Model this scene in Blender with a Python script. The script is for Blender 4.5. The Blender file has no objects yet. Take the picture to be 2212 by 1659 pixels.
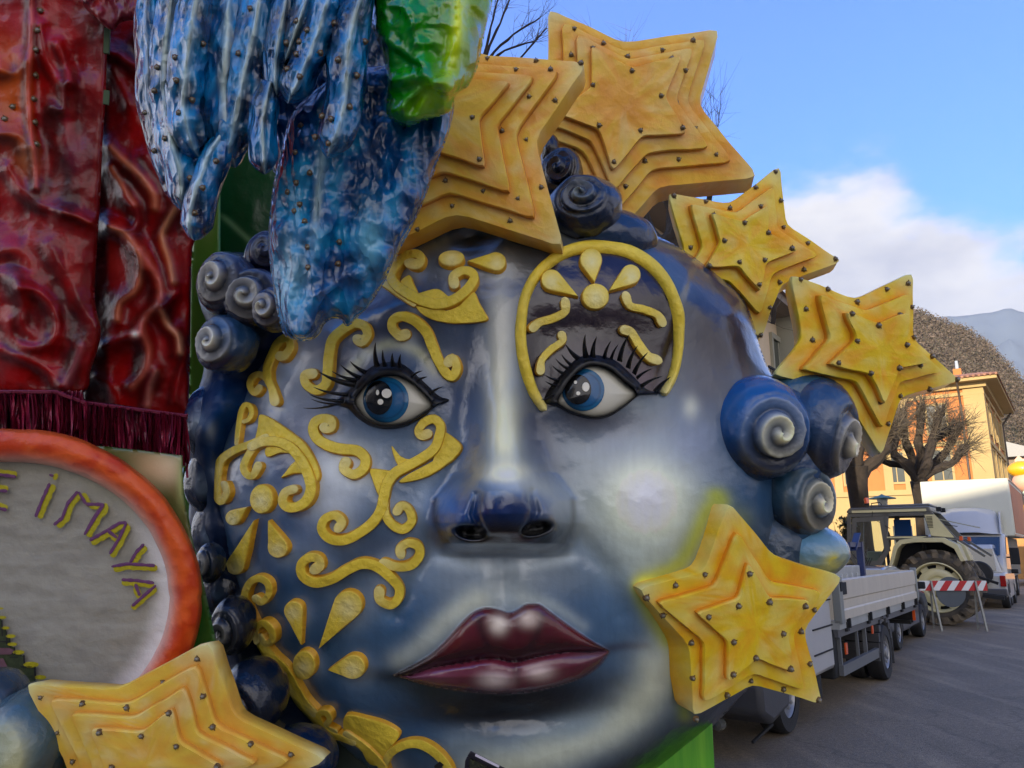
import bpy, bmesh, math, random
import numpy as np
from mathutils import Vector, Matrix

S = bpy.context.scene
COL = S.collection
rad = math.radians
# ------------------------------------------------------------------ camera, sky, sun, exposure
PITCH = rad(12.2); FOC = 1650.0; CX = 1106.0; CY = 829.5
CAM = np.array([0.0, 0.0, 1.65])
FW = np.array([0.0, math.cos(PITCH), math.sin(PITCH)])
UP = np.array([0.0, -math.sin(PITCH), math.cos(PITCH)])
RT = np.array([1.0, 0.0, 0.0])
cam = bpy.data.cameras.new('camera'); camo = bpy.data.objects.new('camera', cam); COL.objects.link(camo)
camo.location = CAM; camo.rotation_euler = (rad(90) + PITCH, 0, 0)
cam.sensor_width = 36; cam.lens = FOC / 2212 * 36; cam.clip_end = 20000; cam.clip_start = 0.05
S.camera = camo
SUN_EL = rad(16); SUN_AZ = math.atan2(-.56, -.83)
w = bpy.data.worlds.new('World'); S.world = w; w.use_nodes = True
nt = w.node_tree; nt.nodes.clear(); L = nt.links.new
out = nt.nodes.new('ShaderNodeOutputWorld'); bg = nt.nodes.new('ShaderNodeBackground')
sky = nt.nodes.new('ShaderNodeTexSky'); sky.sky_type = 'NISHITA'; sky.sun_disc = False
sky.sun_elevation = SUN_EL; sky.sun_rotation = SUN_AZ % (2 * math.pi); sky.dust_density = 1.2; sky.air_density = 1.0; sky.ozone_density = 2.0
tc = nt.nodes.new('ShaderNodeTexCoord')
sep = nt.nodes.new('ShaderNodeSeparateXYZ'); L(tc.outputs['Generated'], sep.inputs[0])
def mth(op, a, b=None, cl=False):
    m = nt.nodes.new('ShaderNodeMath'); m.operation = op; m.use_clamp = cl
    for i, v in enumerate((a, b)):
        if v is None: continue
        if isinstance(v, (int, float)): m.inputs[i].default_value = v
        else: L(v, m.inputs[i])
    return m.outputs[0]
mp = nt.nodes.new('ShaderNodeMapping'); mp.inputs['Scale'].default_value = (1, 1, 1.9); mp.inputs['Location'].default_value = (3.4, 1.3, 0.2)
L(tc.outputs['Generated'], mp.inputs[0])
n1 = nt.nodes.new('ShaderNodeTexNoise'); n1.inputs['Scale'].default_value = 2.6; n1.inputs['Detail'].default_value = 9; n1.inputs['Roughness'].default_value = .56
L(mp.outputs[0], n1.inputs[0])
n2 = nt.nodes.new('ShaderNodeTexNoise'); n2.inputs['Scale'].default_value = 5; n2.inputs['Detail'].default_value = 8; n2.inputs['Roughness'].default_value = .62
L(mp.outputs[0], n2.inputs[0])
# cloud bank: dense low ahead; unseen sheet added high behind the viewer to fill shade
front = mth('ADD', mth('MULTIPLY', sep.outputs['X'], -.75), mth('MULTIPLY', sep.outputs['Y'], -.66))
fr_ = nt.nodes.new('ShaderNodeMapRange'); fr_.interpolation_type = 'SMOOTHSTEP'; L(front, fr_.inputs[0]); fr_.inputs[1].default_value = -.35; fr_.inputs[2].default_value = .35; fr_.inputs[3].default_value = 0.40; fr_.inputs[4].default_value = .95
el = mth('MULTIPLY', mth('SUBTRACT', fr_.outputs[0], sep.outputs['Z']), 4.2)
cl = mth('ADD', mth('ADD', el, mth('MULTIPLY', mth('SUBTRACT', n1.outputs[0], .5), 4.0)), mth('MULTIPLY', mth('SUBTRACT', sep.outputs['X'], .42), 1.3))
cl = mth('MULTIPLY', cl, 1.7, True)
mr = nt.nodes.new('ShaderNodeMapRange'); mr.interpolation_type = 'SMOOTHERSTEP'; L(cl, mr.inputs[0])
cr = nt.nodes.new('ShaderNodeValToRGB'); L(n2.outputs[0], cr.inputs[0])
cr.color_ramp.elements[0].position = .33; cr.color_ramp.elements[0].color = (1.25, 1.25, 1.5, 1)
cr.color_ramp.elements[1].position = .62; cr.color_ramp.elements[1].color = (2.52, 2.4, 2.3, 1)
mx = nt.nodes.new('ShaderNodeMix'); mx.data_type = 'RGBA'
fb = nt.nodes.new('ShaderNodeMapRange'); fb.interpolation_type = 'SMOOTHSTEP'; L(front, fb.inputs[0]); fb.inputs[1].default_value = -.5; fb.inputs[2].default_value = .9; fb.inputs[3].default_value = .70; fb.inputs[4].default_value = 1.75
cs_ = nt.nodes.new('ShaderNodeVectorMath'); cs_.operation = 'SCALE'; L(cr.outputs[0], cs_.inputs[0]); L(fb.outputs[0], cs_.inputs['Scale'])   # clouds brightened towards the sun, out of view, to fill the shaded float
L(mr.outputs[0], mx.inputs[0]); tint = nt.nodes.new('ShaderNodeVectorMath'); tint.operation = 'MULTIPLY'; tint.inputs[1].default_value = (.07, .34, .80); L(sky.outputs[0], tint.inputs[0]); L(tint.outputs[0], mx.inputs[6]); L(cs_.outputs[0], mx.inputs[7])
L(mx.outputs[2], bg.inputs[0]); L(bg.outputs[0], out.inputs[0]); bg.inputs[1].default_value = 0.15
sl = bpy.data.lights.new('sun', 'SUN'); sl.energy = 2.0; sl.angle = rad(.5); sl.color = (1, .86, .68)
so = bpy.data.objects.new('sun', sl); COL.objects.link(so)
sd = Vector((math.sin(SUN_AZ) * math.cos(SUN_EL), math.cos(SUN_AZ) * math.cos(SUN_EL), math.sin(SUN_EL)))
so.rotation_euler = sd.to_track_quat('Z', 'Y').to_euler(); so.location = sd * 50
S.view_settings.view_transform = 'Standard'; S.view_settings.look = 'None'
S.view_settings.exposure = 1.92; S.view_settings.gamma = 1; S.view_settings.use_curve_mapping = False
S.render.engine = 'CYCLES'

# ------------------------------------------------------------------ helpers
def W(px, py, d):
    px = np.asarray(px, float); py = np.asarray(py, float); d = np.asarray(d, float)
    x = (px - CX) / FOC * d; y = (CY - py) / FOC * d
    return CAM + x[..., None] * RT + y[..., None] * UP + d[..., None] * FW
def G(px, py, z=0.0):
    v = W(px, py, 1.0) - CAM
    return CAM + v * ((z - CAM[2]) / v[2])
GAIN = np.array([1.1, 1.1, 1.06])
def punch(C, g=.4, sat=1.3, piv=.13):
    l = (C * np.array([.25, .6, .15])).sum(-1, keepdims=True); C = l + (C - l) * sat; return np.clip(C * (np.clip(l, .004, 1) / piv) ** g, .002, .9)
def lin(c):
    c = np.asarray(c, float) / 255.0
    return np.where(c <= .04045, c / 12.92, ((c + .055) / 1.055) ** 2.4)
def Z(ox, oy, s):
    return lambda pts: [(ox + p[0] * s, oy + p[1] * s) + tuple(p[2:]) for p in pts]
z1 = Z(378, 486, .3174); z2 = Z(756, 486, .3662); z3 = Z(378, 972, .3174); z4 = Z(756, 1026, .3662)
zA = Z(864, 0, .3662); zC = Z(1404, 270, .3652); zE = Z(1350, 1026, .2441); zT = Z(1458, 1242, .2441)
zF = Z(0, 1213.5, .3418); zW = Z(270, 0, .3662); zL1 = Z(0, 0, .26857); zL2 = Z(0, 432, .26857); zL3 = Z(0, 864, .26857)
zR = Z(1458, 702, .1953); z5 = Z(1782, 756, .1943); z6 = Z(1782, 1026, .1943)

_rng = np.random.RandomState(7); _T = _rng.rand(256, 256)
def vn(x, y, s=0):
    x = np.asarray(x, float) + s * 17.31; y = np.asarray(y, float) + s * 9.73
    xi = np.floor(x).astype(int); yi = np.floor(y).astype(int); fx = x - xi; fy = y - yi
    fx = fx * fx * (3 - 2 * fx); fy = fy * fy * (3 - 2 * fy)
    g = lambda a, b: _T[a & 255, b & 255]
    return (g(xi, yi) * (1 - fx) + g(xi + 1, yi) * fx) * (1 - fy) + (g(xi, yi + 1) * (1 - fx) + g(xi + 1, yi + 1) * fx) * fy
def fbm(x, y, o=4, s=0):
    t = 0; a = .5
    for i in range(o): t = t + a * vn(x * 2 ** i, y * 2 ** i, s + i); a *= .5
    return t / (1 - .5 ** o)
def ridged(x, y, o=3, s=0):
    t = 0; a = .5
    for i in range(o): t = t + a * (1 - np.abs(vn(x * 2 ** i, y * 2 ** i, s + i) * 2 - 1)); a *= .5
    return t / (1 - .5 ** o)
def catmull(P, n=8, closed=False):
    P = np.array(P, float); N = len(P); o = []
    idx = range(N) if closed else range(N - 1)
    for i in idx:
        if closed: a, b, c, d = P[i - 1], P[i], P[(i + 1) % N], P[(i + 2) % N]
        else: a = P[max(i - 1, 0)]; b = P[i]; c = P[i + 1]; d = P[min(i + 2, N - 1)]
        for k in range(n):
            t = k / n
            o.append(.5 * (2 * b + (c - a) * t + (2 * a - 5 * b + 4 * c - d) * t * t + (3 * b - a - 3 * c + d) * t ** 3))
    if not closed: o.append(P[-1])
    return np.array(o)
def resample(P, step, closed=False):
    P = np.array(P, float)
    if closed: P = np.vstack([P, P[:1]])
    l = np.r_[0, np.cumsum(np.hypot(*(P[1:, :2] - P[:-1, :2]).T))]
    n = max(2, int(round(l[-1] / step))); t = np.linspace(0, l[-1], n + 1)
    R = np.stack([np.interp(t, l, P[:, k]) for k in range(P.shape[1])], 1)
    return R[:-1] if closed else R
def segdist(x, y, P, closed=True):
    P = np.array(P, float)[:, :2]; Q = np.roll(P, -1, 0) if closed else P[1:]; A = P if closed else P[:-1]
    best = np.full(x.shape, 1e9); bx = x.copy(); by = y.copy(); bt = np.zeros(x.shape)
    for k in range(len(A)):
        a = A[k]; b = Q[k]; v = b - a; l2 = v @ v
        if l2 < 1e-9: continue
        t = np.clip(((x - a[0]) * v[0] + (y - a[1]) * v[1]) / l2, 0, 1)
        qx = a[0] + t * v[0]; qy = a[1] + t * v[1]; dd = (x - qx) ** 2 + (y - qy) ** 2
        m = dd < best; best = np.where(m, dd, best); bx = np.where(m, qx, bx); by = np.where(m, qy, by); bt = np.where(m, k + t, bt)
    return np.sqrt(best), bx, by, bt / len(A)
def inside(x, y, P):
    P = np.array(P, float)[:, :2]; Q = np.roll(P, -1, 0); r = np.zeros(x.shape, bool)
    for a, b in zip(P, Q):
        if a[1] == b[1]: continue
        c = ((a[1] > y) != (b[1] > y)) & (x < (b[0] - a[0]) * (y - a[1]) / (b[1] - a[1]) + a[0]); r ^= c
    return r
def gs(x, y, cx, cy, rx, ry, ang=0.0, p=1.0):
    c, s = math.cos(rad(ang)), math.sin(rad(ang)); u = ((x - cx) * c + (y - cy) * s) / rx; v = (-(x - cx) * s + (y - cy) * c) / ry
    return np.exp(-(u * u + v * v) ** p)
def mixc(C, wt, c, raw=False):
    c = np.asarray(c, float) if raw else lin(c)
    return C * (1 - wt[..., None]) + c * wt[..., None]
def sstep(a, b, x):
    t = np.clip((x - a) / (b - a), 0, 1); return t * t * (3 - 2 * t)

# ---- objects
def link(o, parent=None):
    COL.objects.link(o)
    if parent is not None:
        o.parent = parent
        if parent.get('_abs'):
            o.location = -Vector(parent['_abs'])
    return o
def thing(name, label, cat, loc=(0, 0, 0), group=None, absolute=True, rotz=0):
    o = bpy.data.objects.new(name, None); COL.objects.link(o); o.location = loc; o.rotation_euler = (0, 0, rotz)
    o.empty_display_size = .1; o['label'] = label; o['category'] = cat
    if group: o['group'] = group
    if absolute: o['_abs'] = [float(v) for v in loc]
    return o
def tag(o, label=None, cat=None, group=None, kind=None):
    for k, v in (('label', label), ('category', cat), ('group', group), ('kind', kind)):
        if v: o[k] = v
    return o
def mesh(name, V, F, m=None, parent=None, col=None, smooth=True, sharp=None, fm=None):
    me = bpy.data.meshes.new(name); V = np.asarray(V, float)
    if isinstance(F, np.ndarray) and F.ndim == 2:
        n, k = F.shape
        me.vertices.add(len(V)); me.vertices.foreach_set('co', V.ravel())
        me.loops.add(n * k); me.loops.foreach_set('vertex_index', F.ravel().astype(np.int32))
        me.polygons.add(n); me.polygons.foreach_set('loop_start', np.arange(0, n * k, k, dtype=np.int32))
        me.update(calc_edges=True)
    else: me.from_pydata([tuple(v) for v in V], [], [tuple(int(i) for i in f) for f in F])
    ms = m if isinstance(m, (list, tuple)) else [m]
    for q in ms:
        if q is not None: me.materials.append(q)
    if fm is not None: me.polygons.foreach_set('material_index', np.asarray(fm, np.int32))
    if col is not None:
        a = me.color_attributes.new('Col', 'FLOAT_COLOR', 'POINT')
        c = np.ones((len(V), 4)); c[:, :3] = np.clip(np.asarray(col) * GAIN, 0, .86); a.data.foreach_set('color', c.ravel())
    if smooth:
        me.shade_smooth()
        if sharp: me.set_sharp_from_angle(angle=rad(sharp))
    o = bpy.data.objects.new(name, me)
    return link(o, parent)
def recalc(o):
    bm = bmesh.new(); bm.from_mesh(o.data); bmesh.ops.recalc_face_normals(bm, faces=bm.faces); bm.to_mesh(o.data); bm.free(); return o
class MB:
    def __init__(s): s.V = []; s.F = []; s.M = []; s.n = 0
    def add(s, V, F, mi=0):
        V = [tuple(map(float, v)) for v in V]; s.V += V; s.F += [tuple(int(i) + s.n for i in f) for f in F]; s.M += [mi] * len(F); s.n += len(V); return s
    def box(s, a, b, mi=0, R=None, o=(0, 0, 0)):
        P = [(x, y, z) for z in (a[2], b[2]) for y in (a[1], b[1]) for x in (a[0], b[0])]
        if R is not None: P = [tuple(R @ Vector(p) + Vector(o)) for p in P]
        return s.add(P, [(0, 2, 3, 1), (4, 5, 7, 6), (0, 1, 5, 4), (2, 6, 7, 3), (0, 4, 6, 2), (1, 3, 7, 5)], mi)
    def bar(s, p, q, w, h=None, mi=0, up=(0, 0, 1)):
        h = h or w; p = Vector(p); q = Vector(q); d = (q - p).normalized(); u = Vector(up)
        if abs(d.dot(u)) > .98: u = Vector((1, 0, 0))
        a = d.cross(u).normalized() * w / 2; b = a.cross(d).normalized() * h / 2
        P = [e + i * a + j * b for e in (p, q) for i, j in ((-1, -1), (1, -1), (1, 1), (-1, 1))]
        return s.add(P, [(3, 2, 1, 0), (4, 5, 6, 7), (0, 1, 5, 4), (1, 2, 6, 5), (2, 3, 7, 6), (3, 0, 4, 7)], mi)
    def tube(s, P, r, n=8, mi=0, cap=True):
        P = [Vector(p) for p in P]; rs = r if isinstance(r, (list, tuple, np.ndarray)) else [r] * len(P); V = []; F = []
        up = None
        for i, p in enumerate(P):
            t = (P[min(i + 1, len(P) - 1)] - P[max(i - 1, 0)]).normalized()
            if up is None: up = t.orthogonal().normalized()
            a = (up - t * up.dot(t)).normalized(); b = t.cross(a); up = a
            for k in range(n):
                an = 2 * math.pi * k / n; V.append(p + (a * math.cos(an) + b * math.sin(an)) * float(rs[i]))
        for i in range(len(P) - 1):
            for k in range(n): F.append((i * n + k, i * n + (k + 1) % n, (i + 1) * n + (k + 1) % n, (i + 1) * n + k))
        if cap: F += [tuple(range(n - 1, -1, -1)), tuple((len(P) - 1) * n + k for k in range(n))]
        return s.add(V, F, mi)
    def lathe(s, prof, n=24, axis='z', o=(0, 0, 0), mi=0, cap=True):
        V = []; F = []
        for r, h in prof:
            for k in range(n):
                a = 2 * math.pi * k / n; c, d = r * math.cos(a), r * math.sin(a)
                V.append({'z': (c, d, h), 'x': (h, c, d), 'y': (d, h, c)}[axis])
        V = [(v[0] + o[0], v[1] + o[1], v[2] + o[2]) for v in V]
        for i in range(len(prof) - 1):
            for k in range(n): F.append((i * n + k, i * n + (k + 1) % n, (i + 1) * n + (k + 1) % n, (i + 1) * n + k))
        if cap and prof[0][0] > 1e-4: F.append(tuple(range(n - 1, -1, -1)))
        if cap and prof[-1][0] > 1e-4: F.append(tuple((len(prof) - 1) * n + k for k in range(n)))
        return s.add(V, F, mi)
    def prism(s, poly, a, b, plane='xz', mi=0):
        n = len(poly); f = {'xz': lambda p, h: (p[0], h, p[1]), 'xy': lambda p, h: (p[0], p[1], h), 'yz': lambda p, h: (h, p[0], p[1])}[plane]
        V = [f(p, a) for p in poly] + [f(p, b) for p in poly]
        F = [tuple(range(n)), tuple(range(2 * n - 1, n - 1, -1))] + [(i, n + i, n + (i + 1) % n, (i + 1) % n) for i in range(n)]
        return s.add(V, F, mi)
    def build(s, name, m, parent=None, smooth=False, sharp=35, bevel=0):
        o = mesh(name, s.V, s.F, m, parent, smooth=smooth or bevel > 0, sharp=sharp, fm=s.M)
        recalc(o)
        if bevel:
            b = o.modifiers.new('b', 'BEVEL'); b.width = bevel; b.segments = 2; b.limit_method = 'ANGLE'; b.angle_limit = rad(40)
        return o

# ---- materials
MATS = {}
def mat(name, color=(.5, .5, .5), rough=.5, metal=0, coat=0, bump=0, bscale=8, var=0, vscale=3, attr=False, crumple=0, cscale=20, spec=.5, trans=0, alpha=1, c2=None, streak=None, rv=0, emis=None, cst=None):
    if name in MATS: return MATS[name]
    m = bpy.data.materials.new(name); m.use_nodes = True; t = m.node_tree; b = t.nodes['Principled BSDF']; K = t.links.new
    b.inputs['Roughness'].default_value = rough; b.inputs['Metallic'].default_value = metal
    b.inputs['Coat Weight'].default_value = coat; b.inputs['Coat Roughness'].default_value = .05; b.inputs['Coat IOR'].default_value = 1.55
    b.inputs['Specular IOR Level'].default_value = (.2 if coat and attr else spec); b.inputs['Transmission Weight'].default_value = trans
    tcn = t.nodes.new('ShaderNodeTexCoord'); src = None
    if attr:
        a = t.nodes.new('ShaderNodeAttribute'); a.attribute_name = 'Col'; src = a.outputs[0]
    def noise(sc, det=6, ro=.55, vec=None):
        n = t.nodes.new('ShaderNodeTexNoise'); n.inputs['Scale'].default_value = sc; n.inputs['Detail'].default_value = det; n.inputs['Roughness'].default_value = ro
        K(vec or tcn.outputs['Object'], n.inputs[0]); return n
    if var or c2 is not None:
        vec = None
        if streak:
            mpp = t.nodes.new('ShaderNodeMapping'); mpp.inputs['Scale'].default_value = streak; K(tcn.outputs['Object'], mpp.inputs[0]); vec = mpp.outputs[0]
        n = noise(vscale, 7, .6, vec); r = t.nodes.new('ShaderNodeMapRange'); K(n.outputs[0], r.inputs[0]); r.inputs[1].default_value = .3; r.inputs[2].default_value = .7
        if c2 is not None:
            mxx = t.nodes.new('ShaderNodeMix'); mxx.data_type = 'RGBA'; K(r.outputs[0], mxx.inputs[0])
            if src: K(src, mxx.inputs[6])
            else: mxx.inputs[6].default_value = (*color, 1)
            mxx.inputs[7].default_value = (*c2, 1); src = mxx.outputs[2]
        if var:
            r2 = t.nodes.new('ShaderNodeMapRange'); K(n.outputs[0], r2.inputs[0]); r2.inputs[1].default_value = .3; r2.inputs[2].default_value = .7
            r2.inputs[3].default_value = 1 - var; r2.inputs[4].default_value = 1 + var
            mm = t.nodes.new('ShaderNodeVectorMath'); mm.operation = 'SCALE'
            if src: K(src, mm.inputs[0])
            else: mm.inputs[0].default_value = color
            K(r2.outputs[0], mm.inputs['Scale']); src = mm.outputs[0]
    if src: K(src, b.inputs['Base Color'])
    else: b.inputs['Base Color'].default_value = (*color, 1)
    if rv:
        n = noise(4, 5); r = t.nodes.new('ShaderNodeMapRange'); K(n.outputs[0], r.inputs[0]); r.inputs[1].default_value = .35; r.inputs[2].default_value = .65
        r.inputs[3].default_value = max(.03, rough - rv); r.inputs[4].default_value = rough + rv; K(r.outputs[0], b.inputs['Roughness'])
    nrm = None
    if bump:
        n = noise(bscale, 8, .62); bb = t.nodes.new('ShaderNodeBump'); bb.inputs['Strength'].default_value = bump; bb.inputs['Distance'].default_value = .02
        K(n.outputs[0], bb.inputs['Height']); nrm = bb.outputs[0]
    if crumple:
        dn = noise(cscale * .5, 3); av = t.nodes.new('ShaderNodeVectorMath'); av.operation = 'MULTIPLY_ADD'
        K(dn.outputs['Color'], av.inputs[0]); av.inputs[1].default_value = (.07,) * 3; K(tcn.outputs['Object'], av.inputs[2])
        if cst: ms_ = t.nodes.new('ShaderNodeMapping'); ms_.inputs['Scale'].default_value = cst; K(av.outputs[0], ms_.inputs[0]); av = ms_
        v = t.nodes.new('ShaderNodeTexVoronoi'); v.inputs['Scale'].default_value = cscale; v.feature = 'DISTANCE_TO_EDGE'; K(av.outputs[0], v.inputs[0])
        v2 = t.nodes.new('ShaderNodeTexVoronoi'); v2.inputs['Scale'].default_value = cscale * 2.3; K(av.outputs[0], v2.inputs[0])
        ad = t.nodes.new('ShaderNodeMath'); ad.operation = 'ADD'; K(v.outputs[0], ad.inputs[0]); K(v2.outputs[0], ad.inputs[1])
        bb = t.nodes.new('ShaderNodeBump'); bb.inputs['Strength'].default_value = crumple; bb.inputs['Distance'].default_value = .02
        K(ad.outputs[0], bb.inputs['Height'])
        if nrm: K(nrm, bb.inputs['Normal'])
        nrm = bb.outputs[0]
    if nrm: K(nrm, b.inputs['Normal']); K(nrm, b.inputs['Coat Normal'])
    if alpha < 1: b.inputs['Alpha'].default_value = alpha
    if emis: b.inputs['Emission Color'].default_value = (*emis, 1); b.inputs['Emission Strength'].default_value = 1
    MATS[name] = m; return m
def L3(r, g, b): return tuple(float(v) for v in lin((r, g, b)))

# ---- relief: a papier-mache shell filling an outline, real depth, closed at the back
def relief(name, outline, depth, color, step, m, parent=None, back=.3, rim=(0, 0), classify=None, names=None, mats=None, smooth_outline=True, shrink=.04):
    O = np.array(outline, float)
    if smooth_outline: O = catmull(O, 5, True)
    x0, y0 = O.min(0) - step; x1, y1 = O.max(0) + step
    gx = np.arange(x0, x1 + step, step); gy = np.arange(y0, y1 + step, step); X, Y = np.meshgrid(gx, gy)
    ins = inside(X, Y, O); D, bx, by, _ = segdist(X, Y, O)
    cell = ins[:-1, :-1] | ins[1:, :-1] | ins[:-1, 1:] | ins[1:, 1:]
    X = np.where(ins, X, bx); Y = np.where(ins, Y, by); dist = np.where(ins, D, 0)
    near = ins & (D < step * .35); X = np.where(near, bx, X); Y = np.where(near, by, Y); dist = np.where(near, 0, dist)
    dep = depth(X, Y)
    if rim[0]:
        t = np.clip(1 - dist / rim[0], 0, 1); dep = dep + rim[1] * (1 - np.sqrt(np.clip(1 - t * t, 0, 1)))
    C = color(X, Y)
    V = W(X, Y, dep).reshape(-1, 3); C = C.reshape(-1, 3)
    H, Wd = X.shape; id_ = np.arange(H * Wd).reshape(H, Wd)
    F = np.stack([id_[:-1, :-1][cell], id_[1:, :-1][cell], id_[1:, 1:][cell], id_[:-1, 1:][cell]], 1)
    # skirt
    E = np.concatenate([F[:, [0, 1]], F[:, [1, 2]], F[:, [2, 3]], F[:, [3, 0]]]); key = E[:, 0].astype(np.int64) * len(V) + E[:, 1]; rk = E[:, 1].astype(np.int64) * len(V) + E[:, 0]
    bnd = E[~np.isin(key, rk)]
    bv = np.unique(bnd); mp_ = {int(v): len(V) + i for i, v in enumerate(bv)}
    cx, cy = O.mean(0); Xf, Yf, Df = X.ravel()[bv], Y.ravel()[bv], dep.ravel()[bv]
    dmax = Df.max()
    V2 = W(Xf + (cx - Xf) * shrink, Yf + (cy - Yf) * shrink, Df * .3 + dmax * .7 + back); cen = V2.mean(0)
    V = np.vstack([V, V2, cen[None]]); C = np.vstack([C, C[bv] * .8, C[bv].mean(0)[None]])
    ci = len(V) - 1
    sk = np.array([(mp_[int(a)], mp_[int(b)], int(b), int(a)) for a, b in bnd])
    cp = np.array([(ci, ci, mp_[int(b)], mp_[int(a)]) for a, b in bnd])
    if classify is None:
        quads = np.vstack([F, sk]); tris = [(c[0], c[2], c[3]) for c in cp]
        return _mk(name, V, quads, tris, C, m, parent)
    xc = X.ravel()[F].mean(1); yc = Y.ravel()[F].mean(1); lab = classify(xc, yc); res = []
    for k, nm in enumerate(names):
        q = F[lab == k]; tr = []
        if k == 0: q = np.vstack([q, sk]); tr = [(c[0], c[2], c[3]) for c in cp]
        res.append(_mk(nm, V, q, tr, C, mats[k], parent))
    return res
def _mk(name, V, quads, tris, C, m, parent):
    used = np.unique(np.concatenate([quads.ravel(), np.array(tris, int).ravel()])).astype(int)
    inv = np.full(len(V), -1); inv[used] = np.arange(len(used))
    me = bpy.data.meshes.new(name); q = inv[quads]; t = inv[np.array(tris, int)] if len(tris) else np.zeros((0, 3), int)
    me.vertices.add(len(used)); me.vertices.foreach_set('co', V[used].ravel())
    nl = q.size + t.size; me.loops.add(nl); me.loops.foreach_set('vertex_index', np.concatenate([q.ravel(), t.ravel()]).astype(np.int32))
    me.polygons.add(len(q) + len(t)); ls = np.concatenate([np.arange(len(q)) * 4, q.size + np.arange(len(t)) * 3]).astype(np.int32)
    me.polygons.foreach_set('loop_start', ls); me.update(calc_edges=True)
    a = me.color_attributes.new('Col', 'FLOAT_COLOR', 'POINT'); c = np.ones((len(used), 4)); c[:, :3] = np.clip(C[used] * GAIN, 0, .86); a.data.foreach_set('color', c.ravel())
    me.materials.append(m); me.validate(); me.shade_smooth()
    return link(bpy.data.objects.new(name, me), parent)

M_SKIN = mat('airbrushed_gloss_paint', rough=.3, coat=1.0, attr=True, bump=.42, bscale=5, crumple=.22, cscale=3.2)
M_HAIR = mat('dark_gloss_paint', rough=.25, coat=.8, attr=True, bump=.5, bscale=11, crumple=.16, cscale=9)
M_HAIRM = mat('satin_dark_paint', rough=.45, coat=.15, attr=True, bump=.5, bscale=9, crumple=.12, cscale=8)
M_LIP = mat('lip_gloss_paint', rough=.25, coat=.8, attr=True, bump=.25, bscale=9, crumple=.08, cscale=7)
M_GOLD = mat('yellow_ornament_paint', rough=.42, coat=.25, attr=True, bump=.8, bscale=14, crumple=.25, cscale=10, var=.14, vscale=6)
M_STAR = mat('yellow_star_paint', rough=.4, coat=.3, attr=True, bump=.5, bscale=5, crumple=.25, cscale=4.5, var=.08, vscale=4)
M_FOIL = mat('wrinkled_lacquered_paper', rough=.16, coat=1.0, attr=True, bump=.55, bscale=8, crumple=.95, cscale=8, cst=(1.15, 1, .5))
M_PLUME = mat('green_foil_paper', rough=.18, coat=.8, attr=True, bump=.4, bscale=6, crumple=.6, cscale=5)
M_RED = mat('red_lacquered_paper', rough=.38, coat=.3, attr=True, bump=.4, bscale=8, crumple=.2, cscale=7)
M_EYE = mat('eye_gloss_paint', rough=.25, coat=.6, attr=True, bump=.15, bscale=8)
M_BLACK = mat('black_paint', L3(14, 14, 16), rough=.42, bump=.3, bscale=12)
M_BULB = mat('dull_bulb_glass', L3(112, 102, 80), rough=.25, coat=.5, var=.3, vscale=30)
M_SOCK = mat('torn_brown_paper', L3(120, 88, 48), rough=.8, bump=.8, bscale=60)
# ================================================================== THE BIG PAINTED MASK
mask = thing('carnival_mask', 'giant glossy blue and grey carnival face mask with gold scrolls, red lips and blue eyes', 'mask', (-.3, 4.6, 0))
FACE = [(830, 590), (850, 520), (920, 450), (1000, 420), (1090, 415), (1160, 430), (1225, 465), (1290, 490), (1370, 498), (1425, 512), (1495, 552), (1565, 605), (1605, 645),
        (1625, 690), (1642, 750), (1662, 800), (1690, 850), (1690, 960), (1700, 1060), (1708, 1150), (1712, 1230), (1700, 1310), (1672, 1400), (1635, 1465), (1592, 1515),
        (1540, 1568), (1480, 1618), (1400, 1680), (1280, 1740), (1120, 1775), (950, 1750), (850, 1700), (770, 1640), (690, 1560), (620, 1475), (565, 1390), (520, 1290), (488, 1190),
        (468, 1100), (468, 1010), (490, 930), (525, 850), (560, 790), (590, 740), (625, 700), (690, 665), (770, 640)]
FO = catmull(FACE, 5, True)
UL = catmull(z4([(250, 1182), (350, 1130), (470, 1060), (560, 980), (640, 890), (720, 812), (800, 782), (870, 792), (940, 813), (990, 792), (1040, 762), (1110, 760), (1160, 790), (1240, 850), (1340, 920), (1440, 985), (1530, 1036)]), 4)
LB = catmull(z4([(1530, 1040), (1420, 1043), (1250, 1050), (1100, 1078), (970, 1106), (830, 1084), (650, 1110), (480, 1140), (350, 1185), (250, 1184)]), 4)
LOB = catmull(z4([(300, 1192), (430, 1232), (550, 1256), (750, 1282), (950, 1290), (1150, 1262), (1350, 1202), (1470, 1125), (1530, 1045)]), 4)
UPL = np.vstack([UL, LB]); LOL = np.vstack([LOB, LB[:-2]])
def lipd(x, y, P):
    m = inside(x, y, P); d = segdist(x, y, P)[0]; return np.where(m, d, -d)
_st = 3.0; _gx = np.arange(440, 1740, _st); _gy = np.arange(400, 1800, _st); _X, _Y = np.meshgrid(_gx, _gy)
_dO = np.where(inside(_X, _Y, FO), segdist(_X, _Y, FO)[0], 0)
_uO = lipd(_X, _Y, UPL); _lO = lipd(_X, _Y, LOL)
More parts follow.
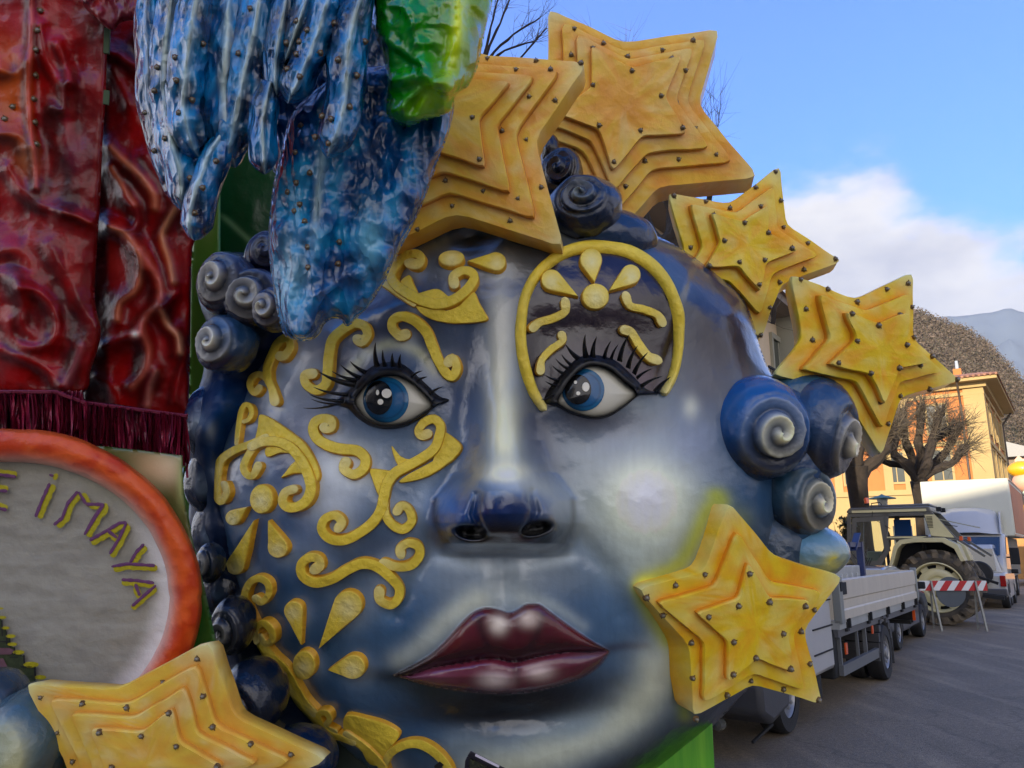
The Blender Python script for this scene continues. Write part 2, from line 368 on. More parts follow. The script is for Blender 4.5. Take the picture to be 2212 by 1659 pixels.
def face_raw(x, y, dO, u, l):
    r2 = ((x - 1085) / 735) ** 2 + ((y - 1090) / 800) ** 2
    D = 4.30 + .95 * (1 - np.sqrt(np.clip(1 - r2, .04, 1)))
    t = np.clip(1 - dO / 95, 0, 1); D = D + .33 * (1 - np.sqrt(np.clip(1 - t * t, 0, 1)))
    h = 0
    # nose bridge and ball
    A = np.interp(y, [600, 700, 800, 900, 1000, 1060, 1110, 1150, 1174, 1190, 1202], [0, .07, .14, .24, .35, .42, .44, .40, .30, .12, 0])
    Wd = np.interp(y, [600, 700, 850, 950, 1020, 1080, 1130, 1200], [75, 60, 54, 60, 80, 118, 128, 118])
    xc = np.interp(y, [600, 800, 1000, 1100], [1085, 1080, 1088, 1090])
    q = np.abs((x - xc) / Wd); h = h + A * np.exp(-q ** np.interp(y, [900, 1070], [2.2, 4.2]))
    h = h + .06 * gs(x, y, 975, 1120, 34, 44, 0, 1.5) + .06 * gs(x, y, 1205, 1112, 34, 44, 0, 1.5)
    h = h + .12 * gs(x, y, 1090, 1085, 62, 66, 0, 1.4)
    h = h - .05 * np.exp(-(segdist(x, y, [(1030, 1070), (1022, 1110), (1040, 1150)], False)[0] / 9) ** 2) - .05 * np.exp(-(segdist(x, y, [(1150, 1062), (1158, 1105), (1140, 1145)], False)[0] / 9) ** 2)
    h = h - .15 * gs(x, y, 1016, 1150, 31, 13, 8, 2) - .15 * gs(x, y, 1160, 1141, 30, 12, -14, 2)
    # sockets, brows, lids
    h = h - .10 * gs(x, y, 860, 850, 180, 120) - .09 * gs(x, y, 1295, 840, 170, 125)
    h = h + .09 * gs(x, y, 835, 845, 118, 95, 0, 1.6) + .09 * gs(x, y, 1285, 835, 118, 95, 0, 1.6)
    h = h + .06 * gs(x, y, 840, 660, 200, 50, 0) + .05 * gs(x, y, 1300, 640, 180, 60)
    h = h - .10 * gs(x, y, 1025, 522, 60, 34, -8, 1.3)
    # cheeks, muzzle, chin
    h = h + .10 * gs(x, y, 690, 1130, 150, 170) + .12 * gs(x, y, 1420, 1110, 170, 170)
    h = h + .16 * gs(x, y, 1080, 1400, 270, 190) + .17 * gs(x, y, 1090, 1665, 250, 105) - .07 * gs(x, y, 1085, 1548, 190, 32, -3)
    h = h - .02 * gs(x, y, 1086, 1245, 16, 60) + .018 * gs(x, y, 1045, 1260, 26, 60) + .018 * gs(x, y, 1128, 1260, 26, 60)
    # naso labial crease
    h = h - .035 * np.exp(-(segdist(x, y, [(930, 1170), (890, 1240), (850, 1320)], False)[0] / 26) ** 2) - .035 * np.exp(-(segdist(x, y, [(1250, 1160), (1310, 1230), (1345, 1320)], False)[0] / 26) ** 2)
    # lips
    f = lambda d, r: np.sqrt(np.clip(1 - (1 - np.clip(d / r, 0, 1)) ** 2, 0, 1))
    h = h + .075 * f(u, 46) + .105 * f(l, 52) - .012 * gs(x, y, 1116, 1460, 7, 45)
    # slab step at the upper right of the head
    h = h - .03 * sstep(1480, 1500, x + (y - 600) * .35) * sstep(900, 760, y)
    h = h + .012 * (fbm(x / 90, y / 90, 3, 4) - .5) + .006 * (fbm(x / 28, y / 28, 3, 9) - .5)
    return D - h
_DG = face_raw(_X, _Y, _dO, _uO, _lO)
def _bil(A, x, y):
    fx = np.clip((np.asarray(x, float) - _gx[0]) / _st, 0, len(_gx) - 1.001); fy = np.clip((np.asarray(y, float) - _gy[0]) / _st, 0, len(_gy) - 1.001)
    i = fx.astype(int); j = fy.astype(int); fx = fx - i; fy = fy - j
    return (A[j, i] * (1 - fx) + A[j, i + 1] * fx) * (1 - fy) + (A[j + 1, i] * (1 - fx) + A[j + 1, i + 1] * fx) * fy
def blur(A, n):
    for _ in range(n):
        A = (A + np.roll(A, 1, 0) + np.roll(A, -1, 0) + np.roll(A, 1, 1) + np.roll(A, -1, 1)) / 5
    return A
_DS = blur(_DG, 5)
def SF(x, y): return W(x, y, _bil(_DS, x, y))
def NF(x, y):
    x = np.asarray(x, float); y = np.asarray(y, float); e = 9
    a = SF(x + e, y) - SF(x - e, y); b = SF(x, y + e) - SF(x, y - e); n = np.cross(a, b)
    n = n / np.linalg.norm(n, axis=-1, keepdims=True); v = CAM - SF(x, y); s = np.sign((n * v).sum(-1))[..., None]
    return n * s

# ---- ornaments: (kind, data)
ORN = []
sc = lambda z, pts, wd, t=.032, e=1.0: ORN.append(('scroll', z(pts), wd * (.9 if z is z2 else .72), t, e))
lf = lambda z, pts, t=.03: ORN.append(('leaf', z(pts), t))
ds = lambda z, c, rx, ry: ORN.append(('disc', z([c])[0], rx * (z([(1, 0)])[0][0] - z([(0, 0)])[0][0]), ry * (z([(1, 0)])[0][0] - z([(0, 0)])[0][0])))
td = lambda z, p, c, r: ORN.append(('drop', z([p])[0], z([c])[0], r * (z([(1, 0)])[0][0] - z([(0, 0)])[0][0])))
lf(z1, [(1645, 558), (1720, 585), (1850, 588), (1950, 548), (2030, 470), (2050, 480), (2070, 530), (2105, 590), (2132, 648), (2050, 667), (1900, 670), (1780, 652), (1690, 610)], .024)
lf(z1, [(1545, 400), (1605, 355), (1630, 410), (1660, 480), (1640, 520), (1560, 470)], .022)
lf(z1, [(1620, 500), (1700, 465), (1790, 448), (1850, 488), (1885, 520), (1780, 570), (1680, 560)], .022)
sc(z1, [(1395, 388), (1440, 415), (1500, 455), (1570, 505), (1630, 545)], 22, .022)
sc(z1, [(1625, 278), (1665, 285), (1690, 250), (1660, 215), (1590, 230), (1530, 290), (1495, 370), (1530, 440), (1640, 510), (1780, 550), (1900, 525), (1990, 465), (2040, 390), (2020, 345), (1960, 335), (1905, 370), (1905, 420)], 33, .036, 1.35)
ds(z1, (1885, 253), 88, 52)
td(z2, (698, 236), (868, 236), 54)
sc(z1, [(1262, 790), (1285, 800), (1325, 750), (1300, 692), (1230, 685), (1145, 735), (1085, 800), (1065, 900), (1060, 1000), (1045, 1090), (980, 1130), (912, 1090), (905, 1030), (955, 1018)], 33, .034, 1.35)
sc(z1, [(1575, 745), (1540, 755), (1490, 700), (1500, 645), (1565, 622), (1650, 655), (1720, 730), (1760, 830), (1800, 930), (1850, 1015), (1900, 1035), (1930, 975), (1900, 915), (1870, 935)], 33, .034, 1.35)
sc(z1, [(745, 905), (775, 900), (810, 850), (805, 800), (770, 788), (722, 830), (690, 900), (660, 980), (662, 1060), (690, 1130), (705, 1205)], 27, .034, 1.5)
sc(z1, [(655, 1060), (600, 1028), (550, 1055), (540, 1110), (570, 1155), (602, 1120)], 22, .03, 1.3)
sc(z1, [(500, 1345), (530, 1330), (548, 1290), (540, 1245), (508, 1232), (482, 1270), (470, 1330), (460, 1400), (450, 1490)], 17, .03)
lf(z1, [(590, 1302), (625, 1300), (700, 1340), (800, 1412), (890, 1482), (950, 1570), (990, 1660), (995, 1720), (960, 1760), (900, 1700), (880, 1640), (830, 1560), (760, 1505), (680, 1475), (620, 1480), (560, 1490), (568, 1440), (583, 1370)], .026)
lf(z1, [(635, 1520), (700, 1498), (800, 1530), (870, 1570), (740, 1552), (642, 1582)], .024)
lf(z1, [(738, 1722), (800, 1640), (870, 1575), (915, 1690), (820, 1692)], .024)
sc(z1, [(640, 1450), (540, 1495), (430, 1540), (350, 1600), (325, 1680), (320, 1770), (325, 1850), (352, 1878), (385, 1820), (372, 1765)], 27, .032, 1.1)
sc(z1, [(570, 1500), (522, 1580), (497, 1650), (520, 1700), (560, 1705), (592, 1640)], 24, .032, 1.4)
sc(z1, [(560, 1510), (630, 1480), (730, 1482), (820, 1530), (890, 1620), (935, 1720), (948, 1800), (920, 1875), (860, 1915), (795, 1915), (765, 1875), (785, 1820), (835, 1800)], 34, .04, 1.1)
sc(z1, [(1040, 1385), (1075, 1380), (1080, 1335), (1030, 1322), (975, 1345), (955, 1400), (985, 1465), (1060, 1510), (1150, 1533), (1250, 1545), (1305, 1600), (1290, 1665), (1225, 1705), (1165, 1670), (1175, 1625)], 34, .034, 1.35)
lf(z3, [(1335, 135), (1420, 138), (1490, 152), (1505, 185), (1430, 300), (1392, 312), (1352, 210)], .026)
lf(z3, [(1815, -120), (1900, -80), (1957, -20), (1920, 50), (1840, 112), (1700, 192), (1530, 224), (1600, 165), (1750, 90), (1800, 10)], .024)
lf(z3, [(1480, -25), (1530, 40), (1600, 72), (1660, 70), (1600, 118), (1540, 122), (1500, 60)], .024)
sc(z3, [(1725, -105), (1685, -95), (1662, -135), (1700, -190), (1765, -208), (1812, -160), (1805, -80), (1770, 0), (1690, 60), (1580, 120), (1500, 165), (1450, 235), (1430, 320), (1405, 410), (1340, 500), (1250, 565), (1160, 602), (1070, 590), (1020, 530), (1040, 465), (1105, 440), (1150, 480), (1130, 520)], 33, .038, 1.2)
sc(z3, [(1430, 330), (1440, 440), (1490, 510), (1560, 535), (1618, 480), (1600, 405), (1550, 375), (1520, 410)], 29, .034, 1.3)
sc(z3, [(975, 795), (1005, 770), (990, 725), (930, 720), (880, 770), (895, 845), (975, 885), (1080, 862), (1180, 805), (1280, 762), (1380, 780), (1470, 850), (1530, 930), (1525, 1005), (1465, 1035), (1405, 1005), (1400, 950)], 33, .036, 1.35)
sc(z3, [(1430, 762), (1530, 785), (1615, 765), (1665, 710), (1655, 645), (1595, 625), (1540, 660), (1540, 695)], 30, .032, 1.35)
sc(z3, [(585, 995), (625, 1018), (668, 960), (658, 890), (600, 860), (542, 890), (510, 970), (522, 1060), (560, 1150), (592, 1230), (640, 1320), (710, 1400), (770, 1455), (820, 1530), (860, 1600), (910, 1680), (975, 1760)], 25, .036, 1.3)
sc(z3, [(620, 1245), (655, 1290), (700, 1270), (695, 1200), (645, 1155), (595, 1190), (600, 1270)], 22, .045, 1.2)
sc(zF, [(1600, 440), (1650, 500), (1700, 580), (1760, 650), (1850, 730)], 22, .022)
sc(zF, [(1855, 750), (1900, 850), (1980, 940), (2060, 1010), (2140, 1050)], 24, .034)
sc(zF, [(2085, 1000), (2110, 965), (2085, 925), (2040, 935), (2050, 985), (2100, 1050), (2180, 1080), (2260, 1110)], 20, .04, 1.2)
lf(z4, [(-10, 1400), (120, 1422), (220, 1452), (298, 1502), (290, 1545), (250, 1600), (235, 1680), (130, 1690), (60, 1570), (-20, 1500)], .026)
sc(z4, [(0, 1500), (100, 1575), (170, 1640), (215, 1690), (240, 1760)], 26, .04)
sc(z4, [(215, 1700), (250, 1625), (320, 1580), (410, 1568), (490, 1600), (560, 1660), (600, 1720), (620, 1790)], 28, .036)
ds(z3, (620, 332), 78, 98); ds(z3, (905, 1440), 76, 98)
td(z3, (528, 382), (430, 455), 52); td(z3, (572, 470), (445, 775), 62); td(z3, (664, 474), (728, 655), 68)
td(z3, (885, 1305), (830, 1075), 64); td(z3, (998, 1332), (1195, 1040), 98); td(z3, (1062, 1475), (1232, 1455), 82)
ds(z2, (1440, 432), 78, 72)
td(z2, (1435, 357), (1415, 225), 65); td(z2, (1340, 436), (1185, 340), 60); td(z2, (1515, 406), (1645, 310), 58)
sc(z2, [(1265, 462), (1262, 515), (1195, 552), (1110, 577), (1068, 610)], 21, .03, 1.45)
sc(z2, [(1618, 430), (1645, 482), (1720, 500), (1800, 532), (1830, 580)], 20, .03, 1.45)
sc(z2, [(1245, 655), (1248, 695), (1180, 745), (1125, 805), (1118, 865)], 19, .03, 1.5)
sc(z2, [(1610, 622), (1652, 642), (1695, 715), (1745, 780), (1790, 800)], 22, .03, 1.45)
RING = z2([(1135, 1075), (1080, 990), (1030, 850), (1005, 700), (1010, 550), (1045, 395), (1130, 265), (1270, 165), (1430, 135), (1600, 150), (1750, 225), (1860, 345), (1920, 490), (1937, 650), (1925, 800), (1895, 910), (1855, 985)])

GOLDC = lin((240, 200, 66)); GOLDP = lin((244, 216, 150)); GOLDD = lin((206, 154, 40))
def plate(name, poly, t, glow=None):
    P = resample(catmull(poly, 4, True) if len(poly) > 5 else poly, 5, True); n = len(P); c = P.mean(0)
    rings = []; seg = [(1.03, -.012, 0), (1.015, t * .75, 0), (.975, t, 1), (.85, t * 1.02, 1), (.55, t * 1.03, 1), (.25, t * 1.03, 1)]
    V = []; C = []
    nn = NF(np.full(n, c[0]), np.full(n, c[1])) * .5 + NF(P[:, 0], P[:, 1]) * .5
    for f, h, k in seg:
        q = c + (P - c) * f if f < .9 else P + (c - P) / (1e-6 + np.linalg.norm(P - c, axis=1)[:, None]) * (1 - f) * 60
        V.append(SF(q[:, 0], q[:, 1]) + nn * h)
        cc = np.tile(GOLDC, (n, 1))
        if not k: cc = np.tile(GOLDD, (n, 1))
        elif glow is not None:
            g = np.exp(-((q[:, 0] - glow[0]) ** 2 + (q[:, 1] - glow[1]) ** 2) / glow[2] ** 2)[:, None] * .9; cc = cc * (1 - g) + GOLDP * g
        C.append(cc)
    V = np.vstack(V + [SF(c[0:1], c[1:2]) + NF(c[0:1], c[1:2]) * t * 1.03]); C = np.vstack(C + [(GOLDP if glow is not None and math.hypot(c[0] - glow[0], c[1] - glow[1]) < glow[2] * .7 else GOLDC)[None]])
    F = [(r * n + i, r * n + (i + 1) % n, (r + 1) * n + (i + 1) % n, (r + 1) * n + i) for r in range(len(seg) - 1) for i in range(n)]
    F += [((len(seg) - 1) * n + i, (len(seg) - 1) * n + (i + 1) % n, len(V) - 1) for i in range(n)]
    return recalc(mesh(name, V, F, M_GOLD, mask, C, sharp=38))
def scroll(name, pts, wd, t, e, prof='flat', surf=None, nrm=None, m=None, par=None):
    P = resample(catmull([p[:2] for p in pts], 8), 3.5); n = len(P); s = np.linspace(0, 1, n); Ltot = 3.5 * n
    T = np.gradient(P, axis=0); T /= np.linalg.norm(T, axis=1)[:, None]; N2 = np.stack([-T[:, 1], T[:, 0]], 1)
    hw = wd * .5 * (.78 + .22 * np.sin(s * math.pi)) * (1 + .05 * (vn(s * 30, s * 0 + wd, 3) - .5))
    hw = hw * (1 + (e - 1) * (np.exp(-(s * Ltot / (wd * .8)) ** 2) + np.exp(-((1 - s) * Ltot / (wd * .8)) ** 2)))
    ext = [(a, math.cos(a)) for a in np.linspace(1.45, .25, 5)]
    A = [P[0] - T[0] * hw[0] * math.sin(a) for a, _ in ext]; B = [P[-1] + T[-1] * hw[-1] * math.sin(a) for a, _ in ext[::-1]]
    PP = np.vstack([A, P, B]); NN = np.vstack([[N2[0]] * 5, N2, [N2[-1]] * 5]); HW = np.r_[[hw[0] * c for _, c in ext], hw, [hw[-1] * c for _, c in ext[::-1]]]
    ss = np.linspace(0, 1, len(PP))
    if prof == 'flat': pr = [(-1.04, -.012, 0), (-1.0, t * .8, 0), (-.86, t, 1), (-.3, t * 1.06, 1), (.3, t * 1.06, 1), (.86, t, 1), (1.0, t * .8, 0), (1.04, -.012, 0)]
    else: pr = [(math.cos(a) * 1.0, math.sin(a) * t, 1) for a in np.linspace(math.pi * 1.15, -math.pi * .15, 10)]
    V = []; C = []; ctr = NF(PP[:, 0], PP[:, 1])
    for u, h, k in pr:
        q = PP + NN * (HW * u)[:, None]; hh = h * (1 + .12 * ss) if h > 0 else h + 0 * ss
        V.append(SF(q[:, 0], q[:, 1]) * .35 + (SF(PP[:, 0], PP[:, 1]) + (SF(q[:, 0], q[:, 1]) - SF(PP[:, 0], PP[:, 1]))) * .65 + ctr * hh[:, None])
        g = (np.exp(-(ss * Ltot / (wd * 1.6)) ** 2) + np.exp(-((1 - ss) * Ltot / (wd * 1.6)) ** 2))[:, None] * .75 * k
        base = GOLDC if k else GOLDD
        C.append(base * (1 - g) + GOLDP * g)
    m_ = len(PP); V = np.vstack(V); C = np.vstack(C)
    F = [(r * m_ + i, r * m_ + i + 1, (r + 1) * m_ + i + 1, (r + 1) * m_ + i) for r in range(len(pr) - 1) for i in range(m_ - 1)]
    F += [tuple(r * m_ for r in range(len(pr))), tuple(r * m_ + m_ - 1 for r in range(len(pr)))]
    return recalc(mesh(name, V, F, M_GOLD, mask, C, sharp=38))
HALO = []
for o in ORN:
    if o[0] == 'scroll':
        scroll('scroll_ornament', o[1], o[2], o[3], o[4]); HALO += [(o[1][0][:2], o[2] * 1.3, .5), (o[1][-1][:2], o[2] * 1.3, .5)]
    elif o[0] == 'leaf': plate('leaf_ornament', [p[:2] for p in o[1]], o[2])
    elif o[0] == 'disc':
        c = o[1]; plate('disc_ornament', [(c[0] + o[2] * math.cos(a), c[1] + o[3] * math.sin(a)) for a in np.linspace(0, 2 * math.pi, 22)[:-1]], .04, (c[0], c[1] + 4, o[2] * .7)); HALO.append((c, o[2] * 1.3, .5))
    elif o[0] == 'drop':
        p, c, r = np.array(o[1]), np.array(o[2]), o[3]; v = p - c; d = np.linalg.norm(v); a0 = math.atan2(v[1], v[0]); al = math.acos(min(.99, r / d))
        pts = [tuple(p)] + [tuple(p + (np.array([c[0] + r * math.cos(a0 - al), c[1] + r * math.sin(a0 - al)]) - p) * f) for f in (.35, .7)]
        arc = np.linspace(a0 - al, a0 + al - 2 * math.pi, 13); pts += [(c[0] + r * math.cos(a), c[1] + r * math.sin(a)) for a in arc]
        pts += [tuple(p + (np.array([c[0] + r * math.cos(a0 + al), c[1] + r * math.sin(a0 + al)]) - p) * f) for f in (.7, .35)]
        q = resample(np.array(pts), 5, True)
        plate('petal_ornament', [tuple(a) for a in q], .038, (c[0], c[1] + 5, r * .8)); HALO.append((c, r * 1.5, .45))
scroll('ring_ornament', RING, 24, .042, 1.0, prof='round')

# ---- the airbrushed paint of the face
def stroke(C, x, y, pts, r, c, a, closed=False):
    d = segdist(x, y, catmull(pts, 4, closed), closed)[0]; return mixc(C, a * np.exp(-(d / r) ** 2), c)
def face_paint(x, y):
    n = fbm(x / 60, y / 60, 4, 2); n2 = fbm(x / 200, y / 140, 3, 6)
    C = np.tile(lin((86, 100, 116)), x.shape + (1,)); C = mixc(C, .7 * sstep(.35, .65, n2), (76, 98, 128))
    sp = lambda cx, cy, rx, ry, c, a=1.0, an=0, p=1.0: mixc(C, a * gs(x, y, cx, cy, rx, ry, an, p), c)
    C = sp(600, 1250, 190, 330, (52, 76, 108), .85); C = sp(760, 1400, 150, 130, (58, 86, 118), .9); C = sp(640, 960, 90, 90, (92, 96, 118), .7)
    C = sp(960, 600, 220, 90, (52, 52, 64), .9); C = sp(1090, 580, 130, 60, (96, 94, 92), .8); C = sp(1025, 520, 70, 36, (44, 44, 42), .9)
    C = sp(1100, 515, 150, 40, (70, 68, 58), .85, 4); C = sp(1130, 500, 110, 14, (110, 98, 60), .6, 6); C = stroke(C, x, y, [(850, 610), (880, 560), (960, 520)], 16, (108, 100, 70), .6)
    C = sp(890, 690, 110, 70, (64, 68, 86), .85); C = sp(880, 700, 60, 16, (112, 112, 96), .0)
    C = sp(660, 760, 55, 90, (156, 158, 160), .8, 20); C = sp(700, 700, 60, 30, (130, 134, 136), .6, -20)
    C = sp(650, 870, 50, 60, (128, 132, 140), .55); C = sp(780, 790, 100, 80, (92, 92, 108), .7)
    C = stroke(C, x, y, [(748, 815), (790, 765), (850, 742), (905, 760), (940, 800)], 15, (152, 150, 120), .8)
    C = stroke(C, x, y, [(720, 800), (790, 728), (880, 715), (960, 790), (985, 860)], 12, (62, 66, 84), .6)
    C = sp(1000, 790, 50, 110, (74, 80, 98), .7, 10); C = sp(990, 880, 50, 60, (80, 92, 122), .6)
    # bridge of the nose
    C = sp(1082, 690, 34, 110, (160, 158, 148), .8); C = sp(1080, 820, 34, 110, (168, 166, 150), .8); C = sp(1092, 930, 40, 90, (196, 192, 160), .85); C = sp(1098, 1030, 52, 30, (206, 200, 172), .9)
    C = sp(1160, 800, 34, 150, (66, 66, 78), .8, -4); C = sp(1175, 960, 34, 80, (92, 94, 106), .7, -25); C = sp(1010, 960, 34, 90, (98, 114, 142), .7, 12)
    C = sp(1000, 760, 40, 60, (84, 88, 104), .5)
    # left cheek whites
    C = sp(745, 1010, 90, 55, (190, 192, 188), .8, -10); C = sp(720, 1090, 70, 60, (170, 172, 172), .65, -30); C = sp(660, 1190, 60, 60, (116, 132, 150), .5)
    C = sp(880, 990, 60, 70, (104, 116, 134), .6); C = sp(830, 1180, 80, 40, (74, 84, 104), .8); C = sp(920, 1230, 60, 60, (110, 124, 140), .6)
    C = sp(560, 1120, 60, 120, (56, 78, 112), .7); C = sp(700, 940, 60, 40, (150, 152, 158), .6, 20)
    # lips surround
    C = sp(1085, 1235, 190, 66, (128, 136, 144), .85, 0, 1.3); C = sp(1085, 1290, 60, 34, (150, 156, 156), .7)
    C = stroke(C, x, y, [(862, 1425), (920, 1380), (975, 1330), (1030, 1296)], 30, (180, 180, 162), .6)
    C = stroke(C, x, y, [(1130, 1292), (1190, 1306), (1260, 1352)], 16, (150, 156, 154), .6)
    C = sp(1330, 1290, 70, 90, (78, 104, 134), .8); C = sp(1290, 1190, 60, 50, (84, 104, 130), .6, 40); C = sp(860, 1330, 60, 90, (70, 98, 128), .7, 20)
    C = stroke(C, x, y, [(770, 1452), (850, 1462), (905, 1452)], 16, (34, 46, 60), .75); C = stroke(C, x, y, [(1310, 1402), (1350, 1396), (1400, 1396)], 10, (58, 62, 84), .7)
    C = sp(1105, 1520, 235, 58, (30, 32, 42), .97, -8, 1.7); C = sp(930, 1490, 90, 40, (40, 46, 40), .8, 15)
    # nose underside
    C = sp(912, 1080, 26, 60, (150, 160, 172), .55, 15); C = sp(1268, 1120, 24, 50, (140, 146, 150), .5, -15); C = stroke(C, x, y, [(950, 1212), (1020, 1222), (1090, 1224), (1170, 1218), (1235, 1205)], 14, (158, 166, 172), .65)  # first splat paints a pale light reflection left of the nose wing
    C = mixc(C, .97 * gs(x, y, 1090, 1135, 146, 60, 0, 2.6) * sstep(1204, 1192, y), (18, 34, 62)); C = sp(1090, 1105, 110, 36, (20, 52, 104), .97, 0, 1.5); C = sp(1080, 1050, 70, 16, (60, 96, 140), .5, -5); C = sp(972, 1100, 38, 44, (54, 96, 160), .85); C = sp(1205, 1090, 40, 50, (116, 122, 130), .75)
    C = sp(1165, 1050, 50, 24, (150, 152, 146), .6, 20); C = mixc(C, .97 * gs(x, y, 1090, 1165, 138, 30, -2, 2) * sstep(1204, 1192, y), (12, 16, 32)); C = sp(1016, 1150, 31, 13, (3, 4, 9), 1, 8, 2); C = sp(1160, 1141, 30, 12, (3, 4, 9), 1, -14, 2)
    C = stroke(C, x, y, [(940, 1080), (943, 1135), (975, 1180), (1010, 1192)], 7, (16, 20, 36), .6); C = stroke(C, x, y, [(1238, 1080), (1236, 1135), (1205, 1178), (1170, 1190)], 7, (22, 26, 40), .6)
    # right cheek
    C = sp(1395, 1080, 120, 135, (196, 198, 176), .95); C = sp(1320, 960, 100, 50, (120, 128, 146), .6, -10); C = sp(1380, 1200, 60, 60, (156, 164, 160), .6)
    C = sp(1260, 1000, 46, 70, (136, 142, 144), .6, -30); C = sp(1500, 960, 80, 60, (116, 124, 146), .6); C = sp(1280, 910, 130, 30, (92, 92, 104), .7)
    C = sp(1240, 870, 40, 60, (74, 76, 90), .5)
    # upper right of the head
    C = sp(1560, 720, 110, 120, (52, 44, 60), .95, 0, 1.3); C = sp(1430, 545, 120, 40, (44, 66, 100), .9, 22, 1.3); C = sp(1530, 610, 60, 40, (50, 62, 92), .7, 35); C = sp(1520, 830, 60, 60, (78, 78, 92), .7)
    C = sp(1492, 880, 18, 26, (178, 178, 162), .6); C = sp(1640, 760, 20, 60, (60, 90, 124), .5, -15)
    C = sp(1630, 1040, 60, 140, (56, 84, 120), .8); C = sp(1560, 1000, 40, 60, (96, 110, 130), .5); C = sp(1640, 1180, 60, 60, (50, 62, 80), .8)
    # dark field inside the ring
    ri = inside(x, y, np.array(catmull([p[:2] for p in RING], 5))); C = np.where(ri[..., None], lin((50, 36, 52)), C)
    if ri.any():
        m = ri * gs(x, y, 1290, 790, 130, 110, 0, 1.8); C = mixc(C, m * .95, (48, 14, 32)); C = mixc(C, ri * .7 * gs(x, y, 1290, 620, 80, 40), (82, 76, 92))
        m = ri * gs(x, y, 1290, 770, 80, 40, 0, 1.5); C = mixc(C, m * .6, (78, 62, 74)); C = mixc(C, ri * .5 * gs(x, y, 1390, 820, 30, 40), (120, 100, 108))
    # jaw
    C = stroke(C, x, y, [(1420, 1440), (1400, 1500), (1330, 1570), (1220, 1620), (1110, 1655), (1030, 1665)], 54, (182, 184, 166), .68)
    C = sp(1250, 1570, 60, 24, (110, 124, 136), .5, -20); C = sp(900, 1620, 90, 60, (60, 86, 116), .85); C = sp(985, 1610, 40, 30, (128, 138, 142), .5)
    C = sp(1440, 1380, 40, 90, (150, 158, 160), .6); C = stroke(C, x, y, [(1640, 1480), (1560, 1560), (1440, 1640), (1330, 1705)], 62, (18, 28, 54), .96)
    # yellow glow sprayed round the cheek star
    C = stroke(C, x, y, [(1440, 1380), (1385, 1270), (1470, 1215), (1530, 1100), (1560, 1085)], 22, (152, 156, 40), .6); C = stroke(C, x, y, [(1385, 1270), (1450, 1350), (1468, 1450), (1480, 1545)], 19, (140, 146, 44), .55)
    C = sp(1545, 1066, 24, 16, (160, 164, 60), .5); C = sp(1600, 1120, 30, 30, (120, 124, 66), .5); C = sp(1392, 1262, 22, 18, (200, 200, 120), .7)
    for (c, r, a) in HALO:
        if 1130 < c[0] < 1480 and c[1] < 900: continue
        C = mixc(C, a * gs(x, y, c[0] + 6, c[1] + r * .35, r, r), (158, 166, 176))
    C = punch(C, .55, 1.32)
    # lips
    u = lipd(x, y, UPL); l = lipd(x, y, LOL); mu = sstep(-1.5, 1.5, u); ml = sstep(-1.5, 1.5, l)
    CU = np.tile(lin((80, 22, 32)), x.shape + (1,))
    def sq(C, cx, cy, rx, ry, c, a=1., an=0, p=1.): return mixc(C, a * gs(x, y, cx, cy, rx, ry, an, p), c)
    dl = segdist(x, y, LB, False)[0]; CU = mixc(CU, .97 * np.exp(-(dl / 32) ** 2), (28, 14, 20)); CU = sq(CU, 860, 1440, 70, 30, (36, 30, 28), .8, -25); CU = sq(CU, 990, 1370, 50, 24, (104, 30, 38), .5, -35)
    CU = stroke(CU, x, y, [(1035, 1340), (1048, 1385), (1075, 1420)], 9, (46, 20, 28), .7); CU = stroke(CU, x, y, [(1168, 1330), (1160, 1370), (1140, 1408)], 9, (40, 18, 24), .7)
    CU = sq(CU, 1077, 1350, 19, 20, (225, 210, 196), .95, 0, 1.1); CU = sq(CU, 1142, 1339, 22, 17, (216, 196, 184), .9, 0, 1.1); CU = sq(CU, 1240, 1370, 60, 24, (106, 26, 36), .5, 30)
    CLo = np.tile(lin((100, 34, 52)), x.shape + (1,)); CLo = sq(CLo, 905, 1470, 60, 18, (110, 66, 96), .7); CLo = sq(CLo, 1270, 1418, 60, 12, (104, 82, 92), .7, -10)
    d2 = segdist(x, y, LOB, False)[0]; CLo = mixc(CLo, .5 * np.exp(-(d2 / 9) ** 2), (70, 24, 36)); CLo = sq(CLo, 1115, 1455, 10, 30, (66, 26, 38), .8)
    CLo = sq(CLo, 1068, 1470, 34, 17, (232, 214, 214), .95, 0, 1.1); CLo = sq(CLo, 1166, 1454, 30, 16, (226, 204, 200), .9, -5, 1.1); CLo = sq(CLo, 960, 1462, 40, 14, (128, 70, 88), .5)
    C = C * (1 - mu[..., None]) + CU * mu[..., None]; C = C * (1 - ml[..., None]) + CLo * ml[..., None]
    br = .93 + .14 * fbm(x / 9, y / 40, 3, 12); C = C * (br * (.96 + .08 * n))[..., None]
    return C
def lipcls(x, y):
    r = np.zeros(x.shape, int); r[inside(x, y, UPL)] = 1; r[inside(x, y, LOL)] = 2; return r
relief('face', FO, lambda x, y: _bil(_DG, x, y), face_paint, 2.7, None, mask, back=.45, classify=lipcls, names=['face', 'upper_lip', 'lower_lip'], mats=[M_SKIN, M_LIP, M_LIP], smooth_outline=False)

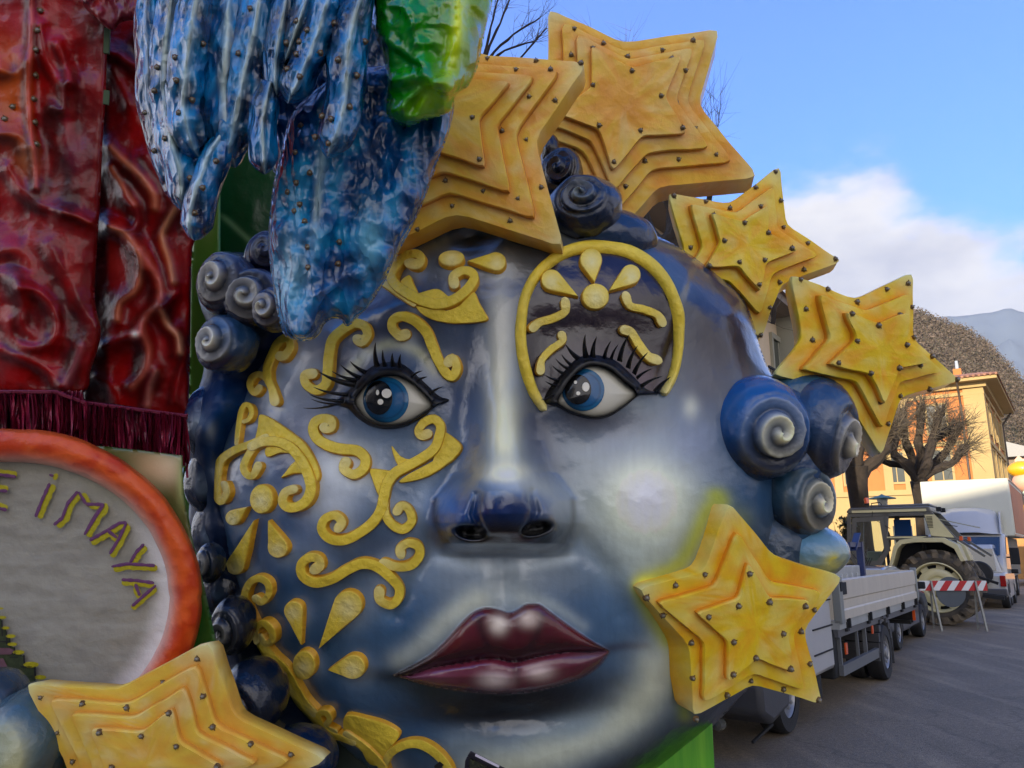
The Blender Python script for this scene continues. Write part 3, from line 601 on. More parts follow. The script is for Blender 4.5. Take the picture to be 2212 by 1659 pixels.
# ---- eyes
def patch(name, poly, h, colf, m, parent, step=2.5, dome=0, smoothp=True, hf=None):
    O = catmull(poly, 5, True) if smoothp else np.array(poly)
    x0, y0 = O.min(0) - step; x1, y1 = O.max(0) + step; X, Y = np.meshgrid(np.arange(x0, x1 + step, step), np.arange(y0, y1 + step, step))
    ins = inside(X, Y, O); D, bx, by, _ = segdist(X, Y, O); cell = ins[:-1, :-1] | ins[1:, :-1] | ins[:-1, 1:] | ins[1:, 1:]
    X = np.where(ins, X, bx); Y = np.where(ins, Y, by); D = np.where(ins, D, 0); mxd = D.max()
    dep = _bil(_DS, X, Y) - h - dome * np.sqrt(np.clip(1 - (1 - D / mxd) ** 2, 0, 1)) + .012 * (D < .01) * (dome > 0)
    if hf is not None: dep = _bil(_DS, X, Y) - h - hf(X, Y)
    V = W(X, Y, dep).reshape(-1, 3); C = colf(X, Y).reshape(-1, 3); H, Wd = X.shape; i_ = np.arange(H * Wd).reshape(H, Wd)
    F = np.stack([i_[:-1, :-1][cell], i_[1:, :-1][cell], i_[1:, 1:][cell], i_[:-1, 1:][cell]], 1)
    E = np.concatenate([F[:, [0, 1]], F[:, [1, 2]], F[:, [2, 3]], F[:, [3, 0]]]); n = len(V)
    bnd = E[~np.isin(E[:, 0].astype(np.int64) * n + E[:, 1], E[:, 1].astype(np.int64) * n + E[:, 0])]; bv = np.unique(bnd); mp_ = {int(v): n + i for i, v in enumerate(bv)}
    V2 = W(X.ravel()[bv], Y.ravel()[bv], dep.ravel()[bv] + h + .03); V = np.vstack([V, V2]); C = np.vstack([C, C[bv]])
    sk = np.array([(mp_[int(a)], mp_[int(b)], int(b), int(a)) for a, b in bnd])
    return _mk(name, V, np.vstack([F, sk]), [], C, m, parent)
def eye(z, opening, iris, ir, pup, pr, glints, liner_o, lashes):
    op = catmull(z(opening), 4, True)
    def ec(x, y):
        C = np.tile(lin((198, 194, 180)), x.shape + (1,)); d = segdist(x, y, op)[0]; C = mixc(C, .55 * np.exp(-(d / 9) ** 2), (120, 118, 110)); return C
    s = z([(1, 0)])[0][0] - z([(0, 0)])[0][0]
    _m = inside(_X, _Y, op); mxd_ = segdist(_X, _Y, op)[0][_m].max()
    hf = lambda x, y: .05 * np.sqrt(np.clip(1 - (1 - np.where(inside(x, y, op), segdist(x, y, op)[0], 0) / mxd_).clip(0, 1) ** 2, 0, 1))
    e = patch('eyeball', [tuple(p) for p in op[::4]], .004, ec, M_EYE, mask, dome=.05)
    icx, icy = z([iris])[0]; R = ir * s; pcx, pcy = z([pup])[0]
    def clipc(cx, cy, rx, ry):
        pts = []
        for a in np.linspace(0, 2 * math.pi, 40, False):
            k = 1.0
            for k in np.linspace(1, .3, 36):
                p = (cx + k * rx * math.cos(a), cy + k * ry * math.sin(a))
                if inside(np.array([p[0]]), np.array([p[1]]), op)[0]: break
            pts.append(p)
        return pts
    def icol(x, y):
        r = np.hypot(x - icx, y - icy) / R; C = np.tile(lin((16, 84, 132)), x.shape + (1,)); C = mixc(C, sstep(.8, .9, r) * .0 + sstep(.82, .9, r), (26, 92, 134)); C = mixc(C, .75 * sstep(.2, -.5, (x - icx) / R), (12, 40, 66)); C = mixc(C, .8 * np.exp(-((r - .8) / .03) ** 2), (10, 52, 88)); return C
    patch('iris', clipc(icx, icy, R, R), .009, icol, M_EYE, e, smoothp=False, hf=hf)
    patch('pupil', clipc(pcx, pcy, pr[0] * s, pr[1] * s), .014, lambda x, y: np.tile(lin((10, 11, 14)), x.shape + (1,)), M_EYE, e, smoothp=False, hf=hf)
    for (gxx, gyy, ga, gb) in glints:
        q = z([(gxx, gyy)])[0]; patch('painted_glint', [(q[0] + ga * s * math.cos(a), q[1] + gb * s * math.sin(a)) for a in np.linspace(0, 2 * math.pi, 9)[:-1]], .019, lambda x, y: np.tile(lin((226, 220, 206)), x.shape + (1,)), M_EYE, e, hf=hf)
    # liner: band between outer outline and opening
    lo = resample(catmull(z(liner_o), 5, True), 5, True); V = []; n = len(lo)
    _, qx, qy, _t = segdist(lo[:, 0], lo[:, 1], op)
    inn = np.stack([qx, qy], 1); mid = lo * .5 + inn * .5; blk = []
    for q, h in ((lo, -.01), (lo * .97 + inn * .03, .016), (mid, .050), (inn, .072), (inn, .01)):
        blk.append(W(q[:, 0], q[:, 1], _bil(_DS, q[:, 0], q[:, 1]) - h))
    V = np.vstack(blk); F = [(r * n + i, r * n + (i + 1) % n, (r + 1) * n + (i + 1) % n, (r + 1) * n + i) for r in range(4) for i in range(n)]
    recalc(mesh('black_eyeliner', V, F, M_BLACK, mask))
    for la in lashes:
        (tx, ty), (bx, by), wd = la; t = np.array(z([(tx, ty)])[0]); b = np.array(z([(bx, by)])[0]); wd *= s
        v = t - b; ln = np.linalg.norm(v); nv = np.array([-v[1], v[0]]) / ln; bend = .12 * ln * (1 if tx < bx else -1)
        sgn = np.sign(nv @ np.array([0, 1.0])) or 1
        V = []; F = []; K = 9; d0 = _bil(_DS, b[0], b[1]) - .055
        for i in range(K):
            f = i / (K - 1); c = b + v * f + nv * sgn * bend * 4 * f * (1 - f) * .5; ww = wd * (1 - f) ** .8 + .4
            dd = d0 - .16 * f + .03 * f * f
            for (u, hh) in ((-1, 0), (0, -.014 * (1 - f) - .004), (1, 0), (0, .006)):
                q = c + nv * ww * u; V.append(W(q[0], q[1], dd + hh))
        for i in range(K - 1):
            for k in range(4): F.append((i * 4 + k, i * 4 + (k + 1) % 4, i * 4 + 4 + (k + 1) % 4, i * 4 + 4 + k))
        F += [(0, 1, 2, 3)]
        recalc(mesh('eyelash', V, F, M_BLACK, mask))
eye(z1, [(1220, 1200), (1255, 1140), (1300, 1085), (1390, 1032), (1490, 1020), (1590, 1058), (1680, 1130), (1752, 1225), (1680, 1288), (1580, 1340), (1450, 1362), (1330, 1330), (1262, 1275)],
    (1435, 1190), 156, (1388, 1175), (92, 116), [(1440, 1146, 34, 32), (1378, 1140, 11, 19), (1398, 1204, 20, 20)],
    [(1095, 1215), (1180, 1125), (1260, 1030), (1340, 962), (1450, 932), (1560, 952), (1640, 1018), (1730, 1100), (1800, 1165), (1872, 1192), (1780, 1232), (1700, 1298), (1580, 1368), (1450, 1390), (1330, 1368), (1240, 1312), (1180, 1252)],
    [((980, 1000), (1230, 1085), 24), ((1068, 995), (1240, 1058), 15), ((1126, 950), (1262, 1040), 15), ((1192, 928), (1300, 1005), 16), ((943, 1103), (1180, 1152), 14), ((915, 1155), (1150, 1196), 14), ((928, 1185), (1130, 1218), 9), ((874, 1245), (1100, 1218), 9),
     ((1365, 800), (1377, 965), 20), ((1414, 850), (1432, 965), 15), ((1480, 872), (1488, 965), 17), ((1535, 880), (1532, 975), 17), ((1684, 992), (1610, 1030), 9), ((1718, 1033), (1650, 1060), 10), ((1820, 1102), (1740, 1145), 10)])
eye(z2, [(1222, 1042), (1252, 985), (1290, 920), (1350, 860), (1430, 824), (1530, 850), (1620, 925), (1694, 994), (1620, 1062), (1520, 1120), (1420, 1132), (1310, 1100), (1250, 1068)],
    (1375, 972), 126, (1345, 970), (78, 88), [(1391, 955, 22, 28), (1330, 928, 10, 11), (1346, 993, 13, 12)],
    [(1145, 1040), (1180, 955), (1260, 865), (1340, 785), (1440, 765), (1560, 795), (1660, 880), (1740, 960), (1800, 985), (1870, 988), (1760, 1002), (1700, 1010), (1620, 1075), (1520, 1134), (1420, 1145), (1300, 1114), (1225, 1072)],
    [((1272, 703), (1350, 790), 16), ((1388, 645), (1395, 785), 18), ((1456, 658), (1432, 782), 17), ((1540, 683), (1500, 790), 12), ((1582, 706), (1540, 795), 10), ((1648, 645), (1590, 805), 16), ((1697, 712), (1640, 845), 15), ((1757, 752), (1675, 880), 14), ((1783, 848), (1690, 905), 10), ((1842, 893), (1715, 955), 12), ((1892, 897), (1800, 990), 18),
     ((1248, 763), (1312, 830), 10), ((1213, 790), (1290, 850), 9), ((1192, 828), (1265, 878), 9), ((1148, 884), (1235, 918), 9), ((1153, 922), (1220, 948), 8), ((1128, 1032), (1195, 1005), 8)])

# ---- hair: blobs and curls
def curl(px, py, d, rx, ry, rz, ax, ay, turns=2.2, g=.05, white=.33, c0=(206, 200, 182), c1=(58, 84, 116), c2=(24, 34, 58), rot=0, thmax=1.0, sgn=1, parent=None, name='hair_curl'):
    a = np.array([ax, ay, math.sqrt(max(.05, 1 - ax * ax - ay * ay))]); a /= np.linalg.norm(a)
    e1 = np.cross([0, 1, 0], a); e1 /= np.linalg.norm(e1); e2 = np.cross(a, e1)
    nt_, npp = 84, 80; th = (np.linspace(0, 1, nt_) ** 1.35 * math.pi)[:, None] * np.ones((1, npp)); ph = np.linspace(0, 2 * math.pi, npp, False)[None] * np.ones((nt_, 1))
    sp = th / thmax * turns - sgn * (ph + rot) / (2 * math.pi); fr = sp - np.floor(sp); prof = np.abs(fr * 2 - 1) ** .7
    ww = sstep(thmax * 1.05, thmax * .8, th); gr = 1 - 1.35 * g * ww * prof + .05 * (1 - th / thmax).clip(0, 1) * ww
    x = np.sin(th) * np.cos(ph); y = np.sin(th) * np.sin(ph); zz = np.cos(th)
    p = (x[..., None] * e1 + y[..., None] * e2 + zz[..., None] * a) * gr[..., None]
    lump = 1 + .13 * (fbm(p[..., 0] * 1.6 + px * .01, p[..., 1] * 1.6 + p[..., 2], 3, int(px) % 50) - .5)
    p = p * lump[..., None]; s = d / FOC
    X = px * 1.0; cx = (px - CX) * s; cy = (CY - py) * s
    P = np.stack([cx + p[..., 0] * rx * s, cy + p[..., 1] * ry * s, p[..., 2] * rz], -1)
    Wd = CAM + P[..., :1] * RT + P[..., 1:2] * UP + (d - P[..., 2:3]) * FW
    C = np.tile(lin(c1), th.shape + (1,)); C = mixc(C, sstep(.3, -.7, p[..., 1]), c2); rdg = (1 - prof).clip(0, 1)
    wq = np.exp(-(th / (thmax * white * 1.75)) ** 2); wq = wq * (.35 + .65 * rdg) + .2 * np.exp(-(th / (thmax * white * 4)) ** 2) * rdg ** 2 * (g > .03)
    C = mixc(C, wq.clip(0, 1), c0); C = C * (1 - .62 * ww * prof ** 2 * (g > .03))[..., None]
    V = Wd.reshape(-1, 3); idm = np.arange(nt_ * npp).reshape(nt_, npp); R = np.roll(idm, -1, 1)
    F = np.stack([idm[:-1].ravel(), idm[1:].ravel(), R[1:].ravel(), R[:-1].ravel()], 1)
    return mesh(name, V, F, M_HAIR, parent or mask, punch(C.reshape(-1, 3), .3, 1.35))
# shell behind the left of the face
HL = [(585, 500), (560, 520), (545, 545), (500, 545), (455, 560), (432, 600), (430, 650), (450, 695), (462, 720), (438, 760), (440, 800), (425, 850), (402, 900), (398, 960), (412, 1040), (408, 1120), (425, 1180), (432, 1240), (450, 1300),
      (470, 1360), (480, 1430), (490, 1500), (500, 1560), (560, 1620), (640, 1680), (760, 1720), (900, 1720), (860, 1500), (760, 1200), (720, 900), (760, 700), (700, 560), (640, 500)]
def hl_d(x, y):
    h = 0
    for (cx, cy, r, a) in [(490, 620, 62, .2), (560, 650, 60, .22), (475, 745, 60, .2), (560, 720, 70, .18), (450, 880, 60, .12), (440, 960, 50, .14), (500, 870, 60, .12), (450, 1050, 50, .12), (470, 1150, 50, .14), (455, 1230, 40, .12), (500, 1345, 55, .2), (540, 1530, 75, .2), (500, 1440, 40, .1), (620, 1620, 80, .18), (520, 1250, 50, .1)]:
        h = h + a * gs(x, y, cx, cy, r, r, 0, 1.5)
    return 5.0 - h + .03 * (fbm(x / 40, y / 40, 3, 5) - .5)
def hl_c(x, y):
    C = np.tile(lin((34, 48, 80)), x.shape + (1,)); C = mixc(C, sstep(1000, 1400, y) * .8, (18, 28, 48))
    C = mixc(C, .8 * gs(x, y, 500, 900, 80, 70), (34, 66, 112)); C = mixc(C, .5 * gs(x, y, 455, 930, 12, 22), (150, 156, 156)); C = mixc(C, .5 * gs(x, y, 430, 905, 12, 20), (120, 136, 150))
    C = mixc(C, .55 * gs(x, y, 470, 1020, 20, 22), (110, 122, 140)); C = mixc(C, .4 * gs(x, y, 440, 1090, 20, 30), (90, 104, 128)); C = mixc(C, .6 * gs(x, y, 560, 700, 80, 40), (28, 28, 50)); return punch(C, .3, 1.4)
relief('hair_mass', HL, hl_d, hl_c, 5, M_HAIRM, mask, back=.25, rim=(45, .2))
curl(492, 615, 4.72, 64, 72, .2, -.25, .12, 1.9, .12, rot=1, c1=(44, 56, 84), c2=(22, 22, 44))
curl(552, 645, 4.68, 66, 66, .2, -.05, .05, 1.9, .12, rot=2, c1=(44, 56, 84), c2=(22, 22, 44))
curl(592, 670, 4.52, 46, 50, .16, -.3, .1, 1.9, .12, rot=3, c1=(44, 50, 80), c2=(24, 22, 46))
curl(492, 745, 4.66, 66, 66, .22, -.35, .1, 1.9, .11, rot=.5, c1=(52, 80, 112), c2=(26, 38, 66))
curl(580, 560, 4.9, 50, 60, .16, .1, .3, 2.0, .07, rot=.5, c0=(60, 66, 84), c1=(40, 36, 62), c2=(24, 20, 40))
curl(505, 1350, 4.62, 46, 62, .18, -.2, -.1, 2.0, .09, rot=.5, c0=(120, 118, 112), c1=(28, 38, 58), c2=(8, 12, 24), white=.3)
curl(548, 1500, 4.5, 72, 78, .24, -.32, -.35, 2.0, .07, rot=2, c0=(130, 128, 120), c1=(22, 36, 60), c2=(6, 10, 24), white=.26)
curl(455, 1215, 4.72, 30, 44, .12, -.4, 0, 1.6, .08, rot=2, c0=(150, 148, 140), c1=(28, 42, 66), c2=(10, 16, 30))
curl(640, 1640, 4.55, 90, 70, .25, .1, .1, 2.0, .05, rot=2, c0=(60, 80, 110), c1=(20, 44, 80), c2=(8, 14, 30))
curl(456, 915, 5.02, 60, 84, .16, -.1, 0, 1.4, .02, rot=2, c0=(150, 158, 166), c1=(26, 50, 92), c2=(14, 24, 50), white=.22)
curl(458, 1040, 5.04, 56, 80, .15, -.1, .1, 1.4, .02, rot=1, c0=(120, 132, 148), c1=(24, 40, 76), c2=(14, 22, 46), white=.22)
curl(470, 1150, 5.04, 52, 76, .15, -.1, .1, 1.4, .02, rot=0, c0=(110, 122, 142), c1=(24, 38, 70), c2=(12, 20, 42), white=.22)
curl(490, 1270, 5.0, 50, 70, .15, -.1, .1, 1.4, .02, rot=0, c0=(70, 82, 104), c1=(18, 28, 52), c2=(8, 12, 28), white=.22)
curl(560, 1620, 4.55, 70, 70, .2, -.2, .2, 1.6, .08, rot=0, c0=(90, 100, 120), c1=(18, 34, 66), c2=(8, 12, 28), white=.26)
# top right curls
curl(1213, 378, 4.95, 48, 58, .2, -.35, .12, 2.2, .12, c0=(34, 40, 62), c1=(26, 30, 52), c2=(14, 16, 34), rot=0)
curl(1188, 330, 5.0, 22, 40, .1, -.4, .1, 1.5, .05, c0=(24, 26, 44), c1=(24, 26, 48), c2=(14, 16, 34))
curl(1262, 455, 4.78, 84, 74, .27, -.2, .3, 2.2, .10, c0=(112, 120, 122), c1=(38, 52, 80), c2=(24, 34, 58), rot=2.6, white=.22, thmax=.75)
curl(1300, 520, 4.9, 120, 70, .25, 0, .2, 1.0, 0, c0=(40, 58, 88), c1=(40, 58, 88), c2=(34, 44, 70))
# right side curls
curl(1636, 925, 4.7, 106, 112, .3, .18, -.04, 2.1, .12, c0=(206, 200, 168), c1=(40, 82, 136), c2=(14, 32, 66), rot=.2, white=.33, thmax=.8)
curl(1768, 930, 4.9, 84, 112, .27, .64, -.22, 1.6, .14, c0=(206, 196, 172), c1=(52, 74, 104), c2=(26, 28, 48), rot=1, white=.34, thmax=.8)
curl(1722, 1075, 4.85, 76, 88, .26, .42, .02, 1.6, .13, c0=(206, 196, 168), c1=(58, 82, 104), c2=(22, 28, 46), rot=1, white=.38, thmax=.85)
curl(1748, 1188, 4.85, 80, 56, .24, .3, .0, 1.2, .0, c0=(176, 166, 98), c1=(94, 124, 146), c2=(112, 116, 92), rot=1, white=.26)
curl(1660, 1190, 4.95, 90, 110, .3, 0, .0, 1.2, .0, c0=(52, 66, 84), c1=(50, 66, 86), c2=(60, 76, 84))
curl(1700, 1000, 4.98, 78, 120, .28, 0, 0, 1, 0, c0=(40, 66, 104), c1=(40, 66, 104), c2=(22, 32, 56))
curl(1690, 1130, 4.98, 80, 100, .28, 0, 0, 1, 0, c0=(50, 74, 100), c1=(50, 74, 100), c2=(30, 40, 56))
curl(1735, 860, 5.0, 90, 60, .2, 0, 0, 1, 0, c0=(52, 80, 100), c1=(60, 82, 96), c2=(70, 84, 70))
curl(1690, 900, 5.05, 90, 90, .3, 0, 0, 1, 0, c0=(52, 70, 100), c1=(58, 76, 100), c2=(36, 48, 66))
# ================================================================== BULBS AND STARS
def bulb_mesh():
    b = MB(); b.lathe([(.026, -.012), (.027, .000), (.024, .005), (.016, .007)], 10, mi=1)
    b.lathe([(.017, .004), (.019, .014), (.017, .023), (.009, .030), (0.0001, .032)], 10, mi=0)
    random.seed(3)
    for k in range(3):
        a = k * 2.2 + .4; c, s = math.cos(a), math.sin(a); b.bar((c * .018, s * .018, .004), (c * .032, s * .032, .007 + .004 * (k % 2)), .008, .002, 1)
    o = b.build('light_bulb', [M_BULB, M_SOCK], smooth=True, sharp=50); me = o.data; bpy.data.objects.remove(o); return me
BULB = bulb_mesh()
def put_bulb(p, n, parent, s=1.0, rot=0):
    o = bpy.data.objects.new('light_bulb', BULB); COL.objects.link(o); o.parent = parent
    q = Vector(n).to_track_quat('Z', 'Y') @ Matrix.Rotation(rot, 3, 'Z').to_quaternion()
    o.rotation_mode = 'QUATERNION'; o.rotation_quaternion = q; o.location = Vector(p) - Vector(parent['_abs']); o.scale = (s,) * 3; return o

def star(label, outer, inner, lv, d0, grad, th, back, pal, bulbs, base=None, bs=1.0, bdir=(.15, .98, 0), group='yellow stepped stars fixed round the mask', seed=0):
    O = np.array(outer, float); I = np.array(inner, float); c = I.mean(0)
    dep = lambda x, y: d0 + grad[0] * (x - c[0]) / FOC * d0 + grad[1] * (y - c[1]) / FOC * d0
    lo = W(c[0], c[1], d0 + back * .5); zb = float(W(*O[np.argmax(O[:, 1])], d0)[2])
    st = thing('star', label, 'star', (float(lo[0]), float(lo[1]), zb), group)
    a = W(c[0] + 10, c[1], dep(c[0] + 10, c[1])) - W(c[0], c[1], dep(c[0], c[1])); b = W(c[0], c[1] + 10, dep(c[0], c[1] + 10)) - W(c[0], c[1], dep(c[0], c[1]))
    n = np.cross(b, a); n /= np.linalg.norm(n); n *= np.sign(n @ (CAM - W(c[0], c[1], d0)))
    def pos(q, h): return W(q[:, 0], q[:, 1], dep(q[:, 0], q[:, 1])) + n * h
    if isinstance(lv, list): LV = [O] + [np.array(l, float) for l in lv] + [I]
    else: LV = [O + (I - O) * (k / (lv - 1)) ** .92 for k in range(lv)]
    K = 9; m = len(O) * K
    def dens(P, wob, sd):
        Q = []
        for i in range(len(P)):
            for k in range(K):
                t = k / K; Q.append(P[i] * (1 - t) + P[(i + 1) % len(P)] * t)
        Q = np.array(Q); Q = Q + wob * (np.stack([vn(np.arange(m) * .35, np.full(m, sd), 3), vn(np.arange(m) * .35, np.full(m, sd + 5.5), 8)], 1) - .5) * 2
        for i in range(len(P)):   # blunt tips a little
            k = i * K; Q[k] = Q[k] * .5 + (Q[k - 1] + Q[(k + 1) % m]) * .25
        return Q
    DL = [dens(P, 1.6, seed + 2.3 * k) for k, P in enumerate(LV)]
    Cb, Cl, Co, Ct = [lin(x) for x in pal]   # body, pale, orange, tip
    def colour(q, f=0, pale=0):
        g3 = fbm(q[:, 0] / 30 + 9, q[:, 1] / 30 + seed, 3, seed + 7)[:, None]
        g = fbm(q[:, 0] / 45 + seed, q[:, 1] / 45, 3, seed)[:, None]; C = Cb * (1 - sstep(.45, .7, g)) + (Cb * .5 + Co * .5) * sstep(.45, .7, g)
        C = C * (1 - .45 * sstep(.5, .75, g3)) + Cl * .45 * sstep(.5, .75, g3); C = C * (1 - .5 * sstep(.45, .2, g3)) + Co * .5 * sstep(.45, .2, g3); tips = np.min([np.hypot(q[:, 0] - p[0], q[:, 1] - p[1]) for p in O[::2]], 0); wt = np.exp(-(tips / 42) ** 2)[:, None] * .85; C = C * (1 - wt) + Ct * wt
        for j, p in enumerate(I[::2]):
            wt = .5 * np.exp(-(np.hypot(q[:, 0] - p[0], q[:, 1] - p[1]) / 26) ** 2)[:, None]; C = C * (1 - wt) + Cl * wt
        return C
    F4 = lambda r, s=0: [(s + r * m + i, s + r * m + (i + 1) % m, s + (r + 1) * m + (i + 1) % m, s + (r + 1) * m + i) for i in range(m)]
    ins_ = lambda q, px: q + (c - q) / np.linalg.norm(c - q, axis=1)[:, None] * px
    bd = np.array(bdir, float); bd /= np.linalg.norm(bd)
    for k in range(len(DL)):
        q = DL[k]; h = k * th; rows = []; cols = []
        if k == 0:
            bq = dens(np.array(base, float), 1.6, seed + 40) if base is not None else q
            rows += [pos(ins_(bq, 14), 0) + bd * back, pos(bq, 0) + bd * back * .85, pos(q, -.022)] ; oc = Cb * .55 + Co * .35
            cols += [np.tile(oc, (m, 1)), np.tile(oc, (m, 1)), colour(q)]
        else:
            rows += [pos(q + (q - c) * .012, h - th - .004)]; cols += [np.tile(Co * .85, (m, 1))]
            rows += [pos(q + (q - c) * .008, h - th * .55)]; cols += [np.tile(Co * .9, (m, 1))]
        rows += [pos(q, h - .009), pos(ins_(q, 1.7), h + .001)]; cols += [colour(q), colour(q) * 1.04]
        if k < len(DL) - 1:
            nx = DL[k + 1]
            for f in (.3, .65): qq = q * (1 - f) + nx * f; rows.append(pos(qq, h + .003)); cols.append(colour(qq))
            rows.append(pos(ins_(nx, 1.2), h)); cols.append(colour(nx) * .4 + Co * .56)
            if k == 0: pass
            V = np.vstack(rows); F = sum([F4(r) for r in range(len(rows) - 1)], [])
            F.append(tuple(range(m)) if k == 0 else ())
            F = [f for f in F if f]
            C = np.vstack(cols)
        else:
            for f in (.25, .5, .72, .9):
                qq = q + (c - q) * f; bu = .006 * (fbm(qq[:, 0] / 18, qq[:, 1] / 18, 2, seed + 3) - .4); rows.append(W(qq[:, 0], qq[:, 1], dep(qq[:, 0], qq[:, 1])) + n * (h + bu)[:, None]); cols.append(colour(qq))
            V = np.vstack(rows + [pos(c[None], h)]); C = np.vstack(cols + [colour(c[None])]); R = len(rows) - 1
            F = sum([F4(r) for r in range(R)], []) + [(R * m + i, R * m + (i + 1) % m, len(V) - 1) for i in range(m)]
        ob = recalc(mesh('star_body' if k == 0 else 'star_tier', V, F, M_STAR, st, C, sharp=42))
    for j, (bx, by) in enumerate(bulbs):
        k = 0
        for kk in range(len(LV) - 1, 0, -1):
            if inside(np.array([bx]), np.array([by]), LV[kk])[0]: k = kk; break
        p = pos(np.array([[bx, by]]), k * th)[0]; put_bulb(p, n, st, bs * .7 * (.9 + .2 * ((j * 7) % 5) / 5), j * 1.3)
    return st
TAN = [(240, 184, 68), (240, 206, 142), (212, 138, 58), (240, 214, 156)]
YEL = [(244, 192, 34), (244, 214, 130), (228, 146, 30), (240, 222, 150)]
oA = zA([(870, 45), (1325, 250), (1895, 165), (1762, 622), (2122, 1045), (1520, 1105), (1275, 1400), (1040, 960), (640, 800), (880, 480)])
iA = zA([(1105, 310), (1335, 440), (1620, 362), (1530, 600), (1655, 815), (1395, 830), (1230, 1030), (1142, 788), (900, 700), (1105, 545)])
star('largest pale yellow star high against the blue sky behind the head', oA, iA, 4, 5.25, (.10, .1), .05, .26, TAN,
     zA([(1020, 185), (1190, 270), (1332, 348), (1535, 310), (1715, 253), (1120, 312), (1335, 457), (1577, 372), (1657, 442), (1002, 338), (1112, 538), (1503, 600), (1617, 615), (1727, 767), (1627, 783), (1850, 920), (1630, 948), (1433, 958), (1385, 798), (1147, 770), (1232, 978), (1018, 893), (860, 843), (1108, 1082), (1320, 1105)]), seed=1)
oB = zA([(150, -250), (450, 320), (1112, 368), (797, 832), (970, 1462), (335, 1260), (-180, 1500), (-100, 900), (-450, 400), (-60, 220)])
iB = zA([(150, 200), (330, 508), (668, 532), (480, 750), (520, 1025), (240, 930), (-50, 1050), (0, 760), (-150, 520), (40, 440)])
star('tan yellow star on the forehead beside the green plume', oB, iB, 4, 4.45, (-.1, .0), .045, .2, TAN,
     zA([(515, 345), (803, 358), (1067, 372), (688, 430), (890, 428), (612, 527), (765, 588), (915, 592), (447, 740), (608, 787), (745, 823), (488, 980), (277, 1078), (497, 1138), (833, 1105), (700, 1182), (308, 1215), (650, 1303), (103, 1352)]), seed=2, bs=.85)
oC = zC([(772, 235), (812, 592), (1140, 806), (778, 945), (655, 1270), (400, 1000), (60, 960), (205, 745), (103, 397), (478, 466)])
iC = zC([(655, 498), (662, 655), (835, 752), (650, 832), (612, 1000), (485, 856), (300, 852), (378, 712), (328, 540), (510, 590)])
star('yellow star between the high star and the round head, tips near the clouds', oC, iC, 3, 5.2, (.1, .0), .06, .2, YEL,
     zC([(743, 277), (625, 370), (142, 418), (330, 453), (473, 492), (633, 493), (773, 448), (357, 545), (519, 600), (656, 658), (789, 605), (402, 704), (793, 748), (933, 699), (1097, 793), (489, 827), (635, 815), (910, 856), (604, 958), (766, 931), (709, 1080), (240, 725), (315, 850), (655, 1243)]), seed=3)
oD = zC([(1557, 868), (1562, 1265), (1840, 1512), (1482, 1612), (1366, 1965), (1128, 1560), (728, 1482), (900, 1262), (828, 880), (1222, 1030)])
iD = zC([(1467, 1120), (1452, 1290), (1575, 1410), (1410, 1442), (1322, 1650), (1242, 1472), (1008, 1420), (1165, 1272), (1098, 1112), (1286, 1178)])
star('bright yellow star rising from the right hand curls before the mountain', oD, iD, 3, 4.95, (.15, .0), .06, .24, YEL,
     zC([(892, 914), (1052, 972), (1225, 1047), (1400, 972), (1525, 937), (1549, 1076), (1133, 1127), (1286, 1194), (1443, 1126), (922, 1089), (1163, 1284), (1450, 1306), (960, 1272), (1561, 1255), (1668, 1369), (1054, 1410), (1242, 1470), (1406, 1440), (1563, 1424), (1655, 1562), (1480, 1603), (1818, 1505), (1330, 1636), (1407, 1767)]), seed=4)
oE = zE([(915, 240), (1330, 722), (1935, 900), (1590, 1370), (1753, 2036), (1131, 1854), (605, 2150), (563, 1508), (112, 1005), (690, 860)])
mE = zE([(962, 485), (1250, 930), (1705, 1010), (1450, 1395), (1553, 1885), (1098, 1730), (662, 1985), (665, 1450), (255, 1110), (765, 970)])
iE = zE([(1022, 740), (1200, 1040), (1555, 1070), (1365, 1350), (1413, 1684), (1094, 1573), (832, 1774), (845, 1420), (560, 1175), (930, 1045)])
bE = zE([(800, 205), (1300, 740), (1915, 900), (1585, 1370), (1745, 2020), (1125, 1862), (545, 2110), (430, 1490), (85, 965), (590, 755)])
star('bright yellow star stuck on the mask cheek above the parked truck', oE, iE, [mE], 4.44, (.34, .10), .045, .22, YEL,
     zE([(705, 880), (445, 975), (190, 1085), (335, 1240), (585, 1482), (665, 1203), (925, 1110), (1195, 1075), (1022, 830), (1508, 1112), (1672, 1192), (1315, 1350), (1555, 1382), (885, 1422), (1077, 1560)]) +
     zT([(157, 912), (438, 818), (937, 772), (1190, 785), (458, 1060), (670, 935), (957, 1007), (1270, 1105), (187, 1275)]), base=bE, bdir=(-.1, .99, 0), seed=5, bs=1.05)
oF = zF([(1325, 500), (1480, 985), (2080, 1250), (1500, 1500), (1300, 2000), (900, 1700), (350, 1900), (430, 1300), (150, 765), (740, 812)])
iF = zF([(1150, 865), (1200, 1065), (1465, 1215), (1180, 1290), (1060, 1560), (900, 1340), (600, 1500), (740, 1220), (655, 985), (975, 1000)])
star('yellow star lying low below the orange framed drum', oF, iF, 4, 3.55, (-.05, .1), .035, .16, [(238, 188, 70), (242, 208, 150), (222, 156, 60), (242, 222, 160)],
     zF([(260, 855), (550, 873), (830, 897), (1033, 762), (1248, 612), (1137, 882), (1304, 825), (1365, 1017), (1185, 1085), (712, 1000), (970, 1022), (787, 1215), (1433, 1212), (1603, 1125), (1840, 1215), (365, 1078), (462, 1260), (1195, 1300)]), seed=6, bs=.8, bdir=(0, 1, 0))

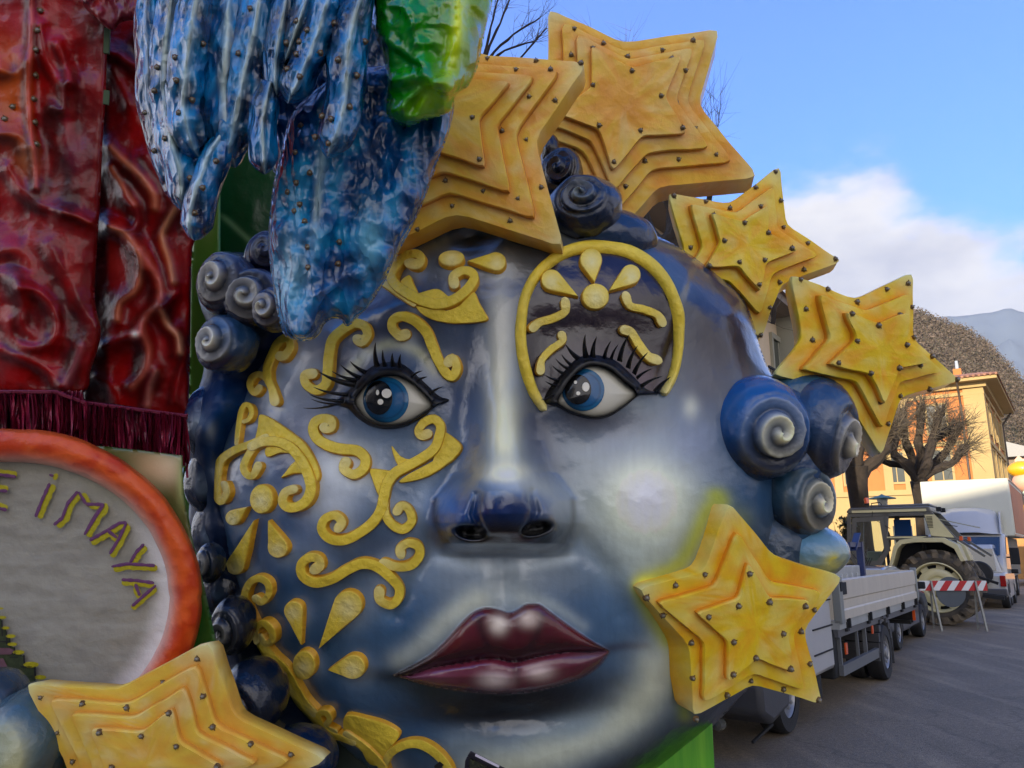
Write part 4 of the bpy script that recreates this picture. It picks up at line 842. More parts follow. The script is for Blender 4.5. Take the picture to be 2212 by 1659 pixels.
# ================================================================== THE HANGING BLUE WING AND THE GREEN PLUME
wing = thing('bird_wing', 'glossy blue papier mache wing of drooping feathers dotted with small bulbs', 'wing', (-1.0, 3.7, 1.9))
FEATH = []
def feather(path, wd, d, tk=.10, rib=(176, 190, 184), body=(5, 66, 112), dark=(2, 24, 56), bar=1.0, bend=0, seed=0, ribx=0.0, tipw=.45):
    P = resample(catmull(path, 8), 4.5); n = len(P); s = np.linspace(0, 1, n); T = np.gradient(P, axis=0); T /= np.linalg.norm(T, axis=1)[:, None]; N2 = np.stack([T[:, 1], -T[:, 0]], 1)
    hw = wd * .5 * (.72 + .28 * sstep(0, .25, s)) * np.sqrt(np.clip(1 - ((s - .55) / .45).clip(0, 1) ** 3 * (1 - tipw), 0, 1)) * np.sqrt(np.clip((1 - s) * n * 4.5 / (wd * .45), 0, 1).clip(0, 1) ** 1.0 + 1e-4).clip(0, 1)
    hw = hw * (1 + .16 * (vn(s * n * .12, s * 0 + seed, 2) - .5)); K = 44; an = np.linspace(0, 2 * math.pi, K, False)
    dl = np.interp(s, np.linspace(0, 1, len(d)), d) if isinstance(d, (list, tuple)) else np.full(n, d)
    c, sn = np.cos(an)[None], np.sin(an)[None]; arc = (s * n * 4.5)[:, None]
    X = P[:, :1] + N2[:, :1] * hw[:, None] * c; Y = P[:, 1:2] + N2[:, 1:2] * hw[:, None] * c
    front = sn.clip(0, 1); u = c - ribx
    ribh = .036 * np.exp(-(u / .13) ** 2) * front; barb = bar * .012 * (np.sin(arc / 15 - np.abs(u) * 4.5 + 2 * vn(arc / 40, u + seed, 1)) * .5 + .5) ** 1.5 * front * np.clip(np.abs(u) * 3, 0, 1)
    cr = .05 * (fbm(X / 46, Y / 80, 2, seed) - .5) * (front > 0) + .03 * (ridged(X / 16, Y / 70, 3, seed + 3) - .5) * (front > 0)
    dep = dl[:, None] - tk * (hw / (wd * .5)).clip(.2, 1)[:, None] * np.sign(sn) * np.abs(sn) ** .8 - ribh - barb - cr
    V = W(X, Y, dep).reshape(-1, 3)
    C = np.tile(lin(body), (n, K, 1)); nz = fbm(X / 28, Y / 60, 3, seed + 5); C = mixc(C, .8 * sstep(.42, .7, nz), (40, 112, 164)); C = mixc(C, .85 * sstep(.5, .28, nz), dark)
    C = mixc(C, .22 * (barb / .012).clip(0, 1), (110, 165, 196)); C = mixc(C, .8 * np.exp(-(u / .16) ** 2) * (front > 0) * (.6 + .6 * vn(arc / 30, u * 0 + seed, 7)).clip(0, 1), rib)
    C = mixc(C, .5 * (sn < .05) * np.ones_like(X), dark)
    F = [(i * K + k, i * K + (k + 1) % K, (i + 1) * K + (k + 1) % K, (i + 1) * K + k) for i in range(n - 1) for k in range(K)] + [tuple(range(K)), tuple((n - 1) * K + k for k in range(K))]
    recalc(mesh('feather', V, F, M_FOIL, wing, punch(C.reshape(-1, 3), .3, 1.3)))
    FEATH.append((X, Y, dep, sn > .1))
zw = lambda p: zW(p)
feather(zw([(150, -120), (135, 100), (150, 350), (150, 600), (220, 850), (280, 1050), (320, 1200)]), 66, 3.78, .10, seed=1, body=(44, 62, 96), rib=(140, 150, 158), ribx=-.2)
feather(zw([(300, -120), (260, 200), (240, 500), (280, 800), (330, 1000), (345, 1250)]), 84, 3.7, .12, seed=2, ribx=-.1)
feather(zw([(440, -120), (400, 100), (360, 400), (345, 650), (400, 860), (440, 930)]), 92, 3.62, .14, seed=3, bar=1.4)
feather(zw([(600, 800), (540, 920), (480, 1080), (440, 1220), (410, 1420)]), 74, 3.6, .12, seed=4, bar=.6, ribx=-.5, tipw=.8, body=(22, 62, 112))
feather(zw([(620, -120), (600, 200), (585, 500), (600, 750), (650, 990)]), 110, 3.66, .13, seed=5, body=(20, 70, 120), bar=.9)
feather(zw([(800, -120), (770, 150), (710, 400), (660, 650), (600, 960)]), 92, 3.6, .12, seed=6, bar=1.0)
feather(zw([(860, 480), (830, 600), (810, 750), (815, 880), (825, 1030)]), 64, 3.46, .12, seed=7, bar=.5, tipw=.6)
feather(zw([(970, -120), (930, 100), (895, 300), (885, 450), (900, 600)]), 58, 3.5, .12, seed=8, bar=.8)
feather(zw([(1110, -120), (1040, 80), (980, 260), (930, 400)]), 60, 3.46, .11, seed=9, bar=.8)
feather(zw([(1230, -120), (1160, 120), (1090, 320), (1020, 480), (960, 610)]), 78, 3.4, .13, seed=10, bar=.8, tipw=.6)
feather(zw([(1400, -60), (1340, 150), (1310, 350), (1300, 550), (1260, 750), (1190, 930)]), 88, 3.36, .14, seed=11, bar=.6, tipw=.5)
LOBE = [(640, 230), (607, 330), (590, 400), (582, 470), (580, 540), (590, 620), (600, 680), (613, 722), (640, 735), (670, 736), (690, 722), (700, 702), (716, 690), (735, 690), (746, 704), (757, 702), (772, 686), (800, 658), (830, 610), (850, 565), (880, 510), (905, 460), (930, 395), (955, 325), (976, 265), (976, 200), (900, 150), (760, 150)]
def lobe_d(x, y):
    h = 0
    for pts, a, r in (([(735, 330), (705, 420), (690, 520), (680, 620), (650, 720)], .07, 26), ([(660, 300), (640, 400), (650, 520), (625, 640), (640, 720)], .04, 18), ([(800, 420), (790, 520), (830, 560)], .05, 30), ([(880, 300), (860, 400), (820, 480)], .05, 30), ([(600, 500), (640, 560), (670, 600)], .03, 14), ([(690, 640), (740, 600), (780, 590)], .03, 14)):
        h = h + a * np.exp(-(segdist(x, y, catmull(pts, 4), False)[0] / r) ** 2)
    h = h + .07 * (fbm(x / 60, y / 75, 3, 3) - .5) + .022 * (ridged(x / 34, y / 40, 2, 8) - .5)
    return 3.62 - .06 * gs(x, y, 740, 450, 150, 200) - h
def lobe_c(x, y):
    nz = fbm(x / 40, y / 70, 4, 9); C = np.tile(lin((20, 84, 138)), x.shape + (1,)); C = mixc(C, .55 * sstep(.42, .75, nz), (84, 148, 182)); C = mixc(C, .8 * sstep(.5, .3, nz), (12, 50, 92))
    C = mixc(C, .5 * sstep(820, 940, x), (26, 66, 104)); C = mixc(C, .6 * gs(x, y, 630, 590, 34, 90), (130, 172, 190)); C = mixc(C, .6 * gs(x, y, 800, 520, 30, 80), (120, 160, 176)); C = mixc(C, .6 * gs(x, y, 690, 400, 10, 120, 6), (176, 190, 180))
    C = mixc(C, .6 * gs(x, y, 660, 700, 60, 30), (16, 56, 100)); C = mixc(C, .5 * gs(x, y, 740, 690, 50, 40), (16, 56, 96)); return punch(C, .25, 1.3)
relief('feather', LOBE, lobe_d, lobe_c, 3.6, M_FOIL, wing, back=.14, rim=(30, .12))
relief('feather', [(560, 150), (640, 60), (760, 40), (860, 60), (880, 200), (840, 330), (760, 380), (640, 380), (590, 370), (596, 300), (575, 240)], lambda x, y: 3.92 - .06 * (fbm(x / 30, y / 60, 3, 33) - .5), lambda x, y: mixc(np.tile(lin((10, 44, 84)), x.shape + (1,)), .6 * sstep(.45, .7, fbm(x / 25, y / 60, 3, 35)), (30, 92, 140)), 4, M_FOIL, wing, back=.1, rim=(24, .1))
def surf_depth(bx, by):
    best = None
    for X, Y, dep, fr in FEATH:
        d = (X - bx) ** 2 + (Y - by) ** 2; d = np.where(fr, d, 1e9); k = np.argmin(d)
        if d.flat[k] < 60: best = dep.flat[k] if best is None else min(best, dep.flat[k])
    if inside(np.array([bx]), np.array([by]), LOBE)[0]:
        v = float(lobe_d(np.array([bx]), np.array([by]))[0]); best = v if best is None else min(best, v)
    return best
for j, (bx, by) in enumerate(zw([(460, 258), (670, 315), (295, 338), (190, 397), (302, 473), (172, 535), (397, 590), (317, 665), (1013, 320), (1030, 247), (1075, 178), (1235, 137), (1152, 312), (1030, 452), (958, 408), (1415, 245), (1257, 352), (1367, 445), (1325, 630), (1217, 702), (1037, 740), (1122, 808), (1203, 845), (1007, 898), (1090, 1020), (1010, 1078), (960, 1133), (458, 1107), (410, 1255), (385, 1050), (537, 950), (1265, 1427), (1078, 1457), (1257, 1555), (1080, 1577), (120, 665), (235, 817), (172, 890), (740, 50), (1012, 125), (953, 253), (1163, 685), (1030, 1205), (1060, 1305), (1000, 1245)])):
    dd = surf_depth(bx, by)
    if dd is None: continue
    put_bulb(W(bx, by, dd - .004), CAM - W(bx, by, dd), wing, .5, j * 1.1)
plume = thing('green_plume', 'shiny green and lime wrinkled plume hanging above the blue wing', 'plume', (-.4, 3.4, 3.0))
GP = [(790, -110), (800, 0), (806, 60), (826, 120), (838, 180), (834, 240), (852, 262), (882, 274), (915, 262), (950, 252), (975, 238), (986, 205), (1012, 185), (1030, 150), (1040, 110), (1052, 50), (1064, 0), (1070, -110), (930, -130)]
def gp_d(x, y):
    h = 0
    for pts, a, r in (([(990, 0), (985, 90), (975, 170), (960, 190)], .07, 24), ([(880, 0), (900, 90), (930, 170)], .04, 20), ([(840, 180), (890, 165), (950, 175), (985, 200)], .06, 18), ([(860, 240), (900, 200), (940, 180)], .03, 10), ([(900, 250), (920, 210), (945, 180)], .03, 9), ([(840, 90), (890, 120), (960, 170)], .03, 14)):
        h = h + a * np.exp(-(segdist(x, y, catmull(pts, 4), False)[0] / r) ** 2)
    h = h + .06 * (fbm(x / 60, y / 60, 3, 13) - .5) + .025 * (ridged(x / 40, y / 40, 2, 18) - .5)
    return 3.36 - .08 * gs(x, y, 930, 60, 110, 130) - h
def gp_c(x, y):
    nz = fbm(x / 40, y / 60, 3, 29); C = np.tile(lin((34, 112, 30)), x.shape + (1,)); C = mixc(C, sstep(.4, .7, nz) * .6, (60, 140, 34)); C = mixc(C, .9 * sstep(860, 800, x), (14, 84, 40))
    C = mixc(C, .9 * sstep(920, 985, x + .0 * y), (120, 150, 20)); C = mixc(C, .85 * gs(x, y, 990, 50, 16, 110, 8), (196, 210, 70)); C = mixc(C, .9 * gs(x, y, 930, 215, 50, 34, -25), (150, 190, 50)); C = mixc(C, .8 * gs(x, y, 870, 200, 30, 20), (40, 130, 50)); C = mixc(C, .5 * gs(x, y, 1030, 100, 14, 90), (120, 110, 16)); return C
relief('plume', GP, gp_d, lambda x, y: punch(gp_c(x, y), .2, 1.25), 3.6, M_PLUME, plume, back=.12, rim=(34, .14))
lp = MB(); lp.tube([W(a, b, 3.30) for a, b in ((905, 2), (912, 22), (930, 28), (950, 24), (968, 24), (980, 14), (982, -6))], .0025, 5); lp.build('loose_wire', mat('pale_wire', L3(150, 190, 120), rough=.4), plume)
# ================================================================== RED PANELS, FRINGE, DRUM, BOARDS
def rcol(x, y, base, seed):
    n1 = fbm(x / 50, y / 90, 4, seed); n2 = fbm(x / 25, y / 70, 3, seed + 4); C = np.tile(lin(base), x.shape + (1,))
    C = mixc(C, .8 * sstep(.5, .75, n1), (150, 36, 26)); C = mixc(C, .8 * sstep(.48, .25, n1), (60, 6, 12)); C = mixc(C, .35 * sstep(.55, .8, n2), (146, 50, 60)); return C
def ridges(x, y, R):
    h = 0
    for pts, a, r, *_ in R:
        d = segdist(x, y, catmull(pts, 5), False)[0]; h = h + a * (.35 * np.exp(-(d / (r * .9)) ** 2) + .8 * np.exp(-(d / (r * 2.4)) ** 2))
    return h
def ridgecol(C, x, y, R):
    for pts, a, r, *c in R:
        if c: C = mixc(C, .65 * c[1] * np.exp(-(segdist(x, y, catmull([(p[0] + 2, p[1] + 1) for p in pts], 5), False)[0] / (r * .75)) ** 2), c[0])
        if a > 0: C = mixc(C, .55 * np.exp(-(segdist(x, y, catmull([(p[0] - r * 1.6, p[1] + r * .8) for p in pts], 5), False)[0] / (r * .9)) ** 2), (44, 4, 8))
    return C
redL = thing('red_panel', 'dark red papier mache at the far left with a pink rib and orange patches', 'panel', (-3.2, 4.4, 1.5))
RL = [(zL1([(250, -40), (245, 300), (225, 700), (242, 1000), (280, 1300), (285, 1500)]), .05, 7, (196, 104, 100), .8), (zL2([(60, 980), (100, 1100), (200, 1180), (350, 1180), (450, 1080), (440, 900), (330, 750), (200, 700), (140, 720)]), .07, 12, (168, 40, 30), .5),
      (zL2([(120, 650), (190, 800), (180, 1000), (250, 1080)]), .05, 12, (150, 20, 16), .5), (zL2([(0, 1200), (250, 1300), (400, 1390), (470, 1500)]), .06, 10, (150, 24, 22), .5), (zL2([(400, 350), (520, 600), (650, 850), (760, 1010)]), .05, 14), (zL2([(650, 1180), (600, 1300), (520, 1480)]), .05, 12, (170, 110, 116), .6),
      (zL1([(460, 350), (520, 500), (560, 650)]), .05, 7, (150, 70, 76), .6), (zL1([(330, 200), (360, 450), (480, 650), (540, 660)]), .05, 9), (zL1([(420, 860), (510, 880), (520, 700)]), .04, 8), (zL1([(0, 560), (120, 590), (190, 500)]), .05, 12), (zL1([(0, 1080), (150, 1100), (210, 1180)]), .05, 12),
      (zL1([(60, 1350), (150, 1500), (300, 1640), (420, 1690)]), .05, 10), (zL2([(0, 420), (150, 400), (260, 590), (0, 590)]), .05, 16, (176, 76, 70), .4), (zL2([(500, 100), (620, 130), (720, 180)]), .06, 8, (180, 90, 70), .4), (zL1([(500, 1100), (620, 1300), (640, 1500)]), .02, 16)]
def rl_d(x, y): return 4.62 - ridges(x, y, RL) - .10 * (fbm(x / 70, y / 90, 2, 41) - .5) - .010 * (ridged(x / 30, y / 40, 2, 43) - .5) + .05 * gs(x, y, 160, 130, 30, 34) + .03 * sstep(150, 222, x)
def rl_c(x, y):
    C = rcol(x, y, (120, 10, 10), 51); C = mixc(C, .85 * gs(x, y, 25, 190, 46, 130, 0, 1.5), (166, 84, 30)); C = mixc(C, .7 * gs(x, y, 60, 340, 24, 40), (176, 120, 90)); C = mixc(C, .7 * gs(x, y, 20, 400, 40, 50), (160, 50, 24))
    C = mixc(C, .7 * gs(x, y, 30, 50, 40, 50), (150, 50, 60)); C = mixc(C, .6 * gs(x, y, 170, 330, 40, 60), (110, 34, 60)); C = mixc(C, .4 * sstep(150, 200, x), (104, 18, 26)); return punch(ridgecol(C, x, y, RL), .3, 1.25, .09)
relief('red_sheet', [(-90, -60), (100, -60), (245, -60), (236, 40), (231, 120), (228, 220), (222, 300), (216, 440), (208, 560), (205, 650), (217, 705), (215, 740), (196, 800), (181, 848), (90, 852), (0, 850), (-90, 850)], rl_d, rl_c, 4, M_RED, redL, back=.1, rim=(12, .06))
for j, (a, b) in enumerate(zL1([(325, 88), (305, 245), (292, 402), (283, 605), (268, 797), (277, 983), (292, 1160), (105, 860), (40, 958)])):
    dd = float(rl_d(np.array([a]), np.array([b]))[0]); put_bulb(W(a, b, dd), CAM - W(a, b, dd), redL, .75, j)
redR = thing('red_panel', 'red papier mache sheet with cream tipped wavy folds beside the green boards', 'panel', (-2.6, 4.8, 1.5))
CR = (206, 140, 112)
RR = [(zL1([(880, 1180), (1000, 1300), (1130, 1420), (1230, 1560), (1240, 1660)]), .07, 11, CR, .7), (zL1([(860, 420), (950, 440), (1100, 540)]), .06, 10, (176, 60, 62), .6), (zL1([(880, 1350), (980, 1500), (1070, 1640)]), .05, 9, CR, .6), (zL1([(900, 560), (980, 700), (1040, 850)]), .04, 9),
      (zL2([(990, -20), (1100, 110), (1060, 230), (880, 200)]), .06, 10, (170, 60, 66), .6), (zL2([(870, 220), (1000, 280), (1100, 420), (1120, 600), (1080, 720), (960, 820), (935, 950)]), .08, 11, CR, .8), (zL2([(1430, 30), (1310, 230), (1305, 330), (1360, 500), (1390, 650)]), .07, 10, (214, 160, 124), .75),
      (zL2([(1130, 400), (1200, 520), (1275, 660), (1270, 820), (1150, 950), (1140, 1060), (1190, 1200), (1150, 1380), (1050, 1500)]), .08, 12, (204, 120, 104), .75), (zL2([(830, 1190), (950, 1130), (1090, 1085)]), .08, 12, (190, 70, 70), .6), (zL2([(1300, 900), (1350, 1010), (1430, 1100), (1440, 1220)]), .07, 10, (210, 160, 130), .8),
      (zL2([(1310, 850), (1420, 760)]), .05, 9, (170, 50, 60), .5), (zL2([(1250, 1380), (1200, 1500), (1180, 1650)]), .06, 10, (176, 130, 120), .7), (zL2([(780, 1430), (900, 1500), (960, 1640)]), .05, 12, (150, 40, 50), .5), (zL1([(1180, 1250), (1320, 1420), (1400, 1600)]), .04, 10), (zL2([(1500, 1250), (1430, 1450), (1400, 1620)]), .04, 8)]
def rr_d(x, y): return 4.95 - ridges(x, y, RR) - .06 * (fbm(x / 60, y / 90, 2, 61) - .5) - .008 * (ridged(x / 30, y / 40, 2, 63) - .5)
def rr_c(x, y):
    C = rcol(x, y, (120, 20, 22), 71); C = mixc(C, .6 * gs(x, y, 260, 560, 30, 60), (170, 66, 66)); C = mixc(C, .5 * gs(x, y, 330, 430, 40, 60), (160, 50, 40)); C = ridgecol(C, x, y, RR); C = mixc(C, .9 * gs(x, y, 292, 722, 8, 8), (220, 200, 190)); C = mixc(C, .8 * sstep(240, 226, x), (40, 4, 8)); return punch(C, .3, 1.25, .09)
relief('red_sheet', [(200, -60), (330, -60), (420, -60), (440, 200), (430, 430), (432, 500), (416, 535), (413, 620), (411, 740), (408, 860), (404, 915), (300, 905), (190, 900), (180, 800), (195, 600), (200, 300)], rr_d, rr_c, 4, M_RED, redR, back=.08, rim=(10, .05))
mb = MB(); mb.bar(W(232, 62, 4.55), W(230, 116, 4.55), .03, .02); mb.build('green_clip', mat('mossy_strip', L3(60, 80, 48), rough=.7), redL); mb = MB(); mb.bar(W(231, 196, 4.55), W(229, 226, 4.55), .03, .02); mb.build('green_clip', mat('mossy_strip', L3(60, 80, 48), rough=.7), redL)
rag = thing('crumpled_sheet', 'dark maroon crumpled sheet hanging at the top between the red panels and the blue wing', 'sheet', (-2.6, 4.4, 3.3))
relief('crumpled_cloth', [(175, -60), (320, -60), (318, 20), (300, 40), (262, 48), (245, 66), (228, 58), (205, 35), (180, 10)], lambda x, y: 4.4 - .12 * (fbm(x / 24, y / 40, 3, 81) - .5), lambda x, y: rcol(x, y, (104, 24, 40), 83), 3.5, M_RED, rag, back=.08, rim=(14, .07))
# fringe
fr = thing('fringe', 'crimson paper fringe hanging under the red panels above the orange drum frame', 'fringe', (-2.6, 4.5, 1.2))
random.seed(11); mv = MB(); col = []
def fringe_row(x0, x1, ytop, ln, d, n):
    for i in range(n):
        x = x0 + (x1 - x0) * (i + random.random()) / n; yt = ytop(x) + random.uniform(-2, 3); l = ln * random.uniform(.75, 1.15); wd = random.uniform(2.2, 5.2); dr = random.uniform(-9, 9); dd = d + random.uniform(-.05, .05); V = []
        for k in range(5):
            f = k / 4; cx = x + dr * f + 2 * math.sin(f * 5 + i); ww = wd * (.35 + .9 * f * (1.2 - f)) ; tw = .02 * math.sin(i * 2.1 + f * 3)
            V += [W(cx - ww, yt + l * f, dd + tw - .04 * f), W(cx + ww, yt + l * f + random.uniform(-2, 2), dd - tw - .04 * f)]
        mv.add(V, [(2 * k, 2 * k + 1, 2 * k + 3, 2 * k + 2) for k in range(4)]); c = np.array(lin(random.choice([(140, 34, 62), (112, 20, 44), (96, 14, 40), (150, 52, 80), (128, 24, 50), (84, 8, 28)]))); col.extend([c] * 10)
ft = lambda x: 845 if x < 180 else 868 + (x - 180) * .13
fringe_row(-60, 190, ft, 105, 4.42, 150); fringe_row(-60, 190, ft, 112, 4.48, 110); fringe_row(180, 404, ft, 112, 4.6, 150); fringe_row(180, 404, ft, 118, 4.66, 110)
o = mesh('paper_strips', mv.V, mv.F, mat('fringe_paper', rough=.35, coat=.3, attr=True, bump=.3, bscale=30), fr, np.array(col), smooth=False); o['kind'] = 'stuff'
relief('fringe_backing', [(-90, 838), (180, 842), (182, 862), (400, 896), (402, 990), (300, 1010), (-90, 1010)], lambda x, y: 4.76 + 0 * x, lambda x, y: np.tile(lin((48, 6, 18)), x.shape + (1,)), 8, M_RED, fr, back=.03, smooth_outline=False)
mb = MB(); mb.tube([W(x, ft(x) + 2, 4.38) for x in (-60, 0, 60, 120, 185)], .012, 6); mb.tube([W(x, ft(x) + 2, 4.58) for x in (180, 240, 320, 404)], .012, 6); mb.build('fringe_header', mat('fringe_band', L3(110, 18, 44), rough=.6), fr)
# drum: orange ring with grey skin and painted letters
drum = thing('painted_drum', 'round grey drum with orange papier frame and painted yellow and purple letters', 'drum', (-2.8, 4.2, .3))
RCX, RCY = 28, 1290; ang = np.linspace(0, 2 * math.pi, 181)[:-1]; K = 15; V = []; C = []
for a in ang:
    for k in range(K):
        f = k / (K - 1); rx = 336 + 72 * f; ry = 290 + 74 * f; wob = 1 + .006 * (vn(a * 9 + 50, f * 2, 91) - .5) * 2
        d = 4.02 - .085 * math.sin(math.pi * f) ** .6 - .012 * float(fbm(np.array(a * 12 + 40), np.array(f * 3), 3, 5)) + (.05 if k in (0, K - 1) else 0) + (.12 if k == K - 1 else 0)
        x = RCX + rx * wob * math.cos(a); y = RCY + ry * wob * math.sin(a); V.append(W(x, y, d))
        n = float(fbm(np.array(x / 40.), np.array(y / 40.), 3, 8)); c = lin((212, 86, 30)) * (1 - sstep(.4, .65, n)) + lin((188, 58, 18)) * sstep(.4, .65, n)
        g = math.exp(-(f / .2) ** 2) * .85; c = c * (1 - g) + lin((226, 180, 166)) * g
        if f > .9: c = c * .7
        C.append(c)
V = np.array(V); na = len(ang); F = [(i * K + k, i * K + k + 1, ((i + 1) % na) * K + k + 1, ((i + 1) % na) * K + k) for i in range(na) for k in range(K - 1)]
recalc(mesh('orange_frame', V, F, mat('orange_paper', rough=.45, coat=.25, attr=True, bump=.5, bscale=10, crumple=.3, cscale=7), drum, np.array(C)))
def skin_c(x, y):
    C = np.tile(lin((150, 146, 136)), x.shape + (1,)); C = mixc(C, .5 * sstep(.4, .65, fbm(x / 160, y / 12, 3, 95)), (162, 158, 148)); C = mixc(C, .5 * sstep(.5, .7, fbm(x / 60, y / 30, 4, 97)), (134, 130, 122))
    r = np.hypot((x - RCX) / 336, (y - RCY) / 290); th = np.arctan2(y - RCY, x - RCX); C = mixc(C, sstep(.84, 1.0, r) * sstep(-.75, -.2, th) * .95, (222, 220, 222)); C = mixc(C, .7 * sstep(.9, 1, r) * sstep(-.3, -.9, th), (150, 148, 132)); C = mixc(C, .3 * gs(x, y, 180, 1290, 30, 14, -30), (160, 158, 154)); return C
relief('drum_skin', [(RCX + 352 * math.cos(a), RCY + 305 * math.sin(a)) for a in ang[::6]], lambda x, y: 4.04 - .012 * (fbm(x / 50, y / 30, 3, 99) - .5), skin_c, 5, mat('grey_painted_canvas', rough=.5, coat=.2, attr=True, bump=.5, bscale=12, crumple=.1, cscale=3, var=.05, vscale=12), drum, back=.08)
MP = mat('purple_paint', L3(104, 58, 100), rough=.6, bump=.3, bscale=40); MY = mat('yellow_green_paint', L3(176, 164, 10), rough=.55, bump=.5, bscale=40)
def letter(name, strokes, m, wd, d=4.02):
    b = MB()
    for si, s_ in enumerate(strokes):
        P = resample(np.array(zL3(s_), float), 4); n = len(P); T = np.gradient(P, axis=0); T /= np.linalg.norm(T, axis=1)[:, None]; N2 = np.stack([-T[:, 1], T[:, 0]], 1); dd = d - .0015 * si
        ww = wd * (.8 + .5 * vn(np.arange(n) * .5, np.full(n, si * 3.1 + len(name)), 5)); ww[0] *= .5; ww[-1] *= .5
        A = W(P[:, 0] + N2[:, 0] * ww, P[:, 1] + N2[:, 1] * ww, dd); B_ = W(P[:, 0], P[:, 1], dd - .002); Cc = W(P[:, 0] - N2[:, 0] * ww, P[:, 1] - N2[:, 1] * ww, dd)
        V = np.vstack([A, B_, Cc]); b.add(V, [(r * n + i, r * n + i + 1, (r + 1) * n + i + 1, (r + 1) * n + i) for r in (0, 1) for i in range(n - 1)])
    b.build(name, m, drum, smooth=True, sharp=80)
def off(st, dx, dy): return [[(x + dx, y + dy) for x, y in s_] for s_ in st]
LET = [('letter_e', [[(-160, 585), (-60, 600), (0, 600), (130, 618)], [(-40, 728), (60, 732)], [(-60, 860), (55, 885)], [(-60, 600), (-60, 870)]], 8, -20), ('letter_i', [[(400, 670), (340, 800), (285, 942)], [(395, 600), (432, 612)]], 36, 12),
       ('letter_m', [[(432, 1005), (500, 950), (545, 830), (625, 735)], [(632, 738), (692, 838)], [(690, 838), (838, 840)], [(835, 838), (770, 930), (678, 1085)]], 32, 16), ('letter_a', [[(720, 1130), (860, 1050), (960, 990), (1018, 985)], [(1018, 985), (960, 1110), (882, 1240)], [(868, 1052), (942, 1110)]], 18, 26),
       ('letter_y', [[(1158, 1158), (1095, 1225), (1045, 1312)], [(895, 1340), (1020, 1318), (1140, 1325), (1248, 1332)]], 20, 24), ('letter_a', [[(978, 1445), (1100, 1452), (1240, 1472)], [(1255, 1490), (1150, 1580), (1062, 1659)], [(1088, 1480), (1125, 1575)]], 0, 22)]
for nm, st, dx, dy in LET:
    letter(nm, off(st, dx * .9, dy * .9), MY, 6.6, 4.018); letter(nm + '_outline', st, MP, 3.4, 4.014)
# painted stepped plants at the lower left of the drum
b = MB(); g = MB(); k = MB()
def blot(mbb, pts, d, z=zF): mbb.prism([tuple(q) for q in pts], 0, 0) if False else mbb.add([W(*p, d) for p in z(pts)], [tuple(range(len(pts)))])
for (x0, y0, x1, y1) in ((-200, 340, 10, 480), (-200, 410, 40, 560), (-200, 470, 62, 600), (-200, 530, 90, 640), (-200, 585, 150, 700), (-200, 650, 225, 790)): blot(g, [(x0, y0), (x1 - 20, y0), (x1, y0 + 12), (x1 - 2, y1), (x0, y1)], 4.024 - .0008 * y0 / 100)
for x0, y0, r in ((5, 295, 18), (15, 352, 26), (35, 418, 26), (68, 470, 32), (78, 521, 32), (118, 572, 38), (196, 650, 50), (255, 730, 38)): b = MB(); blot(b, [(x0 + r * math.cos(a), y0 + r * .38 * math.sin(a)) for a in np.linspace(0, 2 * math.pi, 13)[:-1]], 4.012); b.build('painted_tip', MY, drum)
for (x0, y0, x1, y1) in ((8, 370, 16, 470), (36, 440, 44, 520), (60, 480, 66, 545), (86, 540, 96, 590), (146, 590, 156, 645), (214, 660, 226, 735), (60, 600, 110, 606), (130, 660, 200, 668), (-20, 500, 50, 508)): blot(k, [(x0, y0), (x1, y0), (x1 + 3, y1), (x0 + 2, y1)], 4.012)
r_ = MB(); blot(r_, [(-200, 620), (20, 610), (60, 690), (75, 760), (-200, 760)], 4.013); blot(r_, [(-200, 540), (60, 545), (90, 560), (70, 585), (-200, 590)], 4.013)
g.build('painted_plant', mat('dark_green_print', L3(52, 62, 34), rough=.6, var=.35, vscale=60), drum); k.build('painted_stems', mat('black_print', L3(28, 26, 26), rough=.6), drum); r_.build('painted_ground', mat('mauve_print', L3(110, 74, 84), rough=.6, var=.2, vscale=40), drum)
# boards behind
def _pr(C): return punch(C, .35, 1.3, .08)
def board(name, label, poly, d, colf, m, thick=.05, edge=None, cat='board'):
    t = thing(name, label, cat, tuple(float(v) for v in W(*np.mean(poly, 0), d)))
    relief('panel', poly, d if callable(d) else (lambda x, y: d - .02 * (fbm(x / 80, y / 80, 3, 7) - .5)), colf, 6, m, t, back=thick, rim=(3, .01), smooth_outline=False); return t
M_BOARD = mat('gloss_board_paint', rough=.28, coat=.5, attr=True, bump=.3, bscale=7, crumple=.06, cscale=5)
def bc(x, y):
    C = np.tile(lin((96, 92, 48)), x.shape + (1,)); C = mixc(C, .9 * gs(x, y, 355, 1010, 50, 34, 10), (228, 210, 172)); C = mixc(C, .5 * gs(x, y, 320, 1020, 40, 40, 30), (196, 150, 104)); C = mixc(C, .8 * gs(x, y, 392, 1040, 10, 50), (170, 186, 120)); C = mixc(C, sstep(1230, 1330, y), (48, 92, 34))
    e = segdist(x, y, [(225, 964), (394, 984), (398, 1070), (424, 1200), (508, 1545)], False)[0]; C = mixc(C, .85 * np.exp(-(e / 4) ** 2), (34, 74, 34)); return C
board('board', 'cream and green edged board standing behind the orange drum frame', [(150, 960), (225, 964), (300, 972), (394, 984), (396, 1040), (398, 1070), (408, 1130), (424, 1200), (441, 1265), (470, 1400), (508, 1545), (530, 1680), (530, 1760), (150, 1760)], 4.22, bc, M_BOARD)
board('board', 'narrow glossy leaf green board between the red folds and the dark curls', [(455, 330), (476, 330), (476, 560), (476, 1650), (390, 1650), (396, 960), (406, 860), (412, 560), (420, 500), (440, 420)], 5.5, lambda x, y: mixc(np.tile(lin((84, 134, 42)), x.shape + (1,)), .6 * gs(x, y, 450, 460, 14, 50), (160, 160, 96)), M_BOARD)
